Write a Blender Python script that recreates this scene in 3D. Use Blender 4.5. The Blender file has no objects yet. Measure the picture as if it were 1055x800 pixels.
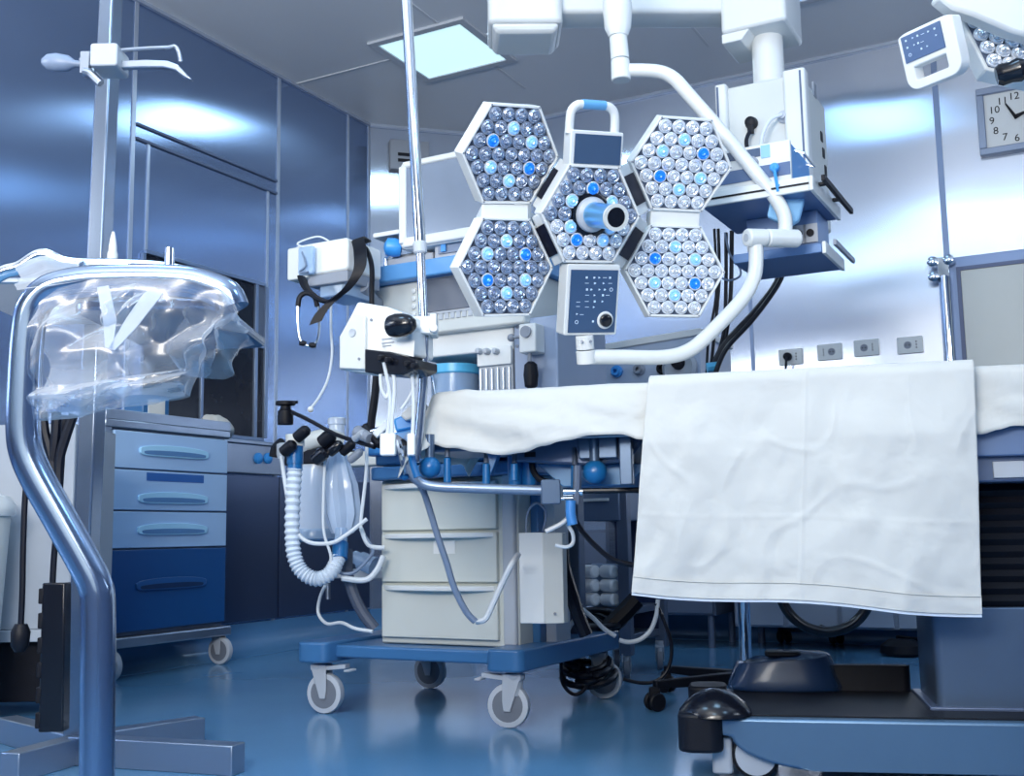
import bpy, bmesh, math, random
from mathutils import Vector, Matrix, noise
random.seed(7)
SC = bpy.context.scene
COL = SC.collection
pi = math.pi
V = Vector

# ------------------------------------------------------------------ camera
F_PX, PITCH, ROLL, CAM_H = 1140.0, 0.131636, -0.0166725, 0.6
cam_d = bpy.data.cameras.new('camera'); cam = bpy.data.objects.new('camera', cam_d); COL.objects.link(cam)
cam_d.sensor_fit = 'HORIZONTAL'; cam_d.sensor_width = 36.0; cam_d.lens = 36.0 * F_PX / 1055.0
cam_d.clip_start = 0.05; cam_d.clip_end = 60
CM = Matrix(((1, 0, 0), (0, -math.sin(PITCH), -math.cos(PITCH)), (0, math.cos(PITCH), -math.sin(PITCH)))) @ Matrix.Rotation(ROLL, 3, 'Z')
cam.matrix_world = Matrix.Translation((0, 0, CAM_H)) @ CM.to_4x4()
SC.camera = cam
CP = V((0, 0, CAM_H))
# measuring helpers: where a line of sight of the survey photograph meets a real plane of the room
def ray(px, py): return CM @ V(((px - 527.5) / F_PX, -(py - 400) / F_PX, -1.0))
def at(px, py, Y): d = ray(px, py); return CP + d * (Y / d.y)
def az(px, py, z): d = ray(px, py); return CP + d * ((z - CAM_H) / d.z)
def onp(px, py, p, n): d = ray(px, py); return CP + d * ((V(p) - CP).dot(V(n)) / d.dot(V(n)))
def pts(Y, *l):
    return [at(q[0], q[1], q[2] if len(q) > 2 else Y) for q in l]

YAW = -0.49168
class Frame:
    def __init__(s, o, yaw=YAW, M=None):
        s.M = M if M is not None else Matrix.Translation(V(o)) @ Matrix.Rotation(yaw, 4, 'Z')
        s.I = s.M.inverted()
    def on(s, px, py, ax, val):
        d = s.I.to_3x3() @ ray(px, py); o = s.I @ CP
        return o + d * ((val - o[ax]) / d[ax])
    def w(s, p): return s.M @ V(p)
    def rect(s, x0, y0, x1, y1, yl):        # picture rectangle on the local plane y = yl -> X0,X1,Z0,Z1
        mx, my = (x0 + x1) / 2, (y0 + y1) / 2
        return s.on(x0, my, 1, yl).x, s.on(x1, my, 1, yl).x, s.on(mx, y1, 1, yl).z, s.on(mx, y0, 1, yl).z
    def rectx(s, x0, y0, x1, y1, xl):       # same on local plane x = xl -> Y0,Y1,Z0,Z1
        mx, my = (x0 + x1) / 2, (y0 + y1) / 2
        return s.on(x0, my, 0, xl).y, s.on(x1, my, 0, xl).y, s.on(mx, y1, 0, xl).z, s.on(mx, y0, 0, xl).z

# ------------------------------------------------------------------ materials
MATS = {}
def mat(name, col, rough=0.5, metal=0.0, bump=0.0, bscale=60.0, var=0.0, vscale=8.0, emit=None, es=0.0, spec=0.5, coat=0.0,
        stretch=(1, 1, 1), trans=0.0, sheen=0.0, aniso=0.0, rvar=0.0):
    if name in MATS: return MATS[name]
    m = bpy.data.materials.new(name); m.use_nodes = True
    nt = m.node_tree; N = nt.nodes; L = nt.links
    b = N['Principled BSDF']
    b.inputs['Base Color'].default_value = (*col, 1); b.inputs['Roughness'].default_value = rough
    b.inputs['Metallic'].default_value = metal; b.inputs['Specular IOR Level'].default_value = spec
    b.inputs['Coat Weight'].default_value = coat; b.inputs['Coat Roughness'].default_value = 0.08
    b.inputs['Transmission Weight'].default_value = trans
    b.inputs['Sheen Weight'].default_value = sheen
    if emit: b.inputs['Emission Color'].default_value = (*emit, 1); b.inputs['Emission Strength'].default_value = es
    tc = N.new('ShaderNodeTexCoord'); mp = N.new('ShaderNodeMapping'); mp.inputs['Scale'].default_value = stretch
    L.new(tc.outputs['Object'], mp.inputs['Vector'])
    if var > 0 or rvar > 0:
        n = N.new('ShaderNodeTexNoise'); n.inputs['Scale'].default_value = vscale; n.inputs['Detail'].default_value = 5
        L.new(mp.outputs['Vector'], n.inputs['Vector'])
        if var > 0:
            mx = N.new('ShaderNodeMix'); mx.data_type = 'RGBA'
            mx.inputs[6].default_value = (*[max(0, c * (1 - var)) for c in col], 1)
            mx.inputs[7].default_value = (*[min(1, c * (1 + var)) for c in col], 1)
            L.new(n.outputs['Fac'], mx.inputs[0]); L.new(mx.outputs[2], b.inputs['Base Color'])
        if rvar > 0:
            mr = N.new('ShaderNodeMapRange'); mr.inputs[3].default_value = max(0.02, rough - rvar); mr.inputs[4].default_value = rough + rvar
            L.new(n.outputs['Fac'], mr.inputs[0]); L.new(mr.outputs[0], b.inputs['Roughness'])
    if bump > 0:
        n2 = N.new('ShaderNodeTexNoise'); n2.inputs['Scale'].default_value = bscale; n2.inputs['Detail'].default_value = 4
        bp = N.new('ShaderNodeBump'); bp.inputs['Strength'].default_value = bump; bp.inputs['Distance'].default_value = 0.01
        L.new(mp.outputs['Vector'], n2.inputs['Vector']); L.new(n2.outputs['Fac'], bp.inputs['Height']); L.new(bp.outputs['Normal'], b.inputs['Normal'])
    MATS[name] = m
    return m

WHITE = mat('white_enamel', (0.72, 0.75, 0.76), 0.32, var=0.03, rvar=0.05)
OFFW = mat('offwhite_plastic', (0.62, 0.65, 0.64), 0.42, var=0.04, rvar=0.05)
BEIGE = mat('pale_drawer_plastic', (0.60, 0.63, 0.60), 0.45, var=0.03)
GREYP = mat('grey_plastic', (0.25, 0.28, 0.34), 0.45, var=0.05)
LGREY = mat('light_grey_plastic', (0.45, 0.49, 0.55), 0.4, var=0.05)
BLACK = mat('black_rubber', (0.004, 0.005, 0.010), 0.5, var=0.2, bump=0.1, bscale=200, spec=0.25)
BLACKG = mat('black_gloss', (0.006, 0.007, 0.012), 0.18, var=0.2)
CHROME = mat('chrome', (0.75, 0.80, 0.86), 0.10, 1.0, rvar=0.04, vscale=20)
STEEL = mat('brushed_steel', (0.42, 0.47, 0.55), 0.28, 0.9, var=0.06, bump=0.02, bscale=300, stretch=(1, 1, 0.05))
DSTEEL = mat('dark_steel', (0.16, 0.20, 0.28), 0.38, 0.6, var=0.08)
BLUEM = mat('blue_machine_paint', (0.045, 0.16, 0.36), 0.35, var=0.05, coat=0.2)
BLUEK = mat('blue_plastic', (0.010, 0.125, 0.34), 0.3, var=0.06)
BLUEB = mat('bright_blue_plastic', (0.05, 0.32, 0.78), 0.35, var=0.05)
CYANK = mat('cyan_plastic', (0.10, 0.48, 0.80), 0.35, var=0.05)
LBLUE = mat('light_blue_drawer', (0.40, 0.60, 0.88), 0.35, var=0.03, coat=0.2)
DBLUE = mat('dark_blue_drawer', (0.010, 0.080, 0.26), 0.35, var=0.05, coat=0.2)
SCREEN = mat('dark_screen', (0.05, 0.09, 0.17), 0.22, var=0.08, spec=0.6)
SCREENL = mat('grey_screen', (0.26, 0.31, 0.39), 0.20, 0.35, var=0.05)
CABLEB = mat('black_cable', (0.004, 0.006, 0.014), 0.4, var=0.1, spec=0.25)
CABLEW = mat('white_cable', (0.65, 0.70, 0.75), 0.4, var=0.05)
CABLEG = mat('grey_blue_cable', (0.16, 0.22, 0.33), 0.4, var=0.05)
TYRE = mat('grey_castor_rubber', (0.16, 0.18, 0.22), 0.6, var=0.1)
TYREL = mat('light_castor_rim', (0.50, 0.54, 0.60), 0.5, var=0.05)
PAPER = mat('paper', (0.78, 0.80, 0.80), 0.8, var=0.03)

def cloth_mat(name, col, bump, bsc):
    m = bpy.data.materials.new(name); m.use_nodes = True; nt = m.node_tree; N = nt.nodes; L = nt.links; b = N['Principled BSDF']
    b.inputs['Base Color'].default_value = (*col, 1); b.inputs['Roughness'].default_value = 0.85; b.inputs['Specular IOR Level'].default_value = 0.15
    b.inputs['Sheen Weight'].default_value = 0.15
    tc = N.new('ShaderNodeTexCoord')
    n = N.new('ShaderNodeTexNoise'); n.inputs['Scale'].default_value = bsc; n.inputs['Detail'].default_value = 2.5; n.inputs['Roughness'].default_value = 0.45; n.inputs['Distortion'].default_value = 0.25
    w = N.new('ShaderNodeTexNoise'); w.inputs['Scale'].default_value = 900
    a = N.new('ShaderNodeMath'); a.operation = 'MULTIPLY_ADD'; a.inputs[1].default_value = 0.03
    L.new(tc.outputs['Object'], n.inputs['Vector']); L.new(tc.outputs['Object'], w.inputs['Vector'])
    L.new(w.outputs['Fac'], a.inputs[0]); L.new(n.outputs['Fac'], a.inputs[2])
    bp = N.new('ShaderNodeBump'); bp.inputs['Strength'].default_value = bump; bp.inputs['Distance'].default_value = 0.03
    L.new(a.outputs[0], bp.inputs['Height']); L.new(bp.outputs['Normal'], b.inputs['Normal'])
    MATS[name] = m
    return m
CLOTH = cloth_mat('white_surgical_cloth', (0.61, 0.615, 0.595), 0.45, 9.0)
HEMM = cloth_mat('white_hem_cloth', (0.62, 0.72, 0.86), 0.2, 20.0)

def plastic_mat():
    m = bpy.data.materials.new('clear_plastic_film'); m.use_nodes = True; nt = m.node_tree; N = nt.nodes; L = nt.links
    N.remove(N['Principled BSDF']); out = N['Material Output']
    tr = N.new('ShaderNodeBsdfTransparent'); tr.inputs[0].default_value = (0.93, 0.96, 1.0, 1)
    gl = N.new('ShaderNodeBsdfGlossy'); gl.inputs['Roughness'].default_value = 0.25
    df = N.new('ShaderNodeBsdfTranslucent'); df.inputs[0].default_value = (0.80, 0.85, 0.92, 1)
    d2 = N.new('ShaderNodeBsdfDiffuse'); d2.inputs[0].default_value = (0.85, 0.88, 0.92, 1)
    tc = N.new('ShaderNodeTexCoord')
    n = N.new('ShaderNodeTexNoise'); n.inputs['Scale'].default_value = 5; n.inputs['Detail'].default_value = 3; n.inputs['Distortion'].default_value = 0.8
    L.new(tc.outputs['Object'], n.inputs['Vector'])
    bp = N.new('ShaderNodeBump'); bp.inputs['Strength'].default_value = 0.35; bp.inputs['Distance'].default_value = 0.03
    L.new(n.outputs['Fac'], bp.inputs['Height'])
    for s in (gl, df, d2): L.new(bp.outputs['Normal'], s.inputs['Normal'])
    lw = N.new('ShaderNodeLayerWeight'); lw.inputs['Blend'].default_value = 0.35; L.new(bp.outputs['Normal'], lw.inputs['Normal'])
    m1 = N.new('ShaderNodeMixShader'); m1.inputs[0].default_value = 0.5; L.new(df.outputs[0], m1.inputs[1]); L.new(d2.outputs[0], m1.inputs[2])
    m2 = N.new('ShaderNodeMixShader'); m2.inputs[0].default_value = 0.30; L.new(m1.outputs[0], m2.inputs[1]); L.new(gl.outputs[0], m2.inputs[2])
    mr = N.new('ShaderNodeMapRange'); mr.inputs[1].default_value = 0.0; mr.inputs[2].default_value = 0.9; mr.inputs[3].default_value = 0.17; mr.inputs[4].default_value = 0.72
    L.new(lw.outputs['Facing'], mr.inputs[0])
    m3 = N.new('ShaderNodeMixShader'); L.new(mr.outputs[0], m3.inputs[0]); L.new(tr.outputs[0], m3.inputs[1]); L.new(m2.outputs[0], m3.inputs[2])
    L.new(m3.outputs[0], out.inputs[0])
    return m
FILM = plastic_mat()
def clear_mat(name, col, fac):
    m = bpy.data.materials.new(name); m.use_nodes = True; nt = m.node_tree; N = nt.nodes; L = nt.links; b = N['Principled BSDF']; out = N['Material Output']
    b.inputs['Base Color'].default_value = (*col, 1); b.inputs['Roughness'].default_value = 0.15
    tr = N.new('ShaderNodeBsdfTransparent'); tr.inputs[0].default_value = (0.85, 0.92, 1.0, 1)
    lw = N.new('ShaderNodeLayerWeight'); lw.inputs['Blend'].default_value = 0.3
    mr = N.new('ShaderNodeMapRange'); mr.inputs[3].default_value = fac; mr.inputs[4].default_value = 0.95; L.new(lw.outputs['Facing'], mr.inputs[0])
    ms = N.new('ShaderNodeMixShader'); L.new(mr.outputs[0], ms.inputs[0]); L.new(tr.outputs[0], ms.inputs[1]); L.new(b.outputs[0], ms.inputs[2]); L.new(ms.outputs[0], out.inputs[0])
    return m
CLEAR = clear_mat('clear_plastic_blueish', (0.45, 0.62, 0.85), 0.45)
MILKY = clear_mat('milky_plastic', (0.72, 0.80, 0.90), 0.6)

# ------------------------------------------------------------------ mesh builder
def catmull(P, k=6, closed=False):
    P = [V(p) for p in P]; n = len(P)
    if n < 3: return P
    out = []
    rng = range(n if closed else n - 1)
    for i in rng:
        if closed: a, b, c, d = P[(i - 1) % n], P[i], P[(i + 1) % n], P[(i + 2) % n]
        else: a, b, c, d = P[max(i - 1, 0)], P[i], P[i + 1], P[min(i + 2, n - 1)]
        for j in range(k):
            t = j / k
            out.append(0.5 * ((2 * b) + (c - a) * t + (2 * a - 5 * b + 4 * c - d) * t * t + (3 * b - a - 3 * c + d) * t ** 3))
    if not closed: out.append(P[-1])
    return out
WM = {}
class MB:
    def __init__(s, fr=None):
        s.v = []; s.f = []; s.mi = []; s.cur = 0; s.M = fr.M if isinstance(fr, Frame) else (fr if fr is not None else Matrix.Identity(4)); s.flat = []
    def m(s, i): s.cur = i; return s
    def add(s, vs, fs, flat=False):
        o = len(s.v); s.v += [s.M @ V(p) for p in vs]; s.f += [[o + i for i in f] for f in fs]; s.mi += [s.cur] * len(fs)
    def box(s, x0, x1, y0, y1, z0, z1):
        s.add([(x0, y0, z0), (x1, y0, z0), (x1, y1, z0), (x0, y1, z0), (x0, y0, z1), (x1, y0, z1), (x1, y1, z1), (x0, y1, z1)],
              [(0, 3, 2, 1), (4, 5, 6, 7), (0, 1, 5, 4), (1, 2, 6, 5), (2, 3, 7, 6), (3, 0, 4, 7)]); return s
    def cb(s, c, d): return s.box(c[0] - d[0] / 2, c[0] + d[0] / 2, c[1] - d[1] / 2, c[1] + d[1] / 2, c[2] - d[2] / 2, c[2] + d[2] / 2)
    def rbox(s, x0, x1, y0, y1, z0, z1, r=0.01, ax=1, n=4):      # box with rounded outline, extruded along axis ax
        def rr(a0, a1, b0, b1):
            o = []
            for (ca, cb_, st) in ((a1 - r, b1 - r, 0), (a0 + r, b1 - r, 1), (a0 + r, b0 + r, 2), (a1 - r, b0 + r, 3)):
                for i in range(n + 1):
                    t = (st + i / n) * pi / 2; o.append((ca + r * math.cos(t), cb_ + r * math.sin(t)))
            return o
        if ax == 1: P = [(a, y0, b) for a, b in rr(x0, x1, z0, z1)]; e = (0, y1 - y0, 0)
        elif ax == 2: P = [(a, b, z0) for a, b in rr(x0, x1, y0, y1)]; e = (0, 0, z1 - z0)
        else: P = [(x0, a, b) for a, b in rr(y0, y1, z0, z1)]; e = (x1 - x0, 0, 0)
        return s.prism(P, e)
    def prism(s, P, e, sc=1.0):
        n = len(P); P = [V(p) for p in P]; e = V(e); c = sum(P, V()) / n
        Q = [c + (p - c) * sc + e for p in P]
        s.add(P + Q, [tuple(range(n))[::-1], tuple(range(n, 2 * n))] + [(i, (i + 1) % n, n + (i + 1) % n, n + i) for i in range(n)]); return s
    def cyl(s, a, b, r, r2=None, n=18, cap=True):
        a = V(a); b = V(b); r2 = r if r2 is None else r2; d = (b - a).normalized()
        u = d.orthogonal().normalized(); w = d.cross(u)
        vs = [a + (u * math.cos(2 * pi * i / n) + w * math.sin(2 * pi * i / n)) * r for i in range(n)] + [b + (u * math.cos(2 * pi * i / n) + w * math.sin(2 * pi * i / n)) * r2 for i in range(n)]
        fs = [(i, (i + 1) % n, n + (i + 1) % n, n + i) for i in range(n)]
        if cap: fs += [tuple(range(n))[::-1], tuple(range(n, 2 * n))]
        s.add(vs, fs); return s
    def lathe(s, prof, o, d, n=24, ph=0.0):       # prof: (radius, distance along d)
        o = V(o); d = V(d).normalized(); u = d.orthogonal().normalized(); w = d.cross(u); vs = []; fs = []
        for r, h in prof:
            vs += [o + d * h + (u * math.cos(2 * pi * i / n + ph) + w * math.sin(2 * pi * i / n + ph)) * max(r, 1e-5) for i in range(n)]
        for k in range(len(prof) - 1):
            fs += [(k * n + i, k * n + (i + 1) % n, (k + 1) * n + (i + 1) % n, (k + 1) * n + i) for i in range(n)]
        fs += [tuple(range(n))[::-1], tuple(range((len(prof) - 1) * n, len(prof) * n))]
        s.add(vs, fs); return s
    def sph(s, c, r, sc=(1, 1, 1), n=16):
        c = V(c); vs = []; fs = []; h = n // 2
        for k in range(h + 1):
            t = pi * k / h
            rr = max(math.sin(t), 1e-3)
            vs += [c + V((r * sc[0] * rr * math.cos(2 * pi * i / n), r * sc[1] * rr * math.sin(2 * pi * i / n), r * sc[2] * math.cos(t))) for i in range(n)]
        for k in range(h): fs += [(k * n + i, k * n + (i + 1) % n, (k + 1) * n + (i + 1) % n, (k + 1) * n + i) for i in range(n)]
        s.add(vs, fs); return s
    def tube(s, P, r, n=10, sm=True, k=6, closed=False, rf=None, flat=1.0):
        P = catmull(P, k, closed) if sm and len(P) > 2 else [V(p) for p in P]
        m = len(P); T = []
        for i in range(m):
            a = P[(i - 1) % m] if closed else P[max(i - 1, 0)]; b = P[(i + 1) % m] if closed else P[min(i + 1, m - 1)]
            t = (b - a); T.append(t.normalized() if t.length > 1e-9 else V((0, 0, 1)))
        u = T[0].orthogonal().normalized(); vs = []; fs = []
        for i in range(m):
            u = (u - T[i] * u.dot(T[i])).normalized(); w = T[i].cross(u)
            rr = r if rf is None else r * rf(i / max(m - 1, 1), i)
            vs += [P[i] + (u * math.cos(2 * pi * j / n) + w * math.sin(2 * pi * j / n) * flat) * rr for j in range(n)]
        for i in range(m if closed else m - 1):
            q = (i + 1) % m
            fs += [(i * n + j, i * n + (j + 1) % n, q * n + (j + 1) % n, q * n + j) for j in range(n)]
        if not closed: fs += [tuple(range(n))[::-1], tuple(range((m - 1) * n, m * n))]
        s.add(vs, fs); return s
    def ring(s, c, d, R, r, n=40, m=10, sc=1.0):
        c = V(c); d = V(d).normalized(); u = d.orthogonal().normalized(); w = d.cross(u)
        return s.tube([c + (u * math.cos(2 * pi * i / n) + w * math.sin(2 * pi * i / n)) * R for i in range(n)], r, m, sm=False, closed=True)
    def strip(s, P, wd, th=0.002):                # flat ribbon along P, width vector wd
        P = catmull(P, 6); n = len(P); wd = V(wd) / 2; vs = []
        for i, p in enumerate(P):
            t = (P[min(i + 1, n - 1)] - P[max(i - 1, 0)]).normalized(); nn = t.cross(wd).normalized() * th / 2
            vs += [p - wd - nn, p + wd - nn, p + wd + nn, p - wd + nn]
        fs = []
        for i in range(n - 1): fs += [(i * 4 + j, i * 4 + (j + 1) % 4, i * 4 + 4 + (j + 1) % 4, i * 4 + 4 + j) for j in range(4)]
        fs += [(0, 1, 2, 3), ((n - 1) * 4, (n - 1) * 4 + 1, (n - 1) * 4 + 2, (n - 1) * 4 + 3)]
        s.add(vs, fs); return s
    def grid(s, fn, nu, nv):
        vs = [fn(i / nu, j / nv) for j in range(nv + 1) for i in range(nu + 1)]
        s.add(vs, [(j * (nu + 1) + i, j * (nu + 1) + i + 1, (j + 1) * (nu + 1) + i + 1, (j + 1) * (nu + 1) + i) for j in range(nv) for i in range(nu)]); return s
    def text(s, txt, size, M, depth=0.0006):
        c = bpy.data.curves.new('t', 'FONT'); c.body = txt; c.size = size; c.align_x = 'CENTER'; c.align_y = 'CENTER'; c.extrude = depth; c.resolution_u = 3
        o = bpy.data.objects.new('t', c); COL.objects.link(o); dg = bpy.context.evaluated_depsgraph_get()
        me = bpy.data.meshes.new_from_object(o.evaluated_get(dg)); sv = s.M; s.M = sv @ M
        s.add([v.co.copy() for v in me.vertices], [tuple(p.vertices) for p in me.polygons]); s.M = sv
        bpy.data.objects.remove(o); bpy.data.curves.remove(c); bpy.data.meshes.remove(me); return s
    def build(s, name, mats, parent=None, bevel=0.0, smooth=35, recalc=True, label=None, cat=None, group=None, kind=None, origin=None, seg=2, sub=0):
        me = bpy.data.meshes.new(name)
        if parent is not None: pm = WM[parent.name]; W = pm
        else:
            xs = [v.x for v in s.v]; ys = [v.y for v in s.v]; zs = [v.z for v in s.v]
            o = V(origin) if origin is not None else V(((min(xs) + max(xs)) / 2, (min(ys) + max(ys)) / 2, min(zs)))
            W = Matrix.Translation(o)
        I = W.inverted()
        me.from_pydata([I @ v for v in s.v], [], s.f)
        for mt in (mats if isinstance(mats, (list, tuple)) else [mats]): me.materials.append(mt)
        for p, i in zip(me.polygons, s.mi): p.material_index = i
        if recalc:
            bm = bmesh.new(); bm.from_mesh(me); bmesh.ops.recalc_face_normals(bm, faces=bm.faces); bm.to_mesh(me); bm.free()
        me.update()
        if smooth:
            for p in me.polygons: p.use_smooth = True
            me.set_sharp_from_angle(angle=math.radians(smooth))
        ob = bpy.data.objects.new(name, me); COL.objects.link(ob)
        if parent is not None: ob.parent = parent
        else: ob.matrix_world = W
        WM[ob.name] = W
        if bevel > 0:
            b = ob.modifiers.new('bevel', 'BEVEL'); b.width = bevel; b.segments = seg; b.limit_method = 'ANGLE'; b.angle_limit = math.radians(40)
        if sub:
            b = ob.modifiers.new('sub', 'SUBSURF'); b.levels = sub; b.render_levels = sub
        tag(ob, label, cat, group, kind)
        return ob
def tag(o, label=None, cat=None, group=None, kind=None):
    for k, v in (('label', label), ('category', cat), ('group', group), ('kind', kind)):
        if v: o[k] = v
    return o
def thing(name, label, cat, loc, group=None):
    o = bpy.data.objects.new(name, None); COL.objects.link(o); o.empty_display_size = 0.1
    o.matrix_world = Matrix.Translation(V(loc)); WM[o.name] = o.matrix_world.copy()
    return tag(o, label, cat, group)
def cable(name, P, r, m, label, cat='cable', parent=None, group=None, k=8):
    return MB().tube(P, r, 8, k=k).build(name, m, parent, label=label if not parent else None, cat=cat if not parent else None, group=group)
def copytree(root, M):
    """copy a thing with its parts and sub-parts and move it by the world matrix M"""
    def cp(o, par):
        c = o.copy(); COL.objects.link(c)
        if par is not None: c.parent = par
        for ch in o.children: cp(ch, c)
        return c
    c = cp(root, None); c.matrix_world = M @ WM[root.name]; WM[c.name] = c.matrix_world.copy()
    return c

# castor: built in world coordinates as child parts of a thing (castor > fork, tyre, hub)
def castor(parent, p, R, w, ang, twin=False, brake=False, top=0.06, forkm=None, tyrem=None, hubm=None):
    p = V(p); ax = V((math.cos(ang), math.sin(ang), 0)); fw = V((-ax.y, ax.x, 0)); c = p + V((0, 0, R))
    forkm = forkm or LGREY
    off = fw * (R * 0.35)
    c2 = c + off
    t = MB()
    if twin:
        for sgn in (-1, 1): t.lathe([(R * .6, -w * .2), (R * .97, -w * .17), (R, 0), (R * .97, w * .17), (R * .6, w * .2)], c2 + ax * (sgn * w * .3), ax, 24)
    else:
        t.lathe([(R * .78, -w * .5), (R * .97, -w * .42), (R, 0), (R * .97, w * .42), (R * .78, w * .5)], c2, ax, 30)
    wheel = MB().cyl(p + V((0, 0, 2 * R * .72)), c + V((0, 0, R + top * .6)), R * .3, R * .34).lathe([(R * .34, 0), (R * .42, top * .2), (R * .42, top * .35), (R * .34, top * .4)], c + V((0, 0, R + top * .2)), (0, 0, 1), 18)
    if not twin:
        for sgn in (-1, 1):
            o = ax * (sgn * w * .62)
            P = [c2 + o + V((0, 0, -R * .25)) - fw * R * .16, c2 + o + V((0, 0, -R * .25)) + fw * R * .16, c2 + o + fw * R * .22 + V((0, 0, R * .2)), c + o + V((0, 0, R * 1.35)) + fw * R * .55, c + o + V((0, 0, R * 1.35)) - fw * R * .35]
            wheel.prism(P, ax * sgn * w * .14)
        wheel.prism([c - ax * w * .75 + V((0, 0, R * 1.15)) - fw * R * .35, c + ax * w * .75 + V((0, 0, R * 1.15)) - fw * R * .35, c + ax * w * .75 + V((0, 0, R * 1.15)) + fw * R * .55, c - ax * w * .75 + V((0, 0, R * 1.15)) + fw * R * .55], (0, 0, R * .28))
    else:
        wheel.lathe([(R * .55, 0), (R * .85, R * .3), (R * .6, R * .75), (R * .3, R * .95)], c + V((0, 0, R * .1)), (0, 0, 1), 18)
    w0 = wheel.build('castor', forkm, parent, bevel=0.002)
    t.build('tyre', tyrem or TYREL, w0, bevel=0)
    if not twin:
        MB().lathe([(R * .2, -w * .56), (R * .74, -w * .5), (R * .76, 0), (R * .74, w * .5), (R * .2, w * .56)], c2, ax, 24).build('wheel_disc', hubm or TYRE, w0)
    if brake:
        b = MB(); bp = c + fw * R * .5 + V((0, 0, R * 1.15)); fw = -fw
        b.prism([bp - ax * w * .7, bp + ax * w * .7, bp + ax * w * .5 - fw * R * 1.1 + V((0, 0, R * .1)), bp - ax * w * .5 - fw * R * 1.1 + V((0, 0, R * .1))], (0, 0, R * .2))
        for k in range(5):
            q = bp - fw * R * 1.1 + ax * (k - 2) * w * .35; b.cyl(q, q - fw * R * .3, R * .06, n=8)
        b.build('brake_pedal', forkm, w0, bevel=0.001)
    return w0
# ================================================================== ROOM
DL = V((math.sin(-YAW), math.cos(-YAW), 0))       # direction along the window wall, away from the camera
NL = V((DL.y, -DL.x, 0))                          # its normal, into the room
C0 = az(380, 655, 0.0)
CEIL = onp(380, 128, C0, (0, 1, 0)).z
DC = V((math.sin(-YAW + pi / 4), math.cos(-YAW + pi / 4), 0)); NC = V((DC.y, -DC.x, 0))
C1 = az(482, 137.5, CEIL); C1 = C0 + DC * (C1 - C0).dot(DC)
DR = NL.copy()                                     # right wall runs along NL
NR = -DL
def wallL(px, py): return onp(px, py, C0, NL)
def wallC(px, py): return onp(px, py, C0, NC)
def wallR(px, py): return onp(px, py, C1, NR)
LEN_L, LEN_R = 8.6, 6.6
A0 = C0 - DL * LEN_L; A0.z = 0
B1 = C1 + DR * LEN_R; B1.z = 0

ANR = 0.0
def wall_mat(name, c1, c2, rough, metal, sx):
    m = bpy.data.materials.new(name); m.use_nodes = True; nt = m.node_tree; N = nt.nodes; L = nt.links; b = N['Principled BSDF']
    b.inputs['Metallic'].default_value = metal
    tc = N.new('ShaderNodeTexCoord'); mp = N.new('ShaderNodeMapping'); mp.inputs['Scale'].default_value = (0.35, 0.35, 1.6)
    L.new(tc.outputs['Object'], mp.inputs['Vector'])
    n = N.new('ShaderNodeTexNoise'); n.inputs['Scale'].default_value = 1.0; n.inputs['Detail'].default_value = 2; L.new(mp.outputs[0], n.inputs['Vector'])
    mx = N.new('ShaderNodeMix'); mx.data_type = 'RGBA'; mx.inputs[6].default_value = (*c1, 1); mx.inputs[7].default_value = (*c2, 1)
    L.new(n.outputs['Fac'], mx.inputs[0]); L.new(mx.outputs[2], b.inputs['Base Color'])
    n3 = N.new('ShaderNodeTexNoise'); n3.inputs['Scale'].default_value = 0.9; n3.inputs['Detail'].default_value = 1; L.new(tc.outputs['Object'], n3.inputs['Vector'])
    bp = N.new('ShaderNodeBump'); bp.inputs['Strength'].default_value = 0.5; bp.inputs['Distance'].default_value = 0.05; L.new(n3.outputs['Fac'], bp.inputs['Height']); L.new(bp.outputs['Normal'], b.inputs['Normal'])
    cx = N.new('ShaderNodeCombineXYZ')
    for k_ in range(3): cx.inputs[k_].default_value = sx[k_]
    L.new(cx.outputs[0], b.inputs['Tangent']); b.inputs['Anisotropic'].default_value = 0.92; b.inputs['Anisotropic Rotation'].default_value = ANR
    b.inputs['Roughness'].default_value = rough
    return m
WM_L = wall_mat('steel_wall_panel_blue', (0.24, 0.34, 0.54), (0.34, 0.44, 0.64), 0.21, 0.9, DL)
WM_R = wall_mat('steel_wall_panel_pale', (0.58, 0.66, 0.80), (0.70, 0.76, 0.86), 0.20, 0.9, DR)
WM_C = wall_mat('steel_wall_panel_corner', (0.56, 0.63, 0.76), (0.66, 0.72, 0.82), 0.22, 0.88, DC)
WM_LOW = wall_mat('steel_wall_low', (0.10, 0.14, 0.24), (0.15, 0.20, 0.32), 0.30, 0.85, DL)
WM_BACK = mat('far_wall_paint', (0.14, 0.19, 0.30), 0.5, var=0.05, vscale=2)
SEAM = mat('seam_trim', (0.45, 0.52, 0.64), 0.35, 0.5)
SEAMD = mat('seam_dark', (0.08, 0.12, 0.22), 0.5)  # dark tone of the door track and rail grooves

def slab(name, a, b, n, z0, z1, m, th=0.08, kind='structure'):
    a = V(a); b = V(b); a.z = b.z = z0; d = -V(n) * th
    mb = MB().prism([a, b, b + d, a + d], (0, 0, z1 - z0)); return mb.build(name, m, kind=kind, smooth=0)

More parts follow.
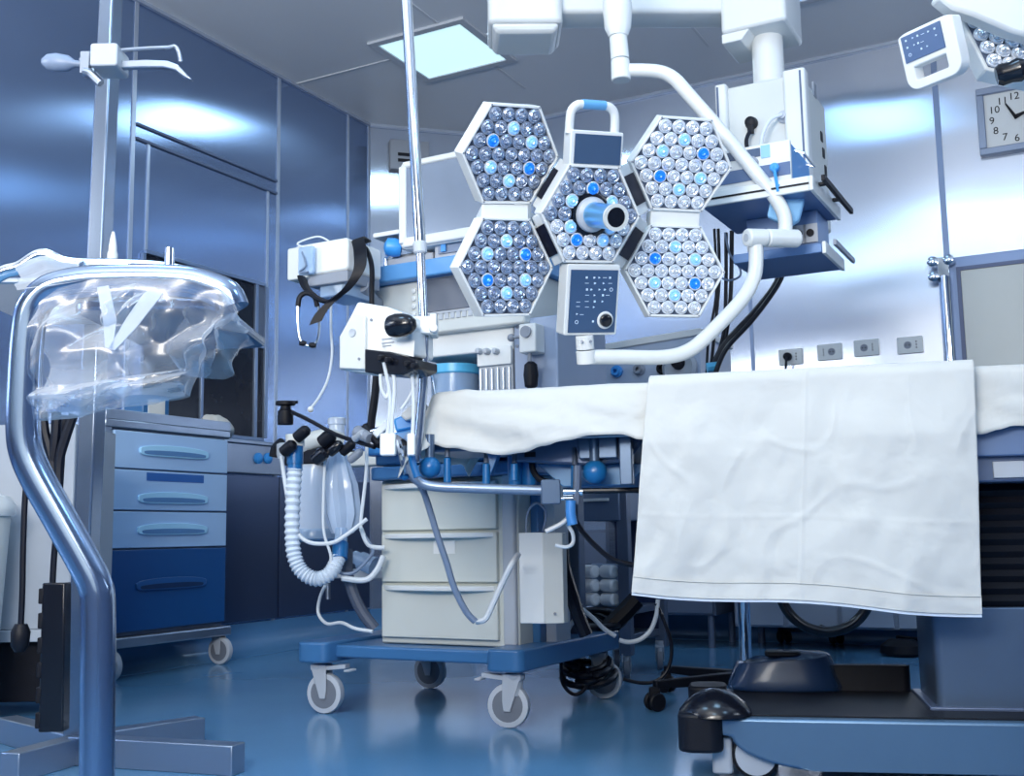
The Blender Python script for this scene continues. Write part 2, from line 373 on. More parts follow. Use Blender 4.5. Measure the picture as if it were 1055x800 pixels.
# floor and ceiling aligned with the room
def flat_mat_floor():
    m = bpy.data.materials.new('blue_vinyl_floor'); m.use_nodes = True; nt = m.node_tree; N = nt.nodes; L = nt.links; b = N['Principled BSDF']
    tc = N.new('ShaderNodeTexCoord'); n = N.new('ShaderNodeTexNoise'); n.inputs['Scale'].default_value = 1.3; n.inputs['Detail'].default_value = 6
    L.new(tc.outputs['Object'], n.inputs['Vector'])
    n4 = N.new('ShaderNodeTexNoise'); n4.inputs['Scale'].default_value = 160; L.new(tc.outputs['Object'], n4.inputs['Vector'])
    a = N.new('ShaderNodeMath'); a.operation = 'MULTIPLY_ADD'; a.inputs[1].default_value = 0.25; L.new(n4.outputs['Fac'], a.inputs[0]); L.new(n.outputs['Fac'], a.inputs[2])
    mx = N.new('ShaderNodeMix'); mx.data_type = 'RGBA'; mx.inputs[6].default_value = (0.075, 0.225, 0.44, 1); mx.inputs[7].default_value = (0.125, 0.315, 0.54, 1)
    L.new(a.outputs[0], mx.inputs[0]); L.new(mx.outputs[2], b.inputs['Base Color'])
    mr = N.new('ShaderNodeMapRange'); mr.inputs[3].default_value = 0.10; mr.inputs[4].default_value = 0.24; L.new(n.outputs['Fac'], mr.inputs[0]); L.new(mr.outputs[0], b.inputs['Roughness'])
    b.inputs['Specular IOR Level'].default_value = 0.6
    return m
FLOORM = flat_mat_floor()
CEILM = mat('ceiling_panel', (0.78, 0.82, 0.88), 0.38, 0.10, var=0.05, vscale=1.5)
roomP = [A0, C0.copy(), C1.copy(), B1, B1 - DL * 6.0, A0 + DR * 1.0 - DL * 0.0]
roomP[4] = B1 - DL * (LEN_L + (C1 - C0).dot(DL)); roomP[5] = A0 + DR * 0.01
for p in roomP: p.z = 0
MB().prism(roomP[:5], (0, 0, -0.06)).build('floor', FLOORM, kind='structure', smooth=0)
MB().prism([p + V((0, 0, CEIL)) for p in roomP[:5]], (0, 0, 0.06)).build('ceiling', CEILM, kind='structure', smooth=0)
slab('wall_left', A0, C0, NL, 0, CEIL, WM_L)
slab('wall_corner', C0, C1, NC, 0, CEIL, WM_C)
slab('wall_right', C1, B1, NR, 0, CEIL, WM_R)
slab('wall_back', roomP[4], A0, DL, 0, CEIL, WM_BACK)
wallbox_ = MB().prism([roomP[4] + DL * .001 + V((0, 0, 0.95)), A0 + DL * .001 + V((0, 0, 0.95)), A0 + DL * .02 + V((0, 0, 0.95)), roomP[4] + DL * .02 + V((0, 0, 0.95))], (0, 0, 1.75)).build('bounce_band', mat('cream_bounce_band', (0.86, 0.86, 0.80), 0.6), kind='structure', smooth=0)  # unseen pale band added for the steel wall to mirror
slab('wall_far_side', B1, roomP[4], -NL, 0, CEIL, WM_BACK)

def wallbox(mb, a, b, n, h0, h1, z0, z1):
    a = V(a); b = V(b); a.z = b.z = z0; n = V(n); return mb.prism([a + n * h0, b + n * h0, b + n * h1, a + n * h1], (0, 0, z1 - z0))
# coved vinyl skirting
def cove(name, a, b, n):
    n = V(n); a = V(a); b = V(b); a.z = b.z = 0; prof = [(0, 0.16), (0.012, 0.16), (0.016, 0.10), (0.03, 0.05), (0.065, 0.018), (0.12, 0.002), (0.12, 0), (0, 0)]
    mb = MB(); mb.prism([a + n * h + V((0, 0, z)) for h, z in prof], b - a); return mb.build(name, mat('blue_cove', (0.09, 0.24, 0.46), 0.22, var=0.05), kind='structure', smooth=40)
cove('baseboard_left', A0, C0, NL); cove('baseboard_corner', C0, C1, NC); cove('baseboard_right', C1, B1, NR)
# cornice line
for nm, a, b, n in (('trim_1', A0, C0, NL), ('trim_2', C0, C1, NC), ('trim_3', C1, B1, NR)):
    wallbox(MB(), a, b, n, 0.0, 0.02, CEIL - 0.018, CEIL).build(nm, SEAM, kind='structure', smooth=0)
# vertical seams of the panel cladding
def vseam(name, p, n, d, z0, z1, w=0.022, m=None, h=0.006):
    p = V(p); wallbox(MB(), p - V(d) * w / 2, p + V(d) * w / 2, n, 0, h, z0, z1).build(name, m or SEAM, kind='structure', smooth=0)
vseam('trim_4', wallL(138, 100), NL, DL, 0.16, CEIL)
vseam('trim_5', wallL(285.5, 250), NL, DL, 0.16, CEIL)
vseam('trim_6', wallL(358, 300), NL, DL, 0.16, CEIL, 0.016)
vseam('trim_7', C0 + V((0, 0, 1)), NL, DL, 0.16, CEIL, 0.03)
pR = wallR(969, 170); vseam('trim_8', pR, NR, DR, 0.16, CEIL, 0.03, mat('grey_seam', (0.18, 0.25, 0.40), 0.4, 0.4))
vseam('trim_9', wallR(774, 330), NR, DR, 0.16, wallR(772, 290).z, 0.02, mat('grey_seam', (0, 0, 0)))
vseam('trim_10', C1 + V((0, 0, 1)), NR, DR, 0.16, CEIL, 0.02)
# ceiling joints and the recessed light panels
FC = Frame((C0.x, C0.y, CEIL))
def cjoint(name, p, q, w=0.015):
    p = V(p); q = V(q); p.z = q.z = CEIL; d = (q - p).normalized(); s = V((d.y, -d.x, 0)) * w / 2
    MB().prism([p - s, p + s, q + s, q - s], (0, 0, -0.004)).build(name, mat('ceiling_joint', (0.66, 0.70, 0.76), 0.4), kind='structure', smooth=0)
q = az(190, 22, CEIL)
for k in range(-1, 5):
    a = C0 - DL * (0.75 + 1.25 * k)
    if 0.75 + 1.25 * k > 0.2: cjoint('trim_11', a, a + DR * 6.4)
for k in range(1, 5): cjoint('trim_12', C0 + DR * (1.15 * k), A0 + DR * (1.15 * k))
GLOW = mat('light_panel_glow', (0.7, 0.95, 1.0), 0.4, emit=(0.62, 0.93, 1.0), es=1.15, var=0.06, vscale=3)
GLOW2 = mat('light_panel_glow_blue', (0.7, 0.95, 1.0), 0.4, emit=(0.20, 0.50, 1.0), es=1.3)
FRM = mat('panel_frame', (0.55, 0.60, 0.68), 0.35)
corn = [az(386, 44.5, CEIL), az(475, 20, CEIL), az(525, 60, CEIL), az(441, 81, CEIL)]
LC = sum(corn, V()) / 4; FLp = Frame((LC.x, LC.y, CEIL))
lx = [FLp.I @ c for c in corn]; LW = (max(c.x for c in lx) - min(c.x for c in lx)) / 2 * 0.93; LH = (max(c.y for c in lx) - min(c.y for c in lx)) / 2 * 0.93
print('light panel half size', LW, LH, 'room', C0, CEIL, C1)
def ceiling_light(x, y, hw, hh, label, glow, power, col):
    fr = Frame((x, y, CEIL)); t = thing('ceiling_light', label, 'ceiling light', (x, y, CEIL - 0.03))
    f = MB(fr); b = 0.045
    for (a0, a1, b0, b1) in ((-hw - b, hw + b, -hh - b, -hh), (-hw - b, hw + b, hh, hh + b), (-hw - b, -hw, -hh, hh), (hw, hw + b, -hh, hh)): f.box(a0, a1, b0, b1, -0.015, 0.0)
    f.build('frame', FRM, t, bevel=0.002)
    MB(fr).box(-hw, hw, -hh, hh, -0.006, 0.0).build('diffuser', glow, t)
    ld = bpy.data.lights.new('panel_lamp', 'AREA'); ld.shape = 'RECTANGLE'; ld.size = 2 * hw; ld.size_y = 2 * hh; ld.energy = power; ld.color = col
    lo = bpy.data.objects.new('panel_lamp', ld); COL.objects.link(lo); lo.matrix_world = Frame((x, y, CEIL - 0.03)).M
    return t
ceiling_light(LC.x, LC.y, LW, LH, 'square glowing ceiling panel in the pale metal ceiling beside the hanging arms', GLOW, 12, (0.6, 0.82, 1.0))
# ================================================================== WALL FEATURES
DARKG = mat('dark_window_glass', (0.004, 0.007, 0.018), 0.14, var=0.2, spec=0.22)
WFR = mat('window_frame_metal', (0.22, 0.29, 0.42), 0.32, 0.7)
FL_ = Frame((C0.x, C0.y, 0), yaw=YAW + pi / 2)      # local x = DL, local y = -NL (behind wall), so y<0 is in the room
def lw(px, py): return FL_.on(px, py, 1, 0.0)
# dark pass-through window in the panelled wall
a = lw(147.9, 261.5); b = lw(271.4, 296); zt = (a.z + b.z) / 2; c = lw(272, 452)
x0, x1, zb = a.x, b.x, c.z
x0 += 0.0
win = MB(FL_).box(x0, x1, -0.004, -0.001, zb, zt).build('window_1', DARKG, kind='structure', smooth=0)
f = MB(FL_)
for (p, q, r, s) in ((x0, x1, zt, zt + 0.02), (x0, x1, zb - 0.02, zb), (x0 - 0.02, x0, zb, zt), (x1, x1 + 0.025, zb, zt)): f.box(p, q, -0.02, 0, r, s)
xm = lw(262, 360).x; f.box(xm - 0.012, xm + 0.012, -0.018, 0, zb, zt)
zm = lw(262, 356).z; f.box(xm, x1, -0.016, 0, zm - 0.012, zm + 0.012)
xk = lw(206, 400).x; f.box(xk - 0.01, xk + 0.01, -0.018, 0, zb, zm)
f.build('window_frame', WFR, win, bevel=0.002)
MB(FL_).box(xm + 0.012, x1, -0.008, -0.004, zm + 0.012, zt).build('blind_panel', mat('frosted_pane', (0.12, 0.15, 0.21), 0.3, 0.3), win, smooth=0)
# long door track above it
p = lw(139.7, 125); q = lw(284.4, 187); p2 = lw(274.6, 193)
tr = MB(FL_); zt1 = (p.z + q.z) / 2
tr.box(p.x, q.x, -0.012, 0, zt1 - 0.012, zt1)
tr.box(p.x, q.x, -0.012, 0, zt1 - 0.085, zt1 - 0.073)
tr.build('trim_13', SEAMD, kind='structure', smooth=0)
for px, nm in ((151, 'trim_14'), (275.5, 'trim_15')):
    xx = lw(px, 220).x; MB(FL_).box(xx - 0.007, xx + 0.007, -0.006, 0, zt, zt1 - 0.085).build(nm, SEAM, kind='structure', smooth=0)
# lower steel service panel with two blue knobs
xa = lw(150, 500).x; xb = lw(283, 500).x; z0, z1 = lw(262, 640).z, lw(262, 489).z; zl = lw(262, 456).z
t = thing('service_panel', 'dark steel service panel under the black window with two blue knobs', 'wall panel', FL_.w(((xa + xb) / 2, 0, 0.17)))
MB(FL_).box(xa, xb, -0.03, 0, 0.17, z1 - 0.01).build('lower_panel', WM_LOW, t, bevel=0.003)
MB(FL_).box(xa, xb, -0.05, 0, z1, zl - 0.02).build('control_strip', STEEL, t, bevel=0.003)
MB(FL_).box(xa, xb, -0.07, 0, zl - 0.02, zl).build('ledge', STEEL, t, bevel=0.004)
for px, py in ((258, 473), (268, 473)):
    k = lw(px, py); MB(FL_).lathe([(0.03, 0), (0.03, 0.012), (0.022, 0.014), (0.020, 0.020), (0.012, 0.024)], (k.x, -0.05, k.z), (0, -1, 0)).build('knob', BLUEB, t)
k = lw(276, 467); MB(FL_).box(k.x - 0.018, k.x + 0.018, -0.055, -0.05, k.z - 0.015, k.z + 0.015).build('sticker', PAPER, t)
# dark lower cladding around the corner
xq = lw(286, 500).x
MB(FL_).box(xq, -0.02, -0.02, 0, 0.17, z1 - 0.01).build('trim_16', WM_LOW, kind='structure', smooth=0, bevel=0.002)

FR_ = Frame((C1.x, C1.y, 0), yaw=YAW)               # local x = DR, y>0 behind wall
def rw(px, py, y=0.0): return FR_.on(px, py, 1, y)
# framed panel door on the pale wall
a = rw(977, 267); b = rw(1043, 258); zt = (a.z + b.z) / 2; xe = a.x + 1.5
zt = a.z
d = MB(FR_).box(a.x, xe, -0.02, 0, 0.16, zt).build('door_1', mat('door_frame_blue', (0.16, 0.24, 0.42), 0.35, 0.3), kind='structure', bevel=0.004)
i0 = rw(990, 280)
MB(FR_).box(i0.x, xe - 0.14, -0.026, -0.018, 0.35, i0.z).build('door_panel', mat('door_panel_grey', (0.48, 0.52, 0.52), 0.4, 0.1, var=0.03), d, bevel=0.002)
MB(FR_).box(i0.x - 0.02, i0.x, -0.032, -0.018, 0.35, i0.z + 0.02).box(i0.x, xe - .14, -0.032, -0.018, i0.z, i0.z + 0.02).build('door_trim', mat('dark_trim', (0.06, 0.10, 0.22), 0.4), d)
# chrome door post with hinge brackets
pt = rw(973, 290, -0.06); pt.z = rw(973, 268).z
t = thing('chrome_door_post', 'slim polished post with clamp brackets beside the blue-framed door', 'post', FR_.w((pt.x, -0.06, 0)))
MB(FR_).cyl((pt.x, -0.06, 0.0), (pt.x, -0.06, pt.z - 0.10), 0.028).build('tube', CHROME, t)
h = MB(FR_)
for dx, dz in ((-0.05, -0.02), (0.03, -0.02), (-0.05, -0.10)):
    h.lathe([(0.012, -0.03), (0.028, -0.02), (0.028, 0.02), (0.012, 0.03)], (pt.x + dx, -0.07, pt.z + dz), (0, -1, 0), 14)
h.box(pt.x - 0.03, pt.x + 0.03, -0.08, 0.0, pt.z - 0.11, pt.z); h.build('clamp_bracket', CHROME, t, bevel=0.003)
# wall clock
ck = rw(1062, 124); cl = rw(1008, 124).x; ct = rw(1025, 92).z; cbm = rw(1025, 161).z
R2 = (ct - cbm) / 2; ccx = rw(1047, 126).x + 0.0; ccz = (ct + cbm) / 2
R2x = ccx - cl
t = thing('wall_clock', 'square wall clock with white face and blue-grey frame high on the pale wall', 'clock', FR_.w((ccx, 0, ccz)))
cf = MB(FR_); bw = R2 * 0.20
for (p, q, r, s) in ((-R2, R2, R2 - bw, R2), (-R2, R2, -R2, -R2 + bw), (-R2, -R2 + bw, -R2 + bw, R2 - bw), (R2 - bw, R2, -R2 + bw, R2 - bw)): cf.box(ccx + p, ccx + q, -0.05, 0, ccz + r, ccz + s)
cf.build('clock_frame', mat('clock_frame', (0.24, 0.30, 0.42), 0.35, 0.3), t, bevel=0.004)
MB(FR_).box(ccx - R2 + bw, ccx + R2 - bw, -0.03, 0, ccz - R2 + bw, ccz + R2 - bw).build('dial', mat('dial_white', (0.70, 0.73, 0.74), 0.4), t)
for k in range(1, 13):
    nm = MB()
    an = pi / 2 - k * pi / 6; rr = (R2 - bw) * 0.78
    nm.text(str(k), R2 * 0.30, FR_.M @ Matrix.Translation((ccx + rr * math.cos(an), -0.031, ccz + rr * math.sin(an))) @ Matrix.Rotation(pi / 2, 4, 'X'))
    nm.build('numeral', BLACK, t, smooth=0)
for an, ln, wd in ((math.radians(118), 0.62, 0.05), (math.radians(20), 0.42, 0.07)):
    L_ = (R2 - bw) * ln; dx, dz = math.cos(an), math.sin(an); W_ = R2 * wd
    MB(FR_).prism([(ccx - dz * W_ - dx * .1 * L_, -0.036, ccz + dx * W_ - dz * .1 * L_), (ccx + dz * W_ - dx * .1 * L_, -0.036, ccz - dx * W_ - dz * .1 * L_), (ccx + dx * L_ + dz * W_ * .4, -0.036, ccz + dz * L_ - dx * W_ * .4), (ccx + dx * L_ - dz * W_ * .4, -0.036, ccz + dz * L_ + dx * W_ * .4)], (0, -0.003, 0)).build('clock_hand', BLACK, t, smooth=0)
# sockets
sk = ((815, 369, 'white wall socket with a black plug pushed in'), (855, 363, 'white wall socket next to the one holding the plug'), (893, 358, 'white wall socket third along from the plugged one'), (938, 356, 'white wall socket nearest the polished door post'))
zs = sum(rw(x, y).z for x, y, _ in sk) / 4
for i, (px, py, lab) in enumerate(sk):
    s = rw(px, py); s.z = 0.6 * s.z + 0.4 * zs
    hw = 0.066; hh = 0.045
    t = thing('wall_socket', lab, 'socket', FR_.w((s.x, 0, s.z)), group='wall sockets above the operating table')
    MB(FR_).rbox(s.x - hw, s.x + hw, -0.014, 0, s.z - hh, s.z + hh, 0.006).build('cover_plate', WHITE, t, bevel=0.002)
    d = 1 if i != 1 else -1
    sl = MB(FR_); cx = s.x - 0.012 * d
    sl.lathe([(0.020, 0), (0.020, 0.002), (0.016, 0.0025), (0.015, 0.001)], (cx, -0.0135, s.z), (0, -1, 0), 20)
    sl.build('socket_ring', GREYP, t)
    for dx in (-0.008, 0.008): MB(FR_).cyl((cx + dx, -0.013, s.z), (cx + dx, -0.017, s.z), 0.0035, n=8).build('contact_hole', BLACK, t)
    for dz in (-0.016, 0, 0.016): MB(FR_).cyl((s.x + 0.032 * d, -0.013, s.z + dz), (s.x + 0.032 * d, -0.0155, s.z + dz), 0.004, n=8).build('contact_hole', BLACK, t)
    if i == 0:
        pl = thing('power_plug', 'black round power plug with drooping cord in the wall socket', 'plug', FR_.w((cx, -0.02, s.z)))
        MB(FR_).lathe([(0.022, 0.0), (0.024, 0.012), (0.022, 0.03), (0.012, 0.04), (0.002, 0.042)], (cx, -0.016, s.z), (0, -1, 0), 20).build('plug_body', BLACK, pl)
        MB().tube([FR_.w((cx, -0.05, s.z)), FR_.w((cx, -0.065, s.z - 0.03)), FR_.w((cx - 0.01, -0.06, s.z - 0.08)), FR_.w((cx - 0.05, -0.07, s.z - 0.16)), FR_.w((cx - 0.06, -0.05, s.z - 0.4))], 0.007).build('cord', CABLEB, pl)
# pale gas outlet console on the wall behind the lamp
g = Frame(at(640, 372, 4.9), YAW); gx0, gx1, gz0, gz1 = g.rect(560, 350, 722, 415, 0)
t = thing('gas_outlet_console', 'pale sloping gas outlet console behind the hanging lamp', 'console', g.w(((gx0 + gx1) / 2, 0, gz0)))
zk0 = g.on(600, 366, 1, 0).z; zk1 = g.on(722, 343, 1, 0).z
MB(g).prism([(gx0, 0, gz0), (gx1, 0, gz0), (gx1, 0, zk1), (gx0, 0, zk0)], (0, 0.45, 0)).build('housing', mat('pale_blue_enamel', (0.42, 0.50, 0.64), 0.35, var=0.05), t, bevel=0.004)
MB(g).prism([(gx0 - .01, -0.01, zk0 - 0.01), (gx1 + .01, -0.01, zk1 - 0.01), (gx1 + .01, -0.01, zk1 + 0.02), (gx0 - .01, -0.01, zk0 + 0.02)], (0, 0.47, 0)).build('top_cover', WHITE, t, bevel=0.003)
for px, py, m_ in ((636, 383, BLUEB), (659, 381, GREYP), (683, 380, BLACK)):
    k = g.on(px, py, 1, 0); o = MB(g).lathe([(0.027, 0), (0.027, 0.012), (0.020, 0.02), (0.020, 0.03), (0.009, 0.03), (0.009, 0.012)], (k.x, 0, k.z), (0, -1, 0)); o.build('gas_outlet', m_, t)
k = g.on(702, 380, 1, 0)
gg = MB(g).lathe([(0.075, 0), (0.078, 0.03), (0.066, 0.045), (0.062, 0.035), (0.001, 0.033)], (k.x, 0, k.z), (0, -1, 0), 30).build('round_gauge', LGREY, t)
MB(g).lathe([(0.03, 0.035), (0.026, 0.06), (0.008, 0.065)], (k.x, 0, k.z + 0.02), (0, -1, 0)).build('gauge_knob', BLACK, gg)
# little grey terminal box on the corner wall
b0 = wallC(410, 160); fb = Frame(b0, yaw=-(math.atan2(DC.x, DC.y)) + pi / 2 )
t = thing('terminal_box', 'small grey terminal box on the corner wall above the monitor', 'box', b0)
MB(fb).box(-0.06, 0.20, -0.05, 0.0, -0.11, 0.09).build('box_body', GREYP, t, bevel=0.004)
MB(fb).box(-0.01, 0.14, -0.056, -0.05, -0.02, 0.0).box(-0.01, 0.14, -0.056, -0.05, -0.06, -0.04).build('slot', BLACK, t)
# low cabinets along the far pale wall
za = rw(700, 636).z
def lowcab(name, label, px0, px1, py0, z0, m_, dpt, doors):
    x0 = rw(px0, 640, -dpt).x; x1 = rw(px1, 640, -dpt).x; zt = rw((px0 + px1) / 2, py0, -dpt).z
    t = thing(name, label, 'cabinet', FR_.w(((x0 + x1) / 2, -dpt / 2, 0)))
    MB(FR_).box(x0, x1, -dpt, -0.12, z0, zt).build('cabinet_body', m_, t, bevel=0.004)
    n = doors
    for k in range(n):
        a_, b_ = x0 + (x1 - x0) * k / n, x0 + (x1 - x0) * (k + 1) / n
        dr = MB(FR_).box(a_ + 0.01, b_ - 0.01, -dpt - 0.018, -dpt, z0 + 0.01, zt - 0.02).build('cabinet_door', m_, t, bevel=0.003)
        MB(FR_).tube([(b_ - 0.06, -dpt - 0.018, (zt + z0) / 2 - .06), (b_ - 0.06, -dpt - 0.045, (zt + z0) / 2 - .05), (b_ - 0.06, -dpt - 0.045, (zt + z0) / 2 + .05), (b_ - 0.06, -dpt - 0.018, (zt + z0) / 2 + .06)], 0.006, sm=False).build('handle', CHROME, dr)
    lg = MB(FR_)
    for X in (x0 + 0.04, x1 - 0.04):
        for Y in (-dpt + 0.04, -0.16): MB(FR_).cyl((X, Y, 0), (X, Y, z0), 0.018).build('leg', DSTEEL, t)
    return t
zc = FR_.on(850, 648, 1, -0.5).z
lowcab('low_cabinet', 'low pale cabinet against the far wall behind the black hoop', 757, 985, 560, max(0.05, zc), mat('pale_blue_cabinet', (0.30, 0.36, 0.46), 0.4, var=0.05), 0.5, 4)
zc = FR_.on(700, 634, 1, -0.55).z
lowcab('steel_bench', 'dark blue-grey steel bench unit by the pale low cabinet', 600, 738, 545, max(0.05, zc), DSTEEL, 0.55, 2)
# ================================================================== ANAESTHESIA MACHINE
FT = Frame((-0.150, 4.075, 0), YAW)
an = thing('anaesthesia_machine', 'tall pale anaesthesia machine with three drawers on a blue wheeled base', 'medical machine', FT.w((0, 0, 0)))
def Tr(*a): return FT.rect(*a)
# --- blue base
q = [FT.on(307, 668, 1, -0.40).x, FT.on(530, 680, 1, -0.40).x]
zt = FT.on(310, 660, 1, -0.44).z; zb = FT.on(310, 680, 1, -0.44).z
print('base', q, zt, zb, FT.on(640, 650, 0, 0.40), FT.on(588, 690, 1, -0.44))
X0, X1, Y0, Y1 = -0.46, 0.42, -0.44, 0.36
ZB, ZT = 0.175, 0.245
b = MB(FT)
b.rbox(X0, X0 + 0.13, Y0, Y1, ZB, ZT, 0.03, ax=2)
b.rbox(X1 - 0.13, X1, Y0, Y1, ZB, ZT, 0.03, ax=2)
b.box(X0 + 0.11, X1 - 0.11, Y0 + 0.06, Y1 - 0.03, ZB + 0.015, ZT - 0.012)
b.build('base', BLUEM, an, bevel=0.008, seg=3)
for (x, y, ang, br) in ((X0 + 0.06, Y0 + 0.06, -1.95, True), (X1 - 0.05, Y0 + 0.06, 1.25, True), (X1 - 0.07, Y1 - 0.07, -1.85, False), (X0 + 0.06, Y1 - 0.07, -2.0, False)):
    p = FT.w((x, y, 0)); castor(an, (p.x, p.y, 0), 0.0685, 0.032, ang, brake=br, top=0.045)
# --- drawer cabinet
cy = -0.30
x0 = FT.on(394, 575, 1, cy).x; x1 = FT.on(516, 580, 1, cy).x
zT = FT.on(455, 493, 1, cy).z; zM = [FT.on(455, y, 1, cy).z for y in (496, 548, 602, 655)]
xr = x1 + 0.11
cab = MB(FT).box(x0 - 0.012, xr - 0.05, cy + 0.012, -0.02, ZT - 0.01, zT).build('drawer_cabinet', BEIGE, an, bevel=0.006)
MB(FT).rbox(x1 + 0.005, xr - 0.055, cy - 0.004, cy + 0.05, ZT, zT, 0.012, ax=2).build('corner_post', LGREY, an, bevel=0.002)
for k in range(3):
    za, zb_ = zM[k] , zM[k + 1] + 0.006
    if k == 2: zb_ = ZT + 0.012
    dr = MB(FT).box(x0, x1 - 0.012, cy - 0.006, cy + 0.02, zb_, za - 0.004).build('drawer', BEIGE, an, bevel=0.004)
    # curved grip lip along the top of the drawer
    lip = MB(FT); n = 16; P = []; xa, xb = x0 + 0.01, x1 - 0.02
    for i in range(n + 1):
        t_ = i / n; P.append((xa + (xb - xa) * t_, cy - 0.004 - 0.045 * math.sin(pi * t_) ** 0.6, za - 0.022))
    lip.prism([(xa, cy + 0.002, za - 0.022)] + P + [(xb, cy + 0.002, za - 0.022)], (0, 0, 0.016)); lip.build('drawer_grip', WHITE, dr, bevel=0.003)
    if k == 1: MB(FT).box((xa + xb) / 2 - 0.015, (xa + xb) / 2 + 0.07, cy - 0.0085, cy - 0.005, zb_ + 0.095, zb_ + 0.14).build('drawer_label', PAPER, dr)
# --- blue work surface edge over the drawers
zS0, zS1 = FT.on(455, 490, 1, -0.36).z, FT.on(455, 470, 1, -0.36).z
MB(FT).rbox(x0 - 0.02, xr + 0.02, -0.36, 0.26, zT, zT + 0.045, 0.03, ax=2).build('plinth_shelf', BLUEM, an, bevel=0.008)
MB(FT).rbox(x0 - 0.01, x1 - 0.02, -0.34, -0.26, zT + 0.05, zT + 0.10, 0.02, ax=2).build('handle_rail', BLUEM, an, bevel=0.01)
zW = FT.on(455, 458, 1, -0.3).z
MB(FT).box(xr - .05, xr - .02, -0.20, -0.04, ZT - .01, zT).build('side_channel', BLUEM, an, bevel=.004)
MB(FT).box(xr - .02, xr + .02, -0.16, -0.05, ZT - .01, zT).build('side_channel', LGREY, an, bevel=.004)
for Y_ in (0.12,): MB(FT).box(x0 + .05, xr - .02, Y_, Y_ + .05, ZT - .01, zT + .05).build('rear_frame', DSTEEL, an, bevel=.004)
MB(FT).box(x0 - 0.01, xr, -0.24, 0.26, zT + 0.045, zW).build('middle_body', BLUEM, an, bevel=0.006)
MB(FT).rbox(x0 - 0.04, xr + 0.05, -0.37, 0.27, zW - 0.03, zW, 0.03, ax=2).build('work_surface', BLUEB if False else mat('blue_worktop', (0.05, 0.22, 0.52), 0.3), an, bevel=0.006)
# --- column body above the worktop
yb = -0.16
a0, a1, b0, b1 = Tr(398, 345, 576, 400, yb)
xL, xR = FT.on(440, 370, 1, yb).x, FT.on(529, 370, 1, yb).x
zB1 = FT.on(470, 366, 1, yb).z; zB2 = FT.on(470, 338, 1, yb).z
xside = 0.30
MB(FT).box(xL - 0.04, xR, yb, 0.26, zB1, zB2).build('breathing_module', WHITE, an, bevel=0.006)
MB(FT).box(xL - 0.02, xR - 0.01, 0.10, 0.26, zW, zB1).build('rear_panel', mat('pale_blue_enamel', (0, 0, 0)), an, bevel=0.004)
# right hand column with flow controls
u0 = FT.on(493, 370, 1, yb).x; u1 = FT.on(528, 370, 1, yb).x; zc0 = FT.on(510, 377, 1, yb).z; zc1 = FT.on(510, 358, 1, yb).z
MB(FT).box(u0, u1, yb, 0.26, zW, zB1).build('flow_column', LGREY, an, bevel=0.004)
fp = MB(FT).box(u0, u1, yb - 0.012, yb, zc0, zc1).build('flow_panel', WHITE, an, bevel=0.003)
for px in (497, 505, 514):
    k = FT.on(px, 363, 1, yb); MB(FT).lathe([(0.011, 0), (0.011, 0.02), (0.008, 0.028), (0.001, 0.03)], (k.x, yb - 0.012, k.z), (0, -1, 0), 16).build('flow_knob', LGREY, fp)
gl = MB(FT)
for i in range(6):
    X = u0 + (u1 - u0) * (i + .5) / 6; gl.cyl((X, yb - 0.006, zW + 0.02), (X, yb - 0.006, zc0 - 0.01), 0.006, n=8)
gl.build('flow_tube', mat('tube_glass', (0.42, 0.50, 0.62), 0.15), an)
k0 = FT.on(529, 360, 1, yb).x
MB(FT).box(k0 + 0.002, k0 + 0.17, yb, 0.26, zW, zB2 + 0.005).build('side_cabinet', mat('blue_grey_enamel', (0.34, 0.42, 0.58), 0.38, var=0.05), an, bevel=0.006)
for px, py in ((524, 333), (524, 353)):
    k = FT.on(px + 9, py + 4, 1, yb); MB(FT).lathe([(0.006, 0), (0.006, 0.004), (0.001, 0.005)], (k.x, yb, k.z), (0, -1, 0), 10).build('screw', GREYP, an)
# adjustable clamp bracket holding a black handset on the column
kc = FT.on(548, 350, 1, yb - 0.03)
cl = MB(FT).box(kc.x - 0.03, kc.x + 0.035, yb - 0.07, yb, kc.z - 0.05, kc.z + 0.05).build('clamp_bracket', WHITE, an, bevel=0.005)
MB(FT).cyl((kc.x - 0.065, yb - 0.05, kc.z + 0.01), (kc.x, yb - 0.05, kc.z + 0.01), 0.006).sph((kc.x - 0.07, yb - 0.05, kc.z + 0.01), 0.014).cyl((kc.x, yb - 0.08, kc.z + 0.02), (kc.x, yb - 0.06, kc.z + 0.02), 0.02).cyl((kc.x, yb - 0.05, kc.z - 0.02), (kc.x, yb - 0.05, kc.z - 0.09), 0.007).build('clamp_screw', GREYP, cl)
MB(FT).lathe([(0.006, 0), (0.022, 0.01), (0.026, 0.05), (0.022, 0.085), (0.010, 0.095)], (kc.x + 0.004, yb - 0.05, kc.z - 0.175), (0, 0, 1), 14).build('handset', BLACK, cl)
# --- ventilator housing with display
yv = -0.20
v0, v1, w0, w1 = Tr(384, 285, 540, 342, yv)
vh = MB(FT).box(v0, v1 + .0, yv, 0.26, w0, w1).build('ventilator_housing', OFFW, an, bevel=0.008)
s0, s1, t0, t1 = Tr(437, 286, 486, 320, yv)
MB(FT).box(s0 - 0.008, s1, yv - 0.006, yv, t0 - 0.01, t1 + 0.006).build('screen_bezel', LGREY, vh, bevel=0.002)
MB(FT).box(s0, s1 - 0.006, yv - 0.010, yv, t0, t1).build('display', mat('slate_display', (0.055, 0.075, 0.12), 0.3), vh, bevel=0.001)
s0, s1, t0, t1 = Tr(434, 321, 488, 330, yv)
for i in range(9):
    X = s0 + (s1 - s0) * (i + .5) / 9; MB(FT).box(X - 0.008, X + 0.008, yv - 0.005, yv, t0 + .004, t1 - 0.002).build('key', LGREY, vh, bevel=0.001)
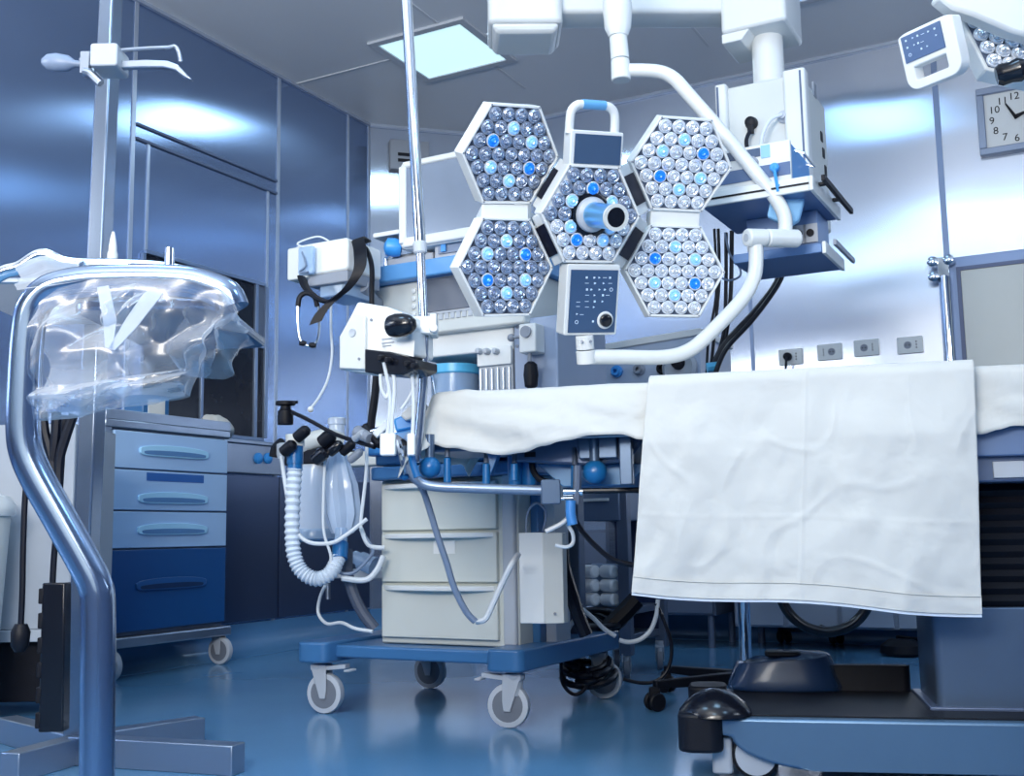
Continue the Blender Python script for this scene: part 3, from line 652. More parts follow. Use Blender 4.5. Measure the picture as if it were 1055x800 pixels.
for py in (300, 308, 316, 324):
    k = FT.on(427, py, 1, yv); MB(FT).lathe([(0.010, 0), (0.010, 0.008), (0.006, 0.010)], (k.x, yv, k.z), (0, -1, 0), 14).build('button', WHITE, vh)
k = FT.on(411, 318, 1, yv)
# blue top band and device shelf
v2, v3, w2, w3 = Tr(392, 270, 492, 287, yv)
MB(FT).rbox(v0 - 0.03, v1 + 0.02, yv - 0.05, 0.28, w1, w1 + 0.062, 0.02, ax=2).build('blue_top_band', BLUEM if False else mat('mid_blue_band', (0.12, 0.34, 0.68), 0.32), an, bevel=0.006)
zt_ = w1 + 0.062
MB(FT).box(v0 - 0.0, v1, yv + 0.02, 0.27, zt_, zt_ + 0.012).build('top_shelf', WHITE, an, bevel=0.003)
for X in (v0 + 0.02, v1 - 0.02):
    MB(FT).cyl((X, 0.20, zt_), (X, 0.20, zt_ + 0.14), 0.012).build('rack_post', CHROME, an)
zsh = FT.on(455, 243, 1, yv).z + 0.035
MB(FT).box(v0 - 0.0, v1, yv, 0.26, zsh, zsh + 0.018).build('upper_shelf', WHITE, an, bevel=0.003)
ZSH = zsh + 0.018; ZT_ = zt_ + 0.012
# grey module on the top shelf
gm = thing('gas_monitor_module', 'flat grey monitor module with a blue slot beneath the big screen', 'medical device', FT.w((FT.on(465, 250, 1, yv).x, yv, ZT_)))
m0, m1, n0, n1 = Tr(446, 240, 500, 256, yv - 0.0)
MB(FT).box(m0, v1 - 0.03, yv + 0.01, 0.22, ZT_, zsh - 0.012).build('module_body', LGREY, gm, bevel=0.004)
MB(FT).box(m0 + 0.02, v1 - 0.05, yv + 0.003, yv + 0.012, ZT_ + 0.015, zsh - 0.03).build('module_slot', DSTEEL, gm)
MB(FT).box(m0 + 0.035, m0 + 0.055, yv - 0.004, yv + 0.012, ZT_ + 0.02, zsh - 0.034).build('slot_insert', BLUEB, gm)
MB(FT).box(v0 + 0.03, m0 - 0.02, yv + 0.03, 0.2, ZT_, ZT_ + 0.035).rbox(v0 + 0.05, m0 - 0.05, yv + 0.05, 0.15, ZT_ + 0.035, ZT_ + 0.05, 0.01, ax=2).build('cable_block', LGREY, gm, bevel=0.003)
# --- patient monitor on the upper shelf
ym = -0.23
c_ = [FT.on(*p, 1, ym) for p in ((409, 168), (475, 152), (410, 262), (486, 240))]
mx0 = (c_[0].x + c_[2].x) / 2; mz1 = (c_[0].z + c_[1].z) / 2; mz0 = (c_[2].z + c_[3].z) / 2; mx1 = mx0 + 0.52
pm = thing('patient_monitor', 'large white-framed monitor with blank grey screen on top of the machine', 'monitor', FT.w(((mx0 + mx1) / 2, ym, mz0)))
m_ = MB(FT); bw = 0.035
m_.rbox(mx0, mx1, ym + 0.012, ym + 0.07, mz0, mz1, 0.03)
m_.box(mx0 + 0.02, mx1 - 0.02, ym, ym + 0.02, mz1 - bw * .8, mz1 - 0.004).box(mx0 + 0.02, mx1 - 0.02, ym, ym + 0.02, mz0 + 0.004, mz0 + bw * 1.2)
m_.box(mx0 + 0.003, mx0 + bw, ym, ym + 0.02, mz0 + 0.02, mz1 - 0.02).box(mx1 - bw, mx1 - .003, ym, ym + 0.02, mz0 + 0.02, mz1 - 0.02)
m_.build('bezel', WHITE, pm, bevel=0.006)
MB(FT).box(mx0 + bw, mx1 - bw, ym + 0.006, ym + 0.013, mz0 + bw * 1.2, mz1 - bw * .8).build('screen', SCREENL, pm, smooth=0)
MB(FT).box((mx0 + mx1) / 2 - 0.08, (mx0 + mx1) / 2 + 0.08, ym + 0.07, 0.1, ZSH, mz0 + 0.12).build('stand', WHITE, pm, bevel=0.006)
# blue knob device clipped by the shelf
k = FT.on(404, 255, 1, yv)
kb = thing('blue_cap_knob', 'bright blue round cap on a chrome clip beside the monitor', 'knob', FT.w(k))
MB(FT).lathe([(0.012, 0.03), (0.032, 0.02), (0.036, -0.01), (0.028, -0.035), (0.02, -0.03), (0.001, -0.02)], (k.x, k.y, k.z), (-0.8, -0.5, 0.15), 22).build('cap', BLUEB, kb)
MB(FT).cyl((k.x + 0.02, k.y, k.z), (v0 + 0.04, yv + 0.03, k.z - 0.03), 0.008).cyl((v0 + 0.04, yv + 0.03, zt_), (v0 + 0.04, yv + 0.03, k.z - 0.03), 0.010).build('clip', CHROME, kb)
# --- items in the recess: blue-lidded canister lying there
tb = [FT.on(*p, 1, -0.05) for p in ((446, 380), (492, 380), (468, 378), (468, 400))]
ct = thing('instrument_tub', 'clear tub with sky-blue rim holding wires on the machine worktop', 'tub', FT.w((tb[2].x, -0.05, zW)))
cx = (tb[0].x + tb[1].x) / 2; rr = (tb[1].x - tb[0].x) / 2; zr = tb[2].z
MB(FT).lathe([(rr * .86, 0), (rr * .93, zr - zW - 0.03), (rr * .88, zr - zW - 0.03), (rr * .8, 0.01)], (cx, -0.05, zW), (0, 0, 1), 32).build('tub_wall', CLEAR, ct)
MB(FT).lathe([(rr * .95, zr - zW - 0.035), (rr, zr - zW - 0.03), (rr, zr - zW), (rr * .9, zr - zW), (rr * .88, zr - zW - 0.03)], (cx, -0.05, zW), (0, 0, 1), 32).build('tub_rim', CYANK, ct)
wr = MB(FT)
random.seed(3)
for i in range(5):
    P = [(cx + random.uniform(-.8, .5) * rr, -0.05 + random.uniform(-.7, .2) * rr, zW + random.uniform(.02, zr - zW - .02)) for _ in range(6)]; wr.tube(P, 0.003, 6)
wr.tube([FT.on(424, 387, 1, -0.2), FT.on(432, 384, 1, -0.2), FT.on(445, 388, 1, -0.15), (cx - rr * .5, -0.08, zW + .05)], 0.005, 8)
wr.build('wires', CHROME, ct)
# white folded tray lifted at the worktop edge, partly over the machine's left
tr_ = MB(FT)
k = [FT.on(393, 452, 1, -0.42), FT.on(437, 432, 1, -0.42), FT.on(440, 446, 1, -0.42), FT.on(396, 470, 1, -0.42)]
# --- absorber and breathing circuit arm
ya = -0.10
ar0 = FT.on(352, 476, 1, ya); ar1 = FT.on(396, 470, 1, ya)
MB(FT).box(ar0.x - 0.02, x0, ya - 0.03, ya + 0.05, ar1.z - 0.035, ar1.z + 0.02).build('circuit_arm', OFFW, an, bevel=0.006)
ab = MB(FT); p0 = FT.on(322, 480, 1, ya); p1 = FT.on(322, 556, 1, ya); rA = (FT.on(342, 520, 1, ya).x - FT.on(305, 520, 1, ya).x) / 2; cx = FT.on(325, 520, 1, ya).x
zA1, zA0 = p0.z, p1.z
cn = MB(FT).lathe([(rA * .97, 0.03), (rA, 0.04), (rA, zA1 - zA0 - 0.02), (rA * .97, zA1 - zA0)], (cx, ya, zA0), (0, 0, 1), 28).build('absorber_canister', MILKY, an)
MB(FT).lathe([(rA * .7, 0), (rA * 1.03, 0.012), (rA * 1.03, 0.045), (rA, 0.05)], (cx, ya, zA0 - 0.01), (0, 0, 1), 28).build('canister_base', CLEAR, cn)
MB(FT).cyl((cx, ya, zA0 + 0.04), (cx, ya, zA1 - 0.01), rA * 0.88, n=24).build('absorbent', mat('soda_lime', (0.40, 0.56, 0.80), 0.7, var=0.15, vscale=80), cn)
mf = MB(FT).rbox(cx - rA * 1.15, cx + rA * 1.7, ya - rA * .9, ya + rA * .9, zA1, zA1 + 0.055, 0.02, ax=2).build('valve_block', BLACK, an, bevel=0.006)
MB(FT).tube([(cx - rA * .3, ya - rA * .6, zA1 + 0.05), (cx + rA * .2, ya - rA * .7, zA1 + 0.085), (cx + rA, ya - rA * .5, zA1 + 0.10), (cx + rA * 1.5, ya, zA1 + 0.09)], 0.032, 14, rf=lambda t, i: 0.8 + 0.3 * math.sin(pi * t)).build('valve_elbow', OFFW, mf)
k = FT.on(294, 445, 1, ya)
kv = MB(FT).lathe([(0.028, 0), (0.034, 0.02), (0.034, 0.06), (0.026, 0.065)], (k.x, k.y, zA1 + 0.03), (0, 0, 1), 22).build('inspiratory_valve', MILKY, mf)
kz = FT.on(294, 430, 1, ya).z
MB(FT).lathe([(0.030, 0), (0.032, 0.01), (0.030, 0.055), (0.022, 0.06), (0.020, 0.075), (0.038, 0.078), (0.038, 0.092), (0.01, 0.095)], (k.x, k.y, kz - 0.03), (0, 0, 1), 22).box(k.x - .045, k.x + 0.055, k.y - .008, k.y + .008, kz + 0.05, kz + 0.062).build('valve_cap', BLACK, kv)
k = FT.on(285, 462, 1, ya); MB(FT).tube([(k.x + 0.03, ya, k.z + 0.02), (k.x, ya, k.z), (k.x - 0.01, ya, k.z - 0.035)], 0.022, 12).build('valve_elbow', BLACK, mf)
k = FT.on(347, 440, 1, ya); MB(FT).lathe([(0.030, 0), (0.033, 0.01), (0.030, 0.02), (0.030, 0.05), (0.035, 0.055), (0.035, 0.075), (0.028, 0.08)], (k.x, ya, k.z - 0.045), (0, 0, 1), 22).build('expiratory_valve', MILKY, mf)
# corrugated hose in a long loop, blue connectors at both ends
def cor(t, i): return 1.0 + (0.14 if i % 2 else -0.10)
yh = 3.78
for (px_, py_, r_, m__) in ((311, 447, .020, BLACK), (337, 452, .024, BLACK), (345, 462, .018, BLACKG), (358, 462, .016, BLACK), (297, 462, .020, BLACK), (330, 470, .022, BLACKG), (366, 470, .014, GREYP)):
    k_ = at(px_, py_, 3.74); MB().lathe([(r_ * .5, -.03), (r_, -.025), (r_ * 1.05, .0), (r_, .02), (r_ * .6, .03)], k_, (0.7, -.3, .5), 14).build('tube_fitting', m__, mf, bevel=.001)
hp = pts(yh, (304, 482), (302, 510), (301, 545), (303, 572), (311, 589), (326, 597), (340, 591), (348, 576, yh + .03), (351, 567, yh + .05))
MB().tube(hp, 0.024, 12, k=9, rf=cor).build('corrugated_hose', mat('white_hose', (0.62, 0.70, 0.80), 0.4, var=0.05), an)
MB().cyl(at(304, 459, yh), at(304, 478, yh), 0.028).cyl(at(304, 476, yh), at(304, 484, yh), 0.025).build('hose_connector', BLUEK, an)
MB().cyl(at(304, 448, yh), at(304, 460, yh), 0.032).build('hose_collar', OFFW, an)
MB().cyl(at(351, 560, yh + .05), at(350, 576, yh + .03), 0.027).build('hose_connector', BLUEK, an)
MB().cyl(at(352, 545, yh + .06), at(351, 561, yh + .05), 0.022).build('hose_collar', CLEAR, an)
# breathing bag
bg = MB(); Pb = pts(yh + 0.08, (348, 455), (348, 470), (350, 500), (353, 530), (353, 550))
prof = [0.012, 0.03, 0.058, 0.060, 0.034]
Pc = catmull(Pb, 5); nn = len(Pc)
vs = []; fs = []; n = 32
for i, p in enumerate(Pc):
    t_ = i / (nn - 1) * 4; a_ = int(min(t_, 3.999)); r_ = prof[a_] * (1 - (t_ - a_)) + prof[a_ + 1] * (t_ - a_)
    for j in range(n):
        th = 2 * pi * j / n; rr_ = r_ * (1 + 0.10 * math.cos(8 * th)); vs.append(p + V((math.cos(th) * rr_, math.sin(th) * rr_ * .8, 0)))
for i in range(nn - 1): fs += [(i * n + j, i * n + (j + 1) % n, (i + 1) * n + (j + 1) % n, (i + 1) * n + j) for j in range(n)]
fs += [tuple(range(n)), tuple(range((nn - 1) * n, nn * n))]
bg.add(vs, fs); bb = bg.build('breathing_bag', clear_mat('bag_rubber', (0.50, 0.62, 0.80), 0.75), an)
# grey scavenging hose and thin lines belonging to the circuit
MB().tube(pts(yh + .12, (358, 566), (358, 590), (364, 612), (374, 632), (386, 648)), 0.020, 10).build('scavenging_hose', mat('dark_grey_hose', (0.07, 0.09, 0.14), 0.5), an)
MB().tube(pts(yh, (378, 455), (377, 490), (372, 535), (372, 545)), 0.006, 8).build('sampling_line', CABLEW, an)
MB().tube(pts(yh, (290, 470), (294, 500), (302, 540), (316, 558), (340, 560), (356, 552), (378, 535)), 0.007, 8).build('sampling_line', CABLEW, an)
MB().tube(pts(yh, (335, 470), (333, 520), (334, 550), (341, 575), (338, 600)), 0.005, 8).build('sampling_line', CABLEW, an)
# lower left shelf of the machine with tubes
MB(FT).cyl(FT.on(338, 602, 1, 0.1), FT.on(338, 618, 1, 0.1), 0.01).build('shelf_stem', STEEL, an)
k0 = FT.on(316, 596, 1, 0.02); k1 = x0
MB(FT).box(k0.x + .1, x0, 0.0, 0.24, k0.z, k0.z + 0.03).build('side_shelf', LGREY, an, bevel=0.005)
MB(FT).box(x0 - 0.20, x0 - 0.08, 0.02, 0.2, ZT, zT + 0.1).build('side_frame', DSTEEL, an, bevel=0.005)
MB(FT).cyl(FT.on(372, 578, 1, -0.05), FT.on(386, 584, 1, -0.05), 0.035).cyl(FT.on(365, 574, 1, -0.05), FT.on(373, 578, 1, -0.05), 0.025).build('water_trap', CLEAR, an)
MB().tube(pts(yh + .05, (340, 583), (352, 591), (365, 590), (378, 578), (384, 566), (372, 548)), 0.006, 8).build('sampling_line', CABLEG, an)
MB().tube(pts(yh + .05, (372, 545), (380, 562), (396, 565)), 0.008, 8).build('sampling_line', CABLEW, an)
MB().tube(pts(yh + .05, (395, 573), (388, 588), (376, 598), (352, 596)), 0.010, 8).build('sampling_line', CABLEW, an)
cable('mains_cable', [at(338, 598, 4.0), at(330, 615, 4.0), at(328, 632, 4.0), at(337, 643, 3.95), at(352, 642, 3.9), at(366, 648, 3.85), at(384, 651, 3.83)], 0.006, CABLEW, 'thin white cord looping down onto the blue machine base')
# ================================================================== SURGICAL LIGHT
RH = 0.156
def lens_mesh(name, m1, m2, m3):
    mb = MB(); random.seed(11); n = 12
    prof = [(0.0188, 0.000), (0.0202, 0.004), (0.0202, 0.007), (0.0182, 0.008)]
    mb.m(1).lathe(prof, (0, 0, 0), (0, -1, 0), 24)
    vs = []; fs = []
    rings = [(0.0179, 0.007), (0.0135, 0.0125), (0.0095, 0.0105), (0.0060, 0.0160), (0.0028, 0.0175)]
    for k, (r, h) in enumerate(rings):
        for i in range(n):
            th = 2 * pi * (i + 0.5 * (k % 2)) / n; j = random.uniform(-.0011, .0011)
            vs.append((math.cos(th) * r, -(h + j), math.sin(th) * r))
    for k in range(len(rings) - 1):
        for i in range(n):
            a_, b_, c_, d_ = k * n + i, k * n + (i + 1) % n, (k + 1) * n + (i + 1) % n, (k + 1) * n + i
            if k % 2: fs += [(a_, b_, c_), (a_, c_, d_)]
            else: fs += [(a_, b_, d_), (b_, c_, d_)]
    mb.m(0).add(vs, fs); mb.m(2).add([vs[4 * n + i] for i in range(n)], [tuple(range(n))])
    me = bpy.data.meshes.new(name); me.from_pydata([tuple(v) for v in mb.v], [], mb.f)
    for x in (m1, m2, m3): me.materials.append(x)
    for p, i in zip(me.polygons, mb.mi): p.material_index = i; p.use_smooth = False
    return me
RIM = mat('lens_rim', (0.62, 0.68, 0.78), 0.15, 0.1)
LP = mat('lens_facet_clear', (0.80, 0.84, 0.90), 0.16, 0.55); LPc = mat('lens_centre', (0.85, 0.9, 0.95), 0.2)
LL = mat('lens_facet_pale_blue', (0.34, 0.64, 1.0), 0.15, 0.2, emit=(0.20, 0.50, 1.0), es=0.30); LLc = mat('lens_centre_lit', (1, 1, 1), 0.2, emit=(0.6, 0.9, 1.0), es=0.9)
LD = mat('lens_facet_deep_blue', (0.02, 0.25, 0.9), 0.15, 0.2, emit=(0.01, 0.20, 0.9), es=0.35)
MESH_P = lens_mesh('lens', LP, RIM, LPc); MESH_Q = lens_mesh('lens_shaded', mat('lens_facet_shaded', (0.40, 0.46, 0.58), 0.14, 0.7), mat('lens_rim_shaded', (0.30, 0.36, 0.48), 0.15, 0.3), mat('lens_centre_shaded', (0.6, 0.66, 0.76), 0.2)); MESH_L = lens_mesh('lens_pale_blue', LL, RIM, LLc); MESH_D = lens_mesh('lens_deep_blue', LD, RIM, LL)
def hexframe(c, n, x):
    n = V(n).normalized(); x = V(x); x = (x - n * x.dot(n)).normalized(); up = x.cross(-n)  # local: x, y=-n (into the housing), z=up
    y = -n; z = x.cross(y)
    return Frame(None, M=Matrix(((x.x, y.x, z.x, c[0]), (x.y, y.y, z.y, c[1]), (x.z, y.z, z.z, c[2]), (0, 0, 0, 1))))
HEX = [('TL', (0.010, 2.935, 1.636), (0.499, -0.762, -0.413), (0.86, 0.495, 0.126), 'A'),
       ('BL', (-0.008, 2.978, 1.330), (0.536, -0.82, -0.202), (0.844, 0.525, 0.109), 'B'),
       ('CE', (0.231, 3.003, 1.483), (0.371, -0.873, -0.317), (0.926, 0.371, 0.063), 'A'),
       ('TR', (0.506, 3.113, 1.66), (0.16, -0.883, -0.40), (0.988, 0.175, -0.017), 'B'),
       ('BR', (0.487, 3.19, 1.362), (0.177, -0.969, -0.17), (0.984, 0.179, 0.004), 'A')]
sl = thing('surgical_light', 'five-module hexagonal operating lamp with clear and blue lenses on a bent white arm', 'surgical lamp', (0.231, 3.003, 1.2))
DEEP = {'A': {(2, 1), (4, 4)}, 'B': {(2, 4), (4, 1)}}
PALE = {'A': {(1, 2), (2, 4), (4, 1), (5, 2)}, 'B': {(1, 2), (2, 1), (4, 4), (5, 2)}}
CEN = {'A': {(1, 2), (5, 1)}, 'B': set()}
HF = {}; nl = 0; rest = []
def hexpts(R, y): return [(R * math.cos(k * pi / 3), y, R * math.sin(k * pi / 3)) for k in range(6)]
for nm_, c_, n_, x_, pat in HEX:
    fr = hexframe(c_, n_, x_); HF[nm_] = fr
    h = MB(fr)
    # tapered housing shell with hollow front
    Ps = [hexpts(RH, 0.0), hexpts(RH * 1.0, 0.045), hexpts(RH * 0.90, 0.062)]
    vs = [p for q in Ps for p in q]; fs = [(k * 6 + i, k * 6 + (i + 1) % 6, k * 6 + 6 + (i + 1) % 6, k * 6 + 6 + i) for k in range(2) for i in range(6)] + [(12, 13, 14, 15, 16, 17)]
    inn = hexpts(RH * 0.945, 0.0); inn2 = hexpts(RH * 0.945, 0.010)
    o = len(vs); vs += inn + inn2
    fs += [(i, (i + 1) % 6, o + (i + 1) % 6, o + i) for i in range(6)] + [(o + i, o + (i + 1) % 6, o + 6 + (i + 1) % 6, o + 6 + i) for i in range(6)]
    h.add(vs, fs); h.build('light_module', WHITE, sl, bevel=0.002, smooth=20); mo = bpy.data.objects[h and list(WM)[-1]]
    MB(fr).prism(hexpts(RH * 0.946, 0.010), (0, 0.004, 0)).build('module_backing', mat('module_backing', (0.10, 0.13, 0.20), 0.4), mo, smooth=0)
    sc_ = MB(fr)
    for p in hexpts(RH * 0.965, -0.001): MB(fr).cyl(p, (p[0], p[1] + 0.003, p[2]), 0.0028, n=8).build('screw', GREYP, mo)
    dx = 0.0412; dz = 0.0357; cnts = [4, 5, 6, 7, 6, 5, 4]
    for r_, cn_ in enumerate(cnts):
        for k in range(cn_):
            x = (k - (cn_ - 1) / 2) * dx; z = (3 - r_) * dz
            if nm_ == 'CE' and math.hypot(x, z) < 0.056: continue
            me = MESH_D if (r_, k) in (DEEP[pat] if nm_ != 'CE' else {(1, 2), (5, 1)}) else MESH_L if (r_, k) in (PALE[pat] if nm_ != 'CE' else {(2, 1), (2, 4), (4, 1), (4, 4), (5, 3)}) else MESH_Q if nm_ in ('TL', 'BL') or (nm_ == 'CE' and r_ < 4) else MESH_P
            Lm = Matrix.Translation((x, 0.008, z)) @ Matrix.Rotation(random.uniform(0, 6), 4, 'Y')
            if nl < 100:
                ob = bpy.data.objects.new('lens', me); COL.objects.link(ob); ob.parent = mo; ob.matrix_local = WM[mo.name].inverted() @ fr.M @ Lm; nl += 1
            else: rest.append((me, fr.M @ Lm))
mb = MB(); mats_ = []
for me, M in rest:
    o = len(mb.v); mb.v += [M @ v.co for v in me.vertices]
    for p in me.polygons:
        mt = me.materials[p.material_index]
        if mt not in mats_: mats_.append(mt)
        mb.f.append([o + i for i in p.vertices]); mb.mi.append(mats_.index(mt))
mb.build('lens', mats_, sl, smooth=0, recalc=False, kind='stuff')
# structural links between the modules
def link(P, th, nm='module_link', m=WHITE):
    P = [V(p) for p in P]; n = (P[1] - P[0]).cross(P[2] - P[0]).normalized()
    if n.y < 0: n = -n
    MB().prism([p + n * 0.006 for p in P], n * th).build(nm, m, sl, bevel=0.003)
def hv(n, k, s=1.0): return HF[n].w((RH * s * math.cos(k * pi / 3), 0.004, RH * s * math.sin(k * pi / 3)))
link([hv('TL', 4, .97), hv('TL', 5, .97), hv('BL', 1, .97), hv('BL', 2, .97)], 0.05)
link([hv('TR', 4, .97), hv('TR', 5, .97), hv('BR', 1, .97), hv('BR', 2, .97)], 0.05)
for a_, b_, k0, k1, j0, j1 in (('TL', 'CE', 5, 0, 2, 3), ('BL', 'CE', 0, 1, 3, 4), ('TR', 'CE', 3, 4, 0, 1), ('BR', 'CE', 2, 3, 5, 0)):
    P = [hv(a_, k0), hv(a_, k1)]; Q = [hv('CE', j0), hv('CE', j1)]
    if (P[0] - Q[0]).length > (P[0] - Q[1]).length: Q.reverse()
    link([P[0], P[1], Q[1], Q[0]], 0.03)
    mid = [P[0].lerp(P[1], .15), P[0].lerp(P[1], .85), Q[0].lerp(Q[1], .85), Q[0].lerp(Q[1], .15)]; cc = sum(mid, V()) / 4
    MB().prism([p.lerp(cc, 0.15) + V((0, 0.001, 0)) for p in mid], (0, 0.004, 0)).build('dark_inset', mat('dark_navy_inset', (0.004, 0.006, 0.02), 0.6, spec=.2), sl)
link([hv('TL', 5), hv('TL', 0), hv('CE', 2), hv('CE', 3), hv('BL', 0), hv('BL', 1)], 0.02, 'back_plate', OFFW) if False else None
link([hv('CE', k, .5) + V((0.02, 0.08, 0)) for k in range(6)], 0.05, 'rear_hub', OFFW)
for a_ in ('TL', 'BL', 'TR', 'BR'):
    MB().cyl(HF['CE'].w((0, 0.17, 0)), HF[a_].w((0, 0.075, 0)), 0.025).build('rear_strut', OFFW, sl)
fc = HF['CE']
# sterile handle
hd = MB(fc).lathe([(0.050, -0.012), (0.052, -0.004), (0.047, 0.010), (0.040, 0.014), (0.036, 0.02)], (0, 0, 0), (0, -1, 0), 32).build('handle_base', LGREY, sl)
MB(fc).lathe([(0.054, -0.012), (0.060, -0.008), (0.060, 0.0), (0.052, 0.002)], (0, 0, 0), (0, -1, 0), 32).build('handle_ring', BLACKG, sl)
ln = 0.150
MB(fc).lathe([(0.036, 0.01), (0.035, 0.05), (0.033, ln - 0.01)], (0, 0, 0), (0, -1, 0), 32).build('handle_grip', mat('blue_lit_chrome', (0.25, 0.60, 0.92), 0.30, 0.8), hd)  # reflected blue light put into the grip's base colour
MB(fc).lathe([(0.033, ln - 0.012), (0.037, ln - 0.008), (0.037, ln), (0.027, ln), (0.025, ln - 0.03), (0.001, ln - 0.032)], (0, 0, 0), (0, -1, 0), 32).build('handle_tip', OFFW, hd)
MB(fc).lathe([(0.0265, ln - 0.002), (0.0245, ln - 0.0285), (0.001, ln - 0.03)], (0, 0, 0), (0, -1, 0), 32).build('handle_bore', BLACKG, hd)
# upper screen unit with carrying loop
def lc(px, py, y=0.0): return fc.on(px, py, 1, y)
s = [lc(*p) for p in ((588, 172), (588, 132), (643, 138), (641, 174))]
x0, x1 = (s[0].x + s[1].x) / 2, (s[2].x + s[3].x) / 2; z0, z1 = (s[0].z + s[3].z) / 2, (s[1].z + s[2].z) / 2
su = MB(fc).rbox(x0, x1, 0.002, 0.05, z0, z1, 0.006).build('screen_unit', WHITE, sl, bevel=0.003)
MB(fc).box(x0 + 0.012, x1 - 0.008, -0.001, 0.004, z0 + 0.010, z1 - 0.010).build('screen', SCREEN, su)
zt2 = lc(615, 108).z; xa, xb = x0 + 0.004, x1 - 0.018
MB(fc).tube([(xa, 0.025, z1 - 0.01), (xa + 0.002, 0.025, z1 + 0.045), (xa + 0.018, 0.025, zt2 - 0.004), (xa + .04, 0.025, zt2), (xb - .04, 0.025, zt2), (xb - 0.018, 0.025, zt2 - 0.004), (xb - 0.002, 0.025, z1 + 0.045), (xb, 0.025, z1 - 0.01)], 0.0125, 12, k=4, flat=1.0).build('carry_loop', WHITE, su)
MB(fc).tube([(xa + 0.035, 0.024, zt2 + 0.0008), (xb - 0.035, 0.024, zt2 + 0.0008)], 0.0135, 12, sm=False).build('loop_grip', mat('loop_grip_blue', (0.12, 0.36, 0.66), 0.35), su)
# lower keypad unit
s = [lc(*p) for p in ((581, 275), (584, 346), (638, 345), (636, 277))]
x0, x1 = (s[0].x + s[1].x) / 2, (s[2].x + s[3].x) / 2; z1, z0 = (s[0].z + s[3].z) / 2, (s[1].z + s[2].z) / 2
ku = MB(fc).rbox(x0, x1, 0.0, 0.055, z0, z1 + 0.01, 0.006).build('keypad_unit', WHITE, sl, bevel=0.003)
KW, KH = x1 - x0, z1 - z0
MB(fc).box(x0 + 0.012, x1 - 0.008, -0.003, 0.004, z0 + 0.008, z1 - 0.006).build('keypad', mat('keypad_blue', (0.04, 0.085, 0.18), 0.35), ku)
gly = mat('keypad_marks', (0.55, 0.68, 0.85), 0.4, emit=(0.5, 0.65, 0.85), es=0.15)
def marks(fr, x0, z0, W, H, yy, parent, rows, sc=1.0):
    random.seed(5); g_ = MB(fr)
    for (fx, fz, kind) in rows:
        x, z = x0 + W * fx, z0 + H * fz; u = W * 0.02 * sc
        if kind == 's': g_.box(x - u, x + u, yy - .0008, yy, z - u, z + u)
        elif kind == 't': g_.prism([(x - u, yy, z - u), (x + u * 1.2, yy, z), (x - u, yy, z + u)], (0, -.0008, 0))
        elif kind == 'd': g_.box(x - u * 2, x + u * 2, yy - .0008, yy, z - u * .25, z + u * .25)
        elif kind == 'o': g_.ring((x, yy - .0004, z), (0, 1, 0), u * 1.6, u * .35, 14, 4)
        elif kind == 'b':
            g_.box(x - u * 1.4, x - u * .5, yy - .0008, yy, z - u, z + u * .8); g_.prism([(x - u * .3, yy, z - u), (x + u, yy, z), (x - u * .3, yy, z + u)], (0, -.0008, 0))
    return g_.build('keypad_symbols', gly, parent, smooth=0)
rows = [(.33, .88, 's'), (.50, .88, 'b'), (.60, .88, 't'), (.72, .88, 'd'), (.83, .88, 's'), (.34, .79, 'd'), (.52, .79, 'b'), (.70, .79, 't'), (.84, .79, 'd'), (.35, .69, 's'), (.45, .69, 'b'), (.62, .69, 't'), (.74, .69, 'b'), (.87, .69, 'o'),
        (.36, .60, 'd'), (.52, .60, 't'), (.70, .60, 's'), (.80, .60, 'd'), (.36, .50, 'd'), (.53, .50, 's'), (.70, .50, 't'), (.37, .41, 'd'), (.52, .41, 't'), (.18, .49, 'd'), (.18, .42, 'd'), (.17, .30, 't'), (.27, .29, 'd'), (.17, .17, 'o'), (.52, .18, 's')]
marks(fc, x0 + .012, z0 + .008, KW - .02, KH - .014, -0.003, ku, rows)
kx, kz = x0 + .012 + (KW - .02) * .77, z0 + .008 + (KH - .014) * .20
MB(fc).ring((kx, -0.006, kz), (0, 1, 0), 0.021, 0.0045, 30, 8).build('dial_ring', WHITE, ku)
MB(fc).lathe([(0.019, 0.0), (0.018, 0.014), (0.014, 0.017), (0.001, 0.0175)], (kx, -0.002, kz), (0, -1, 0), 26).build('dial_knob', BLACKG, ku)
# yoke joint below the keypad and the bent carrying arm
j0 = at(602, 346, 3.10); j1 = at(604, 375, 3.12)
jm = j0.lerp(j1, .5)
kn = MB().cyl(j0, jm - V((0, 0, -.001)), 0.026).build('yoke_joint', WHITE, sl, bevel=0.002)
MB().cyl(jm - V((0, 0, .002)), j1, 0.027).build('yoke_collar', WHITE, kn, bevel=0.002)
for dx in (-0.008, 0.014): MB().cyl(j0 + V((dx, -0.024, -0.022)), j0 + V((dx * 1.2, -0.030, -0.022)), 0.004, n=8).build('screw', GREYP, kn)
ARM = [(604, 368, 3.12), (640, 368, 3.14), (685, 368, 3.17), (712, 360, 3.19), (737, 338, 3.20), (765, 308, 3.21), (777, 285, 3.22), (779, 262, 3.22), (778, 250, 3.22)]
MB().tube(pts(3.1, *ARM), 0.0215, 16, k=8).build('lower_arm', WHITE, sl)
e0, e1 = at(769, 245, 3.20), at(822, 246, 3.27)
ej = MB().cyl(e0, e0.lerp(e1, .36), 0.027, n=28).build('elbow_cap', WHITE, sl, bevel=0.005)
MB().cyl(e0.lerp(e1, .37), e1, 0.0275, n=28).build('elbow_joint', WHITE, sl, bevel=0.006)
MB().lathe([(0.012, 0), (0.012, 0.002), (0.001, 0.002)], e0, e0 - e1, 16).build('cap_disc', LGREY, ej)
ARM2 = [(809, 240, 3.26), (808, 222, 3.26), (798, 203, 3.27), (780, 180, 3.28), (745, 138, 3.30), (710, 98, 3.32), (693, 80, 3.33), (676, 73.5, 3.34), (648, 72.5, 3.35)]
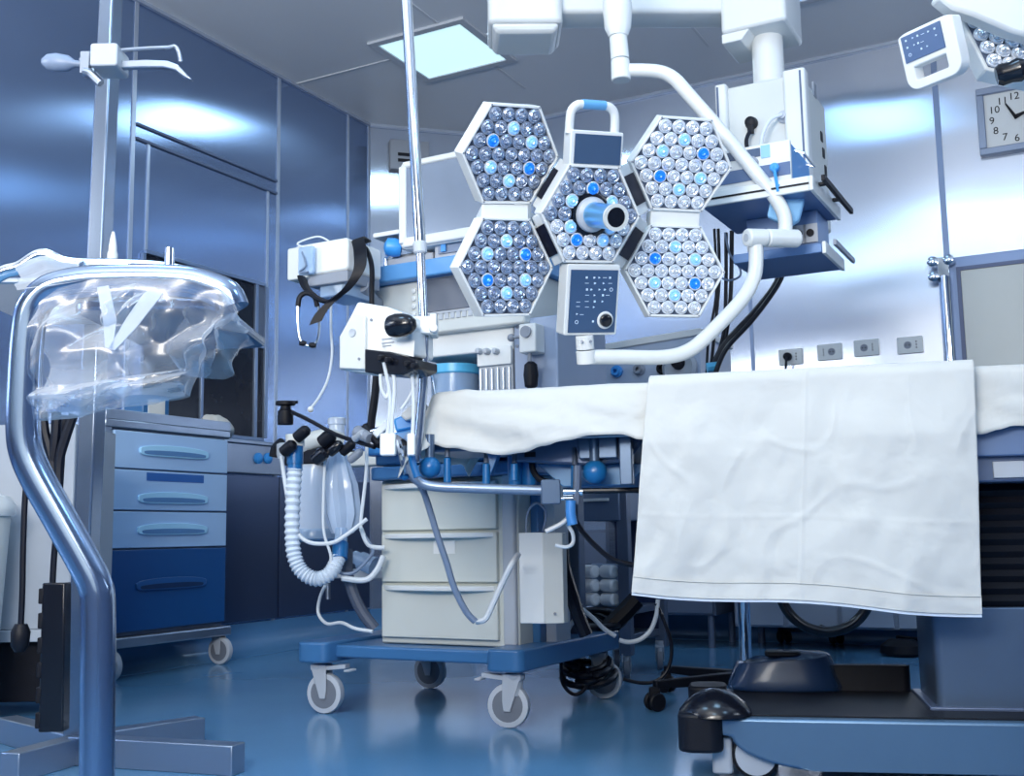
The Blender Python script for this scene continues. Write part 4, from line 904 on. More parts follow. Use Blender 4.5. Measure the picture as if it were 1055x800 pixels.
MB().tube(pts(3.2, *ARM2), 0.0215, 16, k=8).build('upper_arm', WHITE, sl)
v0 = at(640, 83, 3.35); v1 = at(639, 62, 3.35); v2 = at(637, 38, 3.35)
MB().cyl(v0, v1, 0.031, 0.029, n=26).build('swivel_joint', WHITE, sl, bevel=0.004)
MB().cyl(v1 + V((0, 0, .002)), v2, 0.029, 0.028, n=26).build('swivel_sleeve', WHITE, sl, bevel=0.002)
v3 = at(635, 8, 3.35)
MB().lathe([(0.030, 0), (0.042, 0.03), (0.047, 0.09), (0.045, 0.16), (0.036, 0.22)], v2, (0, 0, 1), 28).build('suspension_head', WHITE, sl)
MB().cyl(v2 + V((0, 0, .2)), V((v2.x, v2.y, CEIL)), 0.034).lathe([(0.034, 0), (0.11, 0.03), (0.12, 0.08)], V((v2.x, v2.y, CEIL - 0.08)), (0, 0, 1)).build('drop_tube', WHITE, sl)

# --- second lamp near the clock: only its control head and one module edge come into view
s2 = thing('surgical_light', 'second operating lamp with white handle frame and keypad hanging above the clock', 'surgical lamp', at(985, 50, 2.6))
Y2 = 2.45
P = pts(Y2, (928, 36, 2.45), (930, 80, 2.45), (944, 94, 2.45), (986, 78, 2.40), (990, 60, 2.40), (981, 12, 2.40))
o, xx, yy = at(929, 37, 2.47), at(979, 14, 2.36), at(934, 90, 2.50)
X = (xx - o).normalized(); Zt = (o - yy); Yl = Zt.cross(X).normalized()
if Yl.y < 0: Yl = -Yl
Zl = X.cross(Yl)
F2 = Frame(None, M=Matrix(((X.x, Yl.x, Zl.x, o.x), (X.y, Yl.y, Zl.y, o.y), (X.z, Yl.z, Zl.z, o.z), (0, 0, 0, 1))))
def l2(px, py, y=0.0): return F2.on(px, py, 1, y)
k0, k1, k2, k3 = l2(930, 36), l2(976, 14), l2(934, 66), l2(975, 48)
hx0, hx1 = l2(929, 60).x, l2(988, 50).x; hz0 = (l2(941, 93).z + l2(975, 82).z) / 2; hz1 = (l2(932, 35).z + l2(976, 13).z) / 2
zk = (k2.z + k3.z) / 2
mb = MB(F2); bw = 0.012; R_ = 0.025
# ring-shaped body: rounded rectangle outline with opening
def rr(a0, a1, b0, b1, r, y, n=5):
    o_ = []
    for (ca, cb_, st) in ((a1 - r, b1 - r * .3, 0), (a0 + r, b1 - r * .3, 1), (a0 + r, b0 + r, 2), (a1 - r, b0 + r, 3)):
        for i in range(n + 1):
            t = (st + i / n) * pi / 2; o_.append((ca + r * math.cos(t), y, cb_ + r * (math.sin(t) if b0 + r == cb_ else .3 * math.sin(t))))
    return o_
out = rr(hx0, hx1, hz0, hz1, 0.03, 0); inn = rr(hx0 + 0.026, hx1 - 0.034, hz0 + 0.022, zk - 0.014, 0.004, 0)
n = len(out); th = 0.035
mb.add(out + inn + [(p[0], th, p[2]) for p in out] + [(p[0], th, p[2]) for p in inn],
       [(i, (i + 1) % n, n + (i + 1) % n, n + i) for i in range(n)] + [(2 * n + i, 2 * n + (i + 1) % n, 3 * n + (i + 1) % n, 3 * n + i) for i in range(n)] +
       [(i, (i + 1) % n, 2 * n + (i + 1) % n, 2 * n + i) for i in range(n)] + [(n + i, n + (i + 1) % n, 3 * n + (i + 1) % n, 3 * n + i) for i in range(n)])
hb = mb.build('control_head', WHITE, s2, bevel=0.003)
kx0, kx1 = hx0 + 0.010, hx1 - 0.030
kp = MB(F2).box(kx0, kx1, -0.003, 0.004, zk, hz1 - 0.008).build('keypad', mat('keypad_blue2', (0.03, 0.085, 0.21), 0.35), hb)
marks(F2, kx0, zk, kx1 - kx0, hz1 - .008 - zk, -0.003, hb, [(.12, .82, 's'), (.3, .82, 't'), (.42, .82, 's'), (.55, .8, 'd'), (.7, .8, 'b'), (.85, .8, 's'), (.12, .55, 's'), (.3, .55, 't'), (.4, .55, 's'), (.5, .53, 'd'), (.15, .25, 'o'), (.45, .3, 's'), (.6, .3, 't'), (.86, .55, 't')])
# arm stub up to the ceiling
st = at(980, 6, 2.5); MB().cyl(st, st + V((0, .02, .12)), 0.03).build('head_joint', WHITE, s2)
# hexagonal module seen from below
mc = at(1046, 40, 2.35)
fm = hexframe((mc.x + 0.12, mc.y, mc.z + 0.06), (-0.45, -0.35, -0.82), (0.75, -0.60, -0.15))
q = [at(990, 22, 2.52), at(1027, 69, 2.50), at(1083, 82, 2.50), at(1112, 46, 2.50), at(1076, -2, 2.52), at(1020, -14, 2.54)]
cc = sum(q, V()) / 6; nn_ = (q[1] - q[0]).cross(q[2] - q[0]).normalized()
if nn_.y > 0: nn_ = -nn_
x_ = (q[0] - cc).normalized()
fm = hexframe(cc, nn_, -x_)
RR = (q[0] - cc).length
h = MB(fm); h.prism(hexpts(RR, 0.004), (0, 0.05, 0)); m2 = h.build('light_module', WHITE, s2, bevel=0.004)
MB(fm).prism(hexpts(RR * .93, 0.003), (0, 0.002, 0)).build('module_backing', mat('module_backing', (0, 0, 0)), m2, smooth=0)
nrow = 4; sp = 0.0412 * RR / RH
for r_, cn_ in enumerate([4, 5, 6, 7, 6, 5, 4]):
    for k in range(cn_):
        ob = bpy.data.objects.new('lens', MESH_P); COL.objects.link(ob); ob.parent = m2
        ob.matrix_local = WM[m2.name].inverted() @ fm.M @ Matrix.Translation(((k - (cn_ - 1) / 2) * sp, 0.002, (3 - r_) * sp * .866)) @ Matrix.Scale(RR / RH, 4)
kb_ = at(1036, 76, 2.44)
MB().lathe([(0.020, -.02), (0.026, -0.01), (0.024, 0.01), (0.028, 0.03), (0.020, 0.045)], kb_, (0.85, -.3, .15), 24).build('black_knob', BLACKG, m2)
cu = at(1030, 15, 2.55)
MB().prism([at(*p, 2.40) for p in ((966, -4), (982, 9), (1004, 16), (1043, 33), (1075, 42), (1090, 10), (1060, -25), (1000, -30))], (0, .06, .01)).build('white_shroud', WHITE, s2, bevel=.01)
sp_ = st + V((0.06, 0.06, 0.12)); MB().cyl(sp_, V((sp_.x, sp_.y, CEIL)), 0.03).build('drop_tube', WHITE, s2)
# ================================================================== CEILING PENDANT
pn = thing('ceiling_pendant', 'white ceiling-mounted supply pendant with shelves behind the bent lamp arm', 'supply pendant', at(800, 150, 3.7))
YP = 3.65
o = at(740, 170, YP); FP = Frame((o.x, o.y, 0), YAW)
x1 = FP.on(833, 140, 1, 0).x; dp = 0.30
zt0 = FP.on(742, 88, 1, 0).z; zt1 = FP.on(833, 69, 1, 0).z; zt = (zt0 + zt1) / 2; zb = FP.on(790, 235, 1, 0).z
dp = FP.on(856, 120, 0, x1).y
print('pendant', x1, zt, zb, dp)
body = MB(FP).box(0.02, x1 - 0.02, 0.02, dp, zb + 0.05, zt - 0.005).build('supply_box', OFFW, pn, bevel=0.008)
for (a_, b_) in ((0.0, 0.04), (x1 - 0.075, x1)):
    MB(FP).rbox(a_, b_, -0.01, 0.05, zb + 0.05, zt, 0.012, ax=2).build('corner_rail', WHITE, body, bevel=0.003)
for X in (0.008, x1 - 0.018): MB(FP).box(X, X + 0.006, -0.014, -0.009, zb + 0.06, zt - 0.01).build('rail_groove', SEAMD, body)
for py in (140, 157, 175):
    k = FP.on(852 + (py - 140) * .12, py, 0, x1); MB(FP).box(x1 - 0.024, x1 - 0.017, k.y - 0.014, k.y + 0.014, k.z - 0.017, k.z + 0.017).build('side_slot', BLACK, body)
k = FP.on(845, 92, 0, x1); MB(FP).box(x1 - 0.024, x1 - 0.017, k.y - 0.02, k.y + 0.02, k.z - 0.025, k.z + 0.025).build('side_label', GREYP, body)
# column and horizontal boom
cx, cy_ = x1 * 0.55, dp * 0.5
cb = FP.on(792, 75, 1, cy_); ct_ = FP.on(793, 40, 1, cy_)
MB(FP).cyl((cb.x, cy_, zt - 0.01), (cb.x, cy_, ct_.z + 0.05), 0.055, n=30).lathe([(0.085, 0), (0.08, 0.02), (0.058, 0.05)], (cb.x, cy_, zt - 0.006), (0, 0, 1), 30).build('support_column', WHITE, pn, bevel=0.002)
bw = MB(FP); z0 = ct_.z
bw.rbox(cb.x - 0.13, cb.x + 0.10, cy_ - 0.13, cy_ + 0.12, z0, z0 + 0.22, 0.02, ax=2); bw.build('boom_joint', WHITE, pn, bevel=0.01)
MB(FP).prism([(cb.x - 0.13, cy_ - 0.12, z0 - 0.0), (cb.x - 0.03, cy_ - 0.12, z0), (cb.x - 0.06, cy_ - .12, z0 - 0.035), (cb.x - 0.13, cy_ - .12, z0 - 0.035)], (0, 0.2, 0)).build('joint_lug', WHITE, pn, bevel=0.004)
# boom runs towards the second pivot over the lamp
pe = at(540, 22, 3.75); ps = FP.w((cb.x - 0.05, cy_, 0)); pe.z = 0; d_ = (pe - ps); L_ = d_.length; ya_ = math.atan2(d_.y, d_.x)
zbm = at(640, 22, (pe.y + ps.y) / 2).z
FB = Frame((ps.x, ps.y, 0), ya_)
MB(FB).rbox(0.05, L_ - 0.05, -0.07, 0.07, zbm, zbm + 0.13, 0.02, ax=0).build('boom', WHITE, pn, bevel=0.004)
zh = at(545, 46, pe.y).z
MB(FB).rbox(L_ - 0.13, L_ + 0.13, -0.12, 0.12, zh + 0.03, zh + 0.26, 0.03, ax=2).prism([(L_ - .12, -.11, zh + .031), (L_ + .12, -.11, zh + .031), (L_ + .12, .11, zh + .031), (L_ - .12, .11, zh + .031)], (0, 0, -0.03), 0.85).build('pivot_housing', WHITE, pn, bevel=0.012)
MB(FB).cyl((L_, 0, zh + 0.25), (L_, 0, CEIL), 0.06, n=28).lathe([(0.06, 0), (0.17, 0.05), (0.18, 0.1)], (L_, 0, CEIL - 0.1), (0, 0, 1)).build('ceiling_mount', WHITE, pn)
# plug and hose on the front face
k = FP.on(775, 128, 1, 0.02)
pg = MB(FP).lathe([(0.020, 0), (0.022, 0.01), (0.018, 0.03), (0.008, 0.035)], (k.x, 0.02, k.z), (0, -1, 0), 20).box(k.x - 0.009, k.x + 0.009, -0.012, 0.006, k.z - 0.04, k.z).build('supply_plug', BLACK, body)
zz = FP.on(775, 155, 1, 0).z
MB(FP).tube([(k.x, -0.005, k.z - 0.03), (k.x - 0.012, -0.02, k.z - 0.07), (k.x - 0.005, -0.02, zz - 0.03)], 0.007, 8).build('plug_cord', CABLEB, pg)
k = FP.on(808, 121, 1, 0.02); MB(FP).lathe([(0.022, 0), (0.022, 0.01), (0.014, 0.016), (0.012, 0.03)], (k.x, 0.02, k.z), (0, -1, 0), 20).build('gas_outlet', LGREY, body)
MB(FP).tube([(k.x, -0.01, k.z), (k.x - 0.035, -0.03, k.z - 0.02), (k.x - 0.06, -0.04, k.z - 0.07), (k.x - 0.07, -0.04, k.z - 0.13)], 0.006, 8).build('outlet_hose', CABLEW, body)
# two shelves
def shelf(pxl, pyl, pxr, pyr, pxb, pyb, th, yf, nm='shelf'):
    zs = FP.on(pxr, pyr, 1, yf).z; xr = FP.on(pxr, pyr, 1, yf).x; xl = xr - (FP.on(pxr, pyr, 1, yf).x - FP.on(pxl, pyl, 1, yf).x)
    yb = FP.on(pxb, pyb, 0, xr).y
    s_ = MB(FP).box(xl, xr, yf, yb, zs - th, zs).build(nm, mat('shelf_blue_under', (0.10, 0.20, 0.42), 0.35, 0.2), pn, bevel=0.003)
    MB(FP).box(xl, xr, yf - 0.012, yf, zs - th - 0.004, zs + 0.006).build('shelf_edge', WHITE, s_, bevel=0.002)
    MB(FP).box(xr, xr + 0.012, yf - 0.012, yb, zs - th - 0.004, zs + 0.006).build('shelf_edge', WHITE, s_, bevel=0.002)
    MB(FP).box(xr + 0.030, xr + 0.042, yf + 0.02, yb + 0.06, zs - 0.006, zs + 0.012).build('side_rail', BLACK, s_, bevel=0.001)
    for f_ in (.2, .7): MB(FP).box(xr + .01, xr + .032, yf + (yb - yf) * f_ - .01, yf + (yb - yf) * f_ + .01, zs - .004, zs + .004).build('rail_bracket', BLACK, s_)
    MB(FP).box(xl, xr, yf - 0.014, yf - 0.012, zs - th * .5 - .003, zs - th * .5 + .003).build('front_groove', BLACK, s_)
    return xl, xr, yf, yb, zs
YF = -0.30
S1 = shelf(722, 208, 834, 184, 862, 216, 0.035, YF)
print('shelf1', S1)
z2 = S1[4] - 0.17
s2_ = MB(FP).box(S1[0] + 0.06, S1[1] + 0.0, YF + 0.12, S1[3] + 0.02, z2 - 0.03, z2).build('lower_shelf', mat('shelf_blue_under', (0, 0, 0)), pn, bevel=0.003)
MB(FP).box(S1[1], S1[1] + 0.012, YF + 0.12, S1[3] + 0.02, z2 - 0.034, z2 + 0.004).build('shelf_edge', WHITE, s2_, bevel=0.002)
MB(FP).box(S1[1] + 0.03, S1[1] + 0.04, YF + 0.14, S1[3] + 0.05, z2 - 0.006, z2 + 0.01).build('side_rail', GREYP, s2_)
bk = MB(FP).box(S1[0] + 0.08, S1[1] - 0.03, YF + 0.22, S1[3], z2, S1[4] - 0.035).build('socket_strip', mat('strip_blue_grey', (0.14, 0.24, 0.46), 0.4), pn, bevel=0.003)
for f_ in (.10, .62, .74, .9):
    X = S1[0] + .08 + (S1[1] - S1[0] - .11) * f_
    MB(FP).box(X - .022, X + .022, YF + .212, YF + .22, z2 + .03, z2 + .09).build('socket_plate', LGREY, bk)
    MB(FP).cyl((X, YF + .212, z2 + .06), (X, YF + .205, z2 + .06), .012, n=14).build('socket_hole', BLACK, bk)
# electrosurgical generator on the shelf
ge = thing('generator_unit', 'silver electrosurgical generator with blue side standing on the pendant shelf', 'medical device', FP.w((S1[1] - .15, YF + .1, S1[4])))
yg = YF + 0.03
g0, g1 = FP.on(752, 175, 1, yg).x, FP.on(815, 160, 1, yg).x; gz = FP.on(800, 149, 1, yg).z
hh_ = gz - S1[4]
yb = yg + 0.24
MB(FP).box(g0 - 0.06, g1, yg, yb, S1[4] + 0.012, gz).build('generator_case', BLUEB, ge, bevel=0.004)
fpn = MB(FP).box(g0 - 0.062, g1 + 0.002, yg - 0.016, yg, S1[4] + 0.008, gz + 0.004).build('front_panel', WHITE, ge, bevel=0.003)
zz0 = S1[4] + 0.012
MB(FP).box(g0 - 0.062, g1, yg - 0.019, yg - 0.015, zz0 + hh_ * .12, zz0 + hh_ * .42).build('dark_band', mat('band_blue', (0.08, 0.14, 0.28), 0.35), fpn)
MB(FP).box(g0 - .03, g1 - .09, yg - .019, yg - .015, zz0 + hh_ * .66, zz0 + hh_ * .86).build('readout', SCREEN, fpn)
MB(FP).box(g1 - .088, g1 - .06, yg - .019, yg - .015, zz0 + hh_ * .60, zz0 + hh_ * .9).build('blue_key', mat('key_blue', (0.25, 0.50, 0.85), 0.4), fpn)
MB(FP).box(g0 - .056, g0 - .034, yg - .019, yg - .015, zz0 + hh_ * .60, zz0 + hh_ * .9).build('blue_key', mat('key_blue', (0, 0, 0)), fpn)
MB(FP).lathe([(0.020, 0), (0.020, .014), (.014, .018), (.001, .018)], ((g0 + g1) / 2 - .02, yg - .015, zz0 + hh_ * .52), (0, -1, 0), 20).build('control_knob', GREYP, fpn)
MB(FP).lathe([(0.014, 0), (0.014, .02), (.010, .024), (.001, .024)], (g1 - .045, yg - .015, zz0 + hh_ * .30), (0, -1, 0), 20).tube([(g1 - .045, yg - .035, zz0 + hh_ * .30), (g1 - .04, yg - .045, zz0 + hh_ * .1), (g1 - .035, yg - .04, zz0 - 0.04)], 0.005, 8).build('blue_connector', BLUEB, fpn)
MB(FP).tube([(g1 + .004, yg + .03, gz - .02), (g1 + .03, yg + .03, gz - .03), (g1 + .03, yg + .18, gz - .03), (g1 + .004, yg + .18, gz - .02)], 0.004, 8, sm=False).build('side_handle', CHROME, ge)
# pale blue bag hanging from the shelf edge
hb_ = [at(x, y, 3.30) for x, y in ((795, 198), (824, 196), (829, 204), (823, 227), (812, 233), (790, 223))]
bgth = thing('blue_disposal_bag', 'pale blue pouch hung below the pendant shelf behind the lamp arm', 'pouch', hb_[0])
MB().prism(hb_, (0.01, 0.03, 0)).build('pouch', mat('pouch_blue', (0.26, 0.55, 0.88), 0.55, var=0.08, bump=0.3, bscale=20), bgth, bevel=0.006)
hk = FP.w((S1[1] - .09, YF - .015, S1[4] - .01))
MB().tube([at(805, 199, 3.30), at(804, 193, 3.30), hk], 0.004, 8).build('hook', BLUEB, bgth)
sb = at(826, 238, 3.55); MB().tube([sb, sb + V((0, 0, .09))], 0.012, 10, sm=False).build('strap', BLUEB, bgth) if False else None
# cables falling from the pendant
CC = (( ((748, 240), (748, 290), (746, 340), (738, 370), (732, 386)), 0.007), (((740, 236), (741, 290), (736, 345), (732, 384)), 0.006), (((754, 238), (753, 300), (748, 345), (738, 384)), 0.008),
      (((736, 236), (738, 300), (730, 350), (728, 386)), 0.005))
for i, (P_, r_) in enumerate(CC):
    cable('hanging_cable', pts(3.95, *P_), r_, CABLEB, 'black cables hanging close together from the pendant behind the lamp', group='black cables under the pendant', cat='cable')
cable('hanging_cable', pts(3.9, (806, 236), (807, 268), (800, 293), (778, 322), (750, 352), (739, 370), (733, 388)), 0.014, CABLEB, 'thick black cable curving from the pendant down past the lamp elbow')
cable('hanging_cable', pts(3.85, (824, 245), (812, 270), (800, 296), (775, 330), (748, 360), (736, 388)), 0.009, CABLEB, 'slimmer black cable slanting down beside the thick curved one')
cable('hanging_cable', pts(3.9, (747, 240), (752, 262), (762, 276), (762, 285), (752, 289), (744, 287)), 0.004, CABLEG, 'thin grey wire making a small loop beside the lamp')
lp = at(733, 380, 3.9); cable('cable_tie', [lp + V((-.02, -.02, 0)), lp + V((.02, -.02, 0.004))], 0.018, CYANK, 'cyan band wrapped round the bundle of black cables', cat='cable tie')
# ================================================================== OPERATING TABLE
TA = az(441, 402, 1.0); TB = az(1043, 372, 1.0); tyaw = math.atan2(TB.y - TA.y, TB.x - TA.x)
TT = Frame((TA.x, TA.y, 0), tyaw)
TLN, TWD, TZ = 2.05, 0.56, 0.985
ot = thing('operating_table', 'grey steel operating table on a heavy wheeled base under white sheets', 'operating table', TT.w((1.2, 0.28, 0)))
TGREY = mat('table_grey_metal', (0.10, 0.14, 0.24), 0.34, 0.35, var=0.06)
TLITE = mat('table_light_metal', (0.10, 0.15, 0.235), 0.30, 0.5, var=0.05)
for (a_, b_) in ((0.03, 0.55), (0.58, 1.20), (1.23, TLN)):
    MB(TT).rbox(a_, b_, 0.02, TWD - 0.02, TZ - 0.075, TZ - 0.012, 0.02, ax=2).build('mattress_pad', BLACK, ot, bevel=0.012)
MB(TT).box(0.05, TLN, 0.05, TWD - 0.05, TZ - 0.10, TZ - 0.075).build('table_frame', TGREY, ot, bevel=0.004)
for y in (0.0, TWD + 0.0): MB(TT).box(0.30, TLN, y - 0.005, y + 0.005, TZ - 0.135, TZ - 0.105).build('side_rail', STEEL, ot, bevel=0.002)
# head-end mechanism hanging below the sheet
def tr(x0, y0, x1, y1, y): return TT.rect(x0, y0, x1, y1, y)
a0, a1, b0, b1 = tr(529, 440, 655, 478, 0.12)
MB(TT).prism([(a0, 0.10, b0 + .01), (TT.on(600, 478, 1, .1).x, 0.10, b0 - 0.005), (a1 - 0.02, 0.10, b0 + 0.0), (a1 + 0.02, .10, b0 + .05), (a1 + 0.02, 0.10, b1 + .02), (a0, 0.10, b1 + .02)], (0, 0.30, 0)).build('tilt_housing', TGREY, ot, bevel=0.006)
a0, a1, b0, b1 = tr(596, 440, 636, 473, 0.08); MB(TT).box(a0, a1, 0.075, 0.10, b0, b1).build('housing_cover', TLITE, ot, bevel=0.004)
a0, a1, b0, b1 = tr(540, 466, 551, 471, 0.09); MB(TT).box(a0, a1, 0.093, 0.10, b0, b1).build('latch', BLACK, ot, bevel=0.001)
a0, a1, b0, b1 = tr(639, 440, 652, 500, 0.07); MB(TT).box(a0, a1, 0.05, 0.085, b0, b1 + .05).build('rail_bracket', TLITE, ot, bevel=0.003)
a0, a1, b0, b1 = tr(440, 448, 530, 467, 0.2); MB(TT).box(a0 + .03, a1 + .05, 0.12, 0.42, b0, b1 + .05).build('head_frame', TGREY, ot, bevel=0.006)
# slanted blue brace
P = [TT.on(*p, 1, 0.03) for p in ((503, 462), (516, 462), (505, 490), (497, 486))]
MB(TT).prism([(p.x, 0.03, p.z) for p in P], (0, 0.03, 0)).build('brace', BLUEM, ot, bevel=0.002)
P = [TT.on(*p, 1, 0.15) for p in ((553, 478), (668, 478), (648, 500), (580, 502))]
MB(TT).prism([(p.x, 0.15, p.z) for p in P], (0, 0.2, 0)).build('under_plate', mat('under_plate_blue', (0.09, 0.24, 0.46), 0.4, var=0.05), ot, bevel=0.003)
# ball handles and levers
for (px, py, r_, lab) in ((443, 482, 0.030, ''), (417, 489, 0.017, ''), (613, 487, 0.034, '')):
    c = at(px, py, 3.0); g_ = MB().sph(c, r_, n=22).build('ball_handle', BLUEK, ot)
    MB().cyl(c + V((0, 0, r_ * .8)), c + V((0.0, 0, r_ + 0.06)), r_ * .42).build('ball_stem', TLITE, g_)
for px_ in (531, 545): MB().lathe([(.012, -.03), (.020, -.022), (.022, .03), (.022, .06)], at(px_, 492, 3.12), (0, 0, 1), 18).build('blue_stub', BLUEK, ot)
MB().tube(pts(3.10, (548, 470), (549, 484), (556, 494), (568, 498)), .009, 10).build('curved_cable', BLACK, ot)
for (px, p0, p1) in ((461, 472, 498), (501, 478, 500), (530, 478, 496), (592, 480, 506)):
    a_, b_ = at(px, p0, 3.02), at(px, p1, 3.02); lv = MB().cyl(a_, b_, 0.010, 0.011).build('lever_grip', BLUEK, ot, bevel=0.002)
    MB().cyl(at(px, p0 - 18, 3.04), a_, 0.007).build('lever_shaft', DSTEEL, lv)
MB().tube([at(410, 455, 3.0), at(414, 470, 2.98), at(419, 489, 2.98)], 0.009, 8).build('release_lever', CHROME, ot)
# tubular push rail in front of the drawers
yr = 2.98
MB().tube(pts(yr, (424, 462), (424, 482), (428, 492), (437, 499), (452, 502), (475, 503), (520, 504.5), (560, 505.5)), 0.0135, 14, k=5).build('push_rail', mat('push_rail_steel', (0.26, 0.32, 0.42), 0.32, 0.6), ot)
MB().tube(pts(yr + .02, (600, 506), (670, 505), (760, 503)), 0.008, 10).build('rail_bar', BLACKG, ot)
c = at(568, 507, yr); MB().rbox(c.x - .028, c.x + .024, c.y - .03, c.y + .03, c.z - .034, c.z + .032, .006).build('rail_clamp', TLITE, ot, bevel=0.003)
MB().cyl(at(580, 507, yr), at(600, 507, yr), 0.011).cyl(at(578, 514, yr), at(596, 513.5, yr), 0.005).build('clamp_pin', CHROME, ot)
MB().tube([at(595, 480, yr), at(594, 520, yr)], 0.012, 10, sm=False).build('clamp_post', DSTEEL, ot)
sl_ = MB().tube(pts(yr - .02, (588, 516), (588, 530), (590, 541)), 0.014, 12).build('blue_sleeve', mat('sleeve_blue', (0.05, 0.22, 0.55), 0.35), ot)
# column, bellows and base
BT = 0.150
bA = az(740, 740, BT); bB = az(1043, 751, BT); byaw = tyaw * 0.85
BF = Frame((bA.x, bA.y, 0), byaw)
BL, BW = 1.25, 0.52
bs = MB(BF)
# long front skirt with wheel arch
def skirt(y0, y1):
    P = [(0.0, y0, BT)]
    P += [(BL, y0, BT), (BL, y0, 0.03), (0.22, y0, 0.03)]
    for i in range(9):
        t_ = pi * 0.5 * i / 8; P.append((0.22 - 0.19 * math.sin(t_) , y0, 0.03 + 0.075 * (1 - math.cos(t_)) ** .8 ))
    P += [(0.0, y0, 0.108)]
    return P
bs.prism(skirt(0, 0), (0, 0.03, 0)); bs.box(0.0, BL, 0.02, BW, BT - 0.03, BT)
bs.box(0.26, BL, BW - .03, BW, 0.03, BT - .04).box(0.28, BL, 0.03, BW - .03, 0.05, BT - .045)
bs.build('base', mat('base_blue_grey', (0.095, 0.175, 0.28), 0.33, 0.45, var=0.06), ot, bevel=0.008, seg=3)
MB(BF).box(0.03, 0.80, 0.03, BW - 0.01, BT, BT + 0.004).build('base_mat', BLACK, ot, bevel=0.001)
for y0 in (-0.03, BW - .07):
    bp = MB(BF); bp.rbox(-0.098, 0.010, y0, y0 + 0.13, BT - 0.080, BT + 0.012, 0.035, ax=2, n=6).build('corner_bumper', BLACK, ot, bevel=0.008, seg=3)
c = BF.w((-0.008, 0.05, BT + 0.012))
MB().lathe([(0.090, -0.01), (0.088, 0.0), (0.074, 0.018), (0.052, 0.036), (0.028, 0.048), (0.001, 0.052)], c, (0, 0, 1), 30).build('castor_dome', BLACKG, ot, bevel=0)
for (x, y) in ((0.085, 0.06), (0.085, BW - 0.07), (BL - .1, 0.09), (BL - .1, BW - .07)):
    p = BF.w((x, y, 0))
    w_ = MB().lathe([(0.045, -0.03), (0.055, -0.028), (0.059, -0.018), (0.059, 0.018), (0.055, 0.028), (0.045, 0.03)], (p.x, p.y, 0.059), BF.M.to_3x3() @ V((0, 1, 0)), 30).build('base_wheel', BLACK, ot)
    MB().lathe([(0.001, -0.034), (0.03, -0.033), (0.049, -0.031), (0.049, 0.031), (0.03, 0.033), (0.001, 0.034)], (p.x, p.y, 0.059), BF.M.to_3x3() @ V((0, 1, 0)), 30).build('wheel_hub', LGREY, w_)
    q_ = BF.w((x - 0.075, y, 0)); MB(BF).rbox(x - 0.105, x - 0.055, y - 0.03, y + 0.04, 0.012, 0.100, 0.012, ax=2).build('wheel_guard', LGREY, w_, bevel=0.004)
# column
c0 = BF.on(957, 733, 2, BT); cx0, cy0 = c0.x + .022, c0.y
print('column', cx0, cy0)
cz1 = BF.on(1025, 626, 1, cy0).z; cz2 = BF.on(1025, 500, 1, cy0).z
MB(BF).rbox(cx0, cx0 + 0.42, cy0, cy0 + 0.30, BT, cz1, 0.02, ax=2).build('column', TLITE, ot, bevel=0.004)
MB(BF).box(cx0 - 0.02, cx0 + 0.44, cy0 - 0.015, cy0 + 0.315, BT, BT + 0.012).build('column_flange', TGREY, ot, bevel=0.003)
bl = MB(BF); n_ = 14
for i in range(n_):
    z0_ = cz1 + (TZ - .16 - cz1) * i / n_; z1_ = cz1 + (TZ - .16 - cz1) * (i + 1) / n_; zm_ = (z0_ + z1_) / 2
    ins = 0.012
    bl.add([(cx0 + ins, cy0 + ins, z0_), (cx0 + .42 - ins, cy0 + ins, z0_), (cx0 + .42 - ins, cy0 + .3 - ins, z0_), (cx0 + ins, cy0 + .3 - ins, z0_),
            (cx0, cy0, zm_), (cx0 + .42, cy0, zm_), (cx0 + .42, cy0 + .3, zm_), (cx0, cy0 + .3, zm_),
            (cx0 + ins, cy0 + ins, z1_), (cx0 + .42 - ins, cy0 + ins, z1_), (cx0 + .42 - ins, cy0 + .3 - ins, z1_), (cx0 + ins, cy0 + .3 - ins, z1_)],
           [(k, (k + 1) % 4, 4 + (k + 1) % 4, 4 + k) for k in range(4)] + [(4 + k, 4 + (k + 1) % 4, 8 + (k + 1) % 4, 8 + k) for k in range(4)])
bl.build('bellows', BLACK, ot, smooth=0)
zh0 = TT.on(1028, 497, 1, 0.02).z; xh = TT.on(985, 480, 1, 0.02).x
MB(TT).box(xh - .4, TLN - .1, 0.03, TWD - .03, zh0, TZ - 0.10).build('table_head', TGREY, ot, bevel=0.006)
hb = MB(TT).box(xh - .4, TLN - .1, 0.005, 0.03, TT.on(1028, 470, 1, 0.0).z, TZ - 0.13).build('head_cover', mat('table_blue_grey', (0.13, 0.20, 0.36), 0.35, 0.3), ot, bevel=0.004)
k = TT.on(1035, 484, 1, 0.02); MB(TT).box(k.x - 0.025, k.x + 0.06, 0.022, 0.03, k.z - 0.02, k.z + 0.02).build('head_plate', LGREY, ot, bevel=0.001)

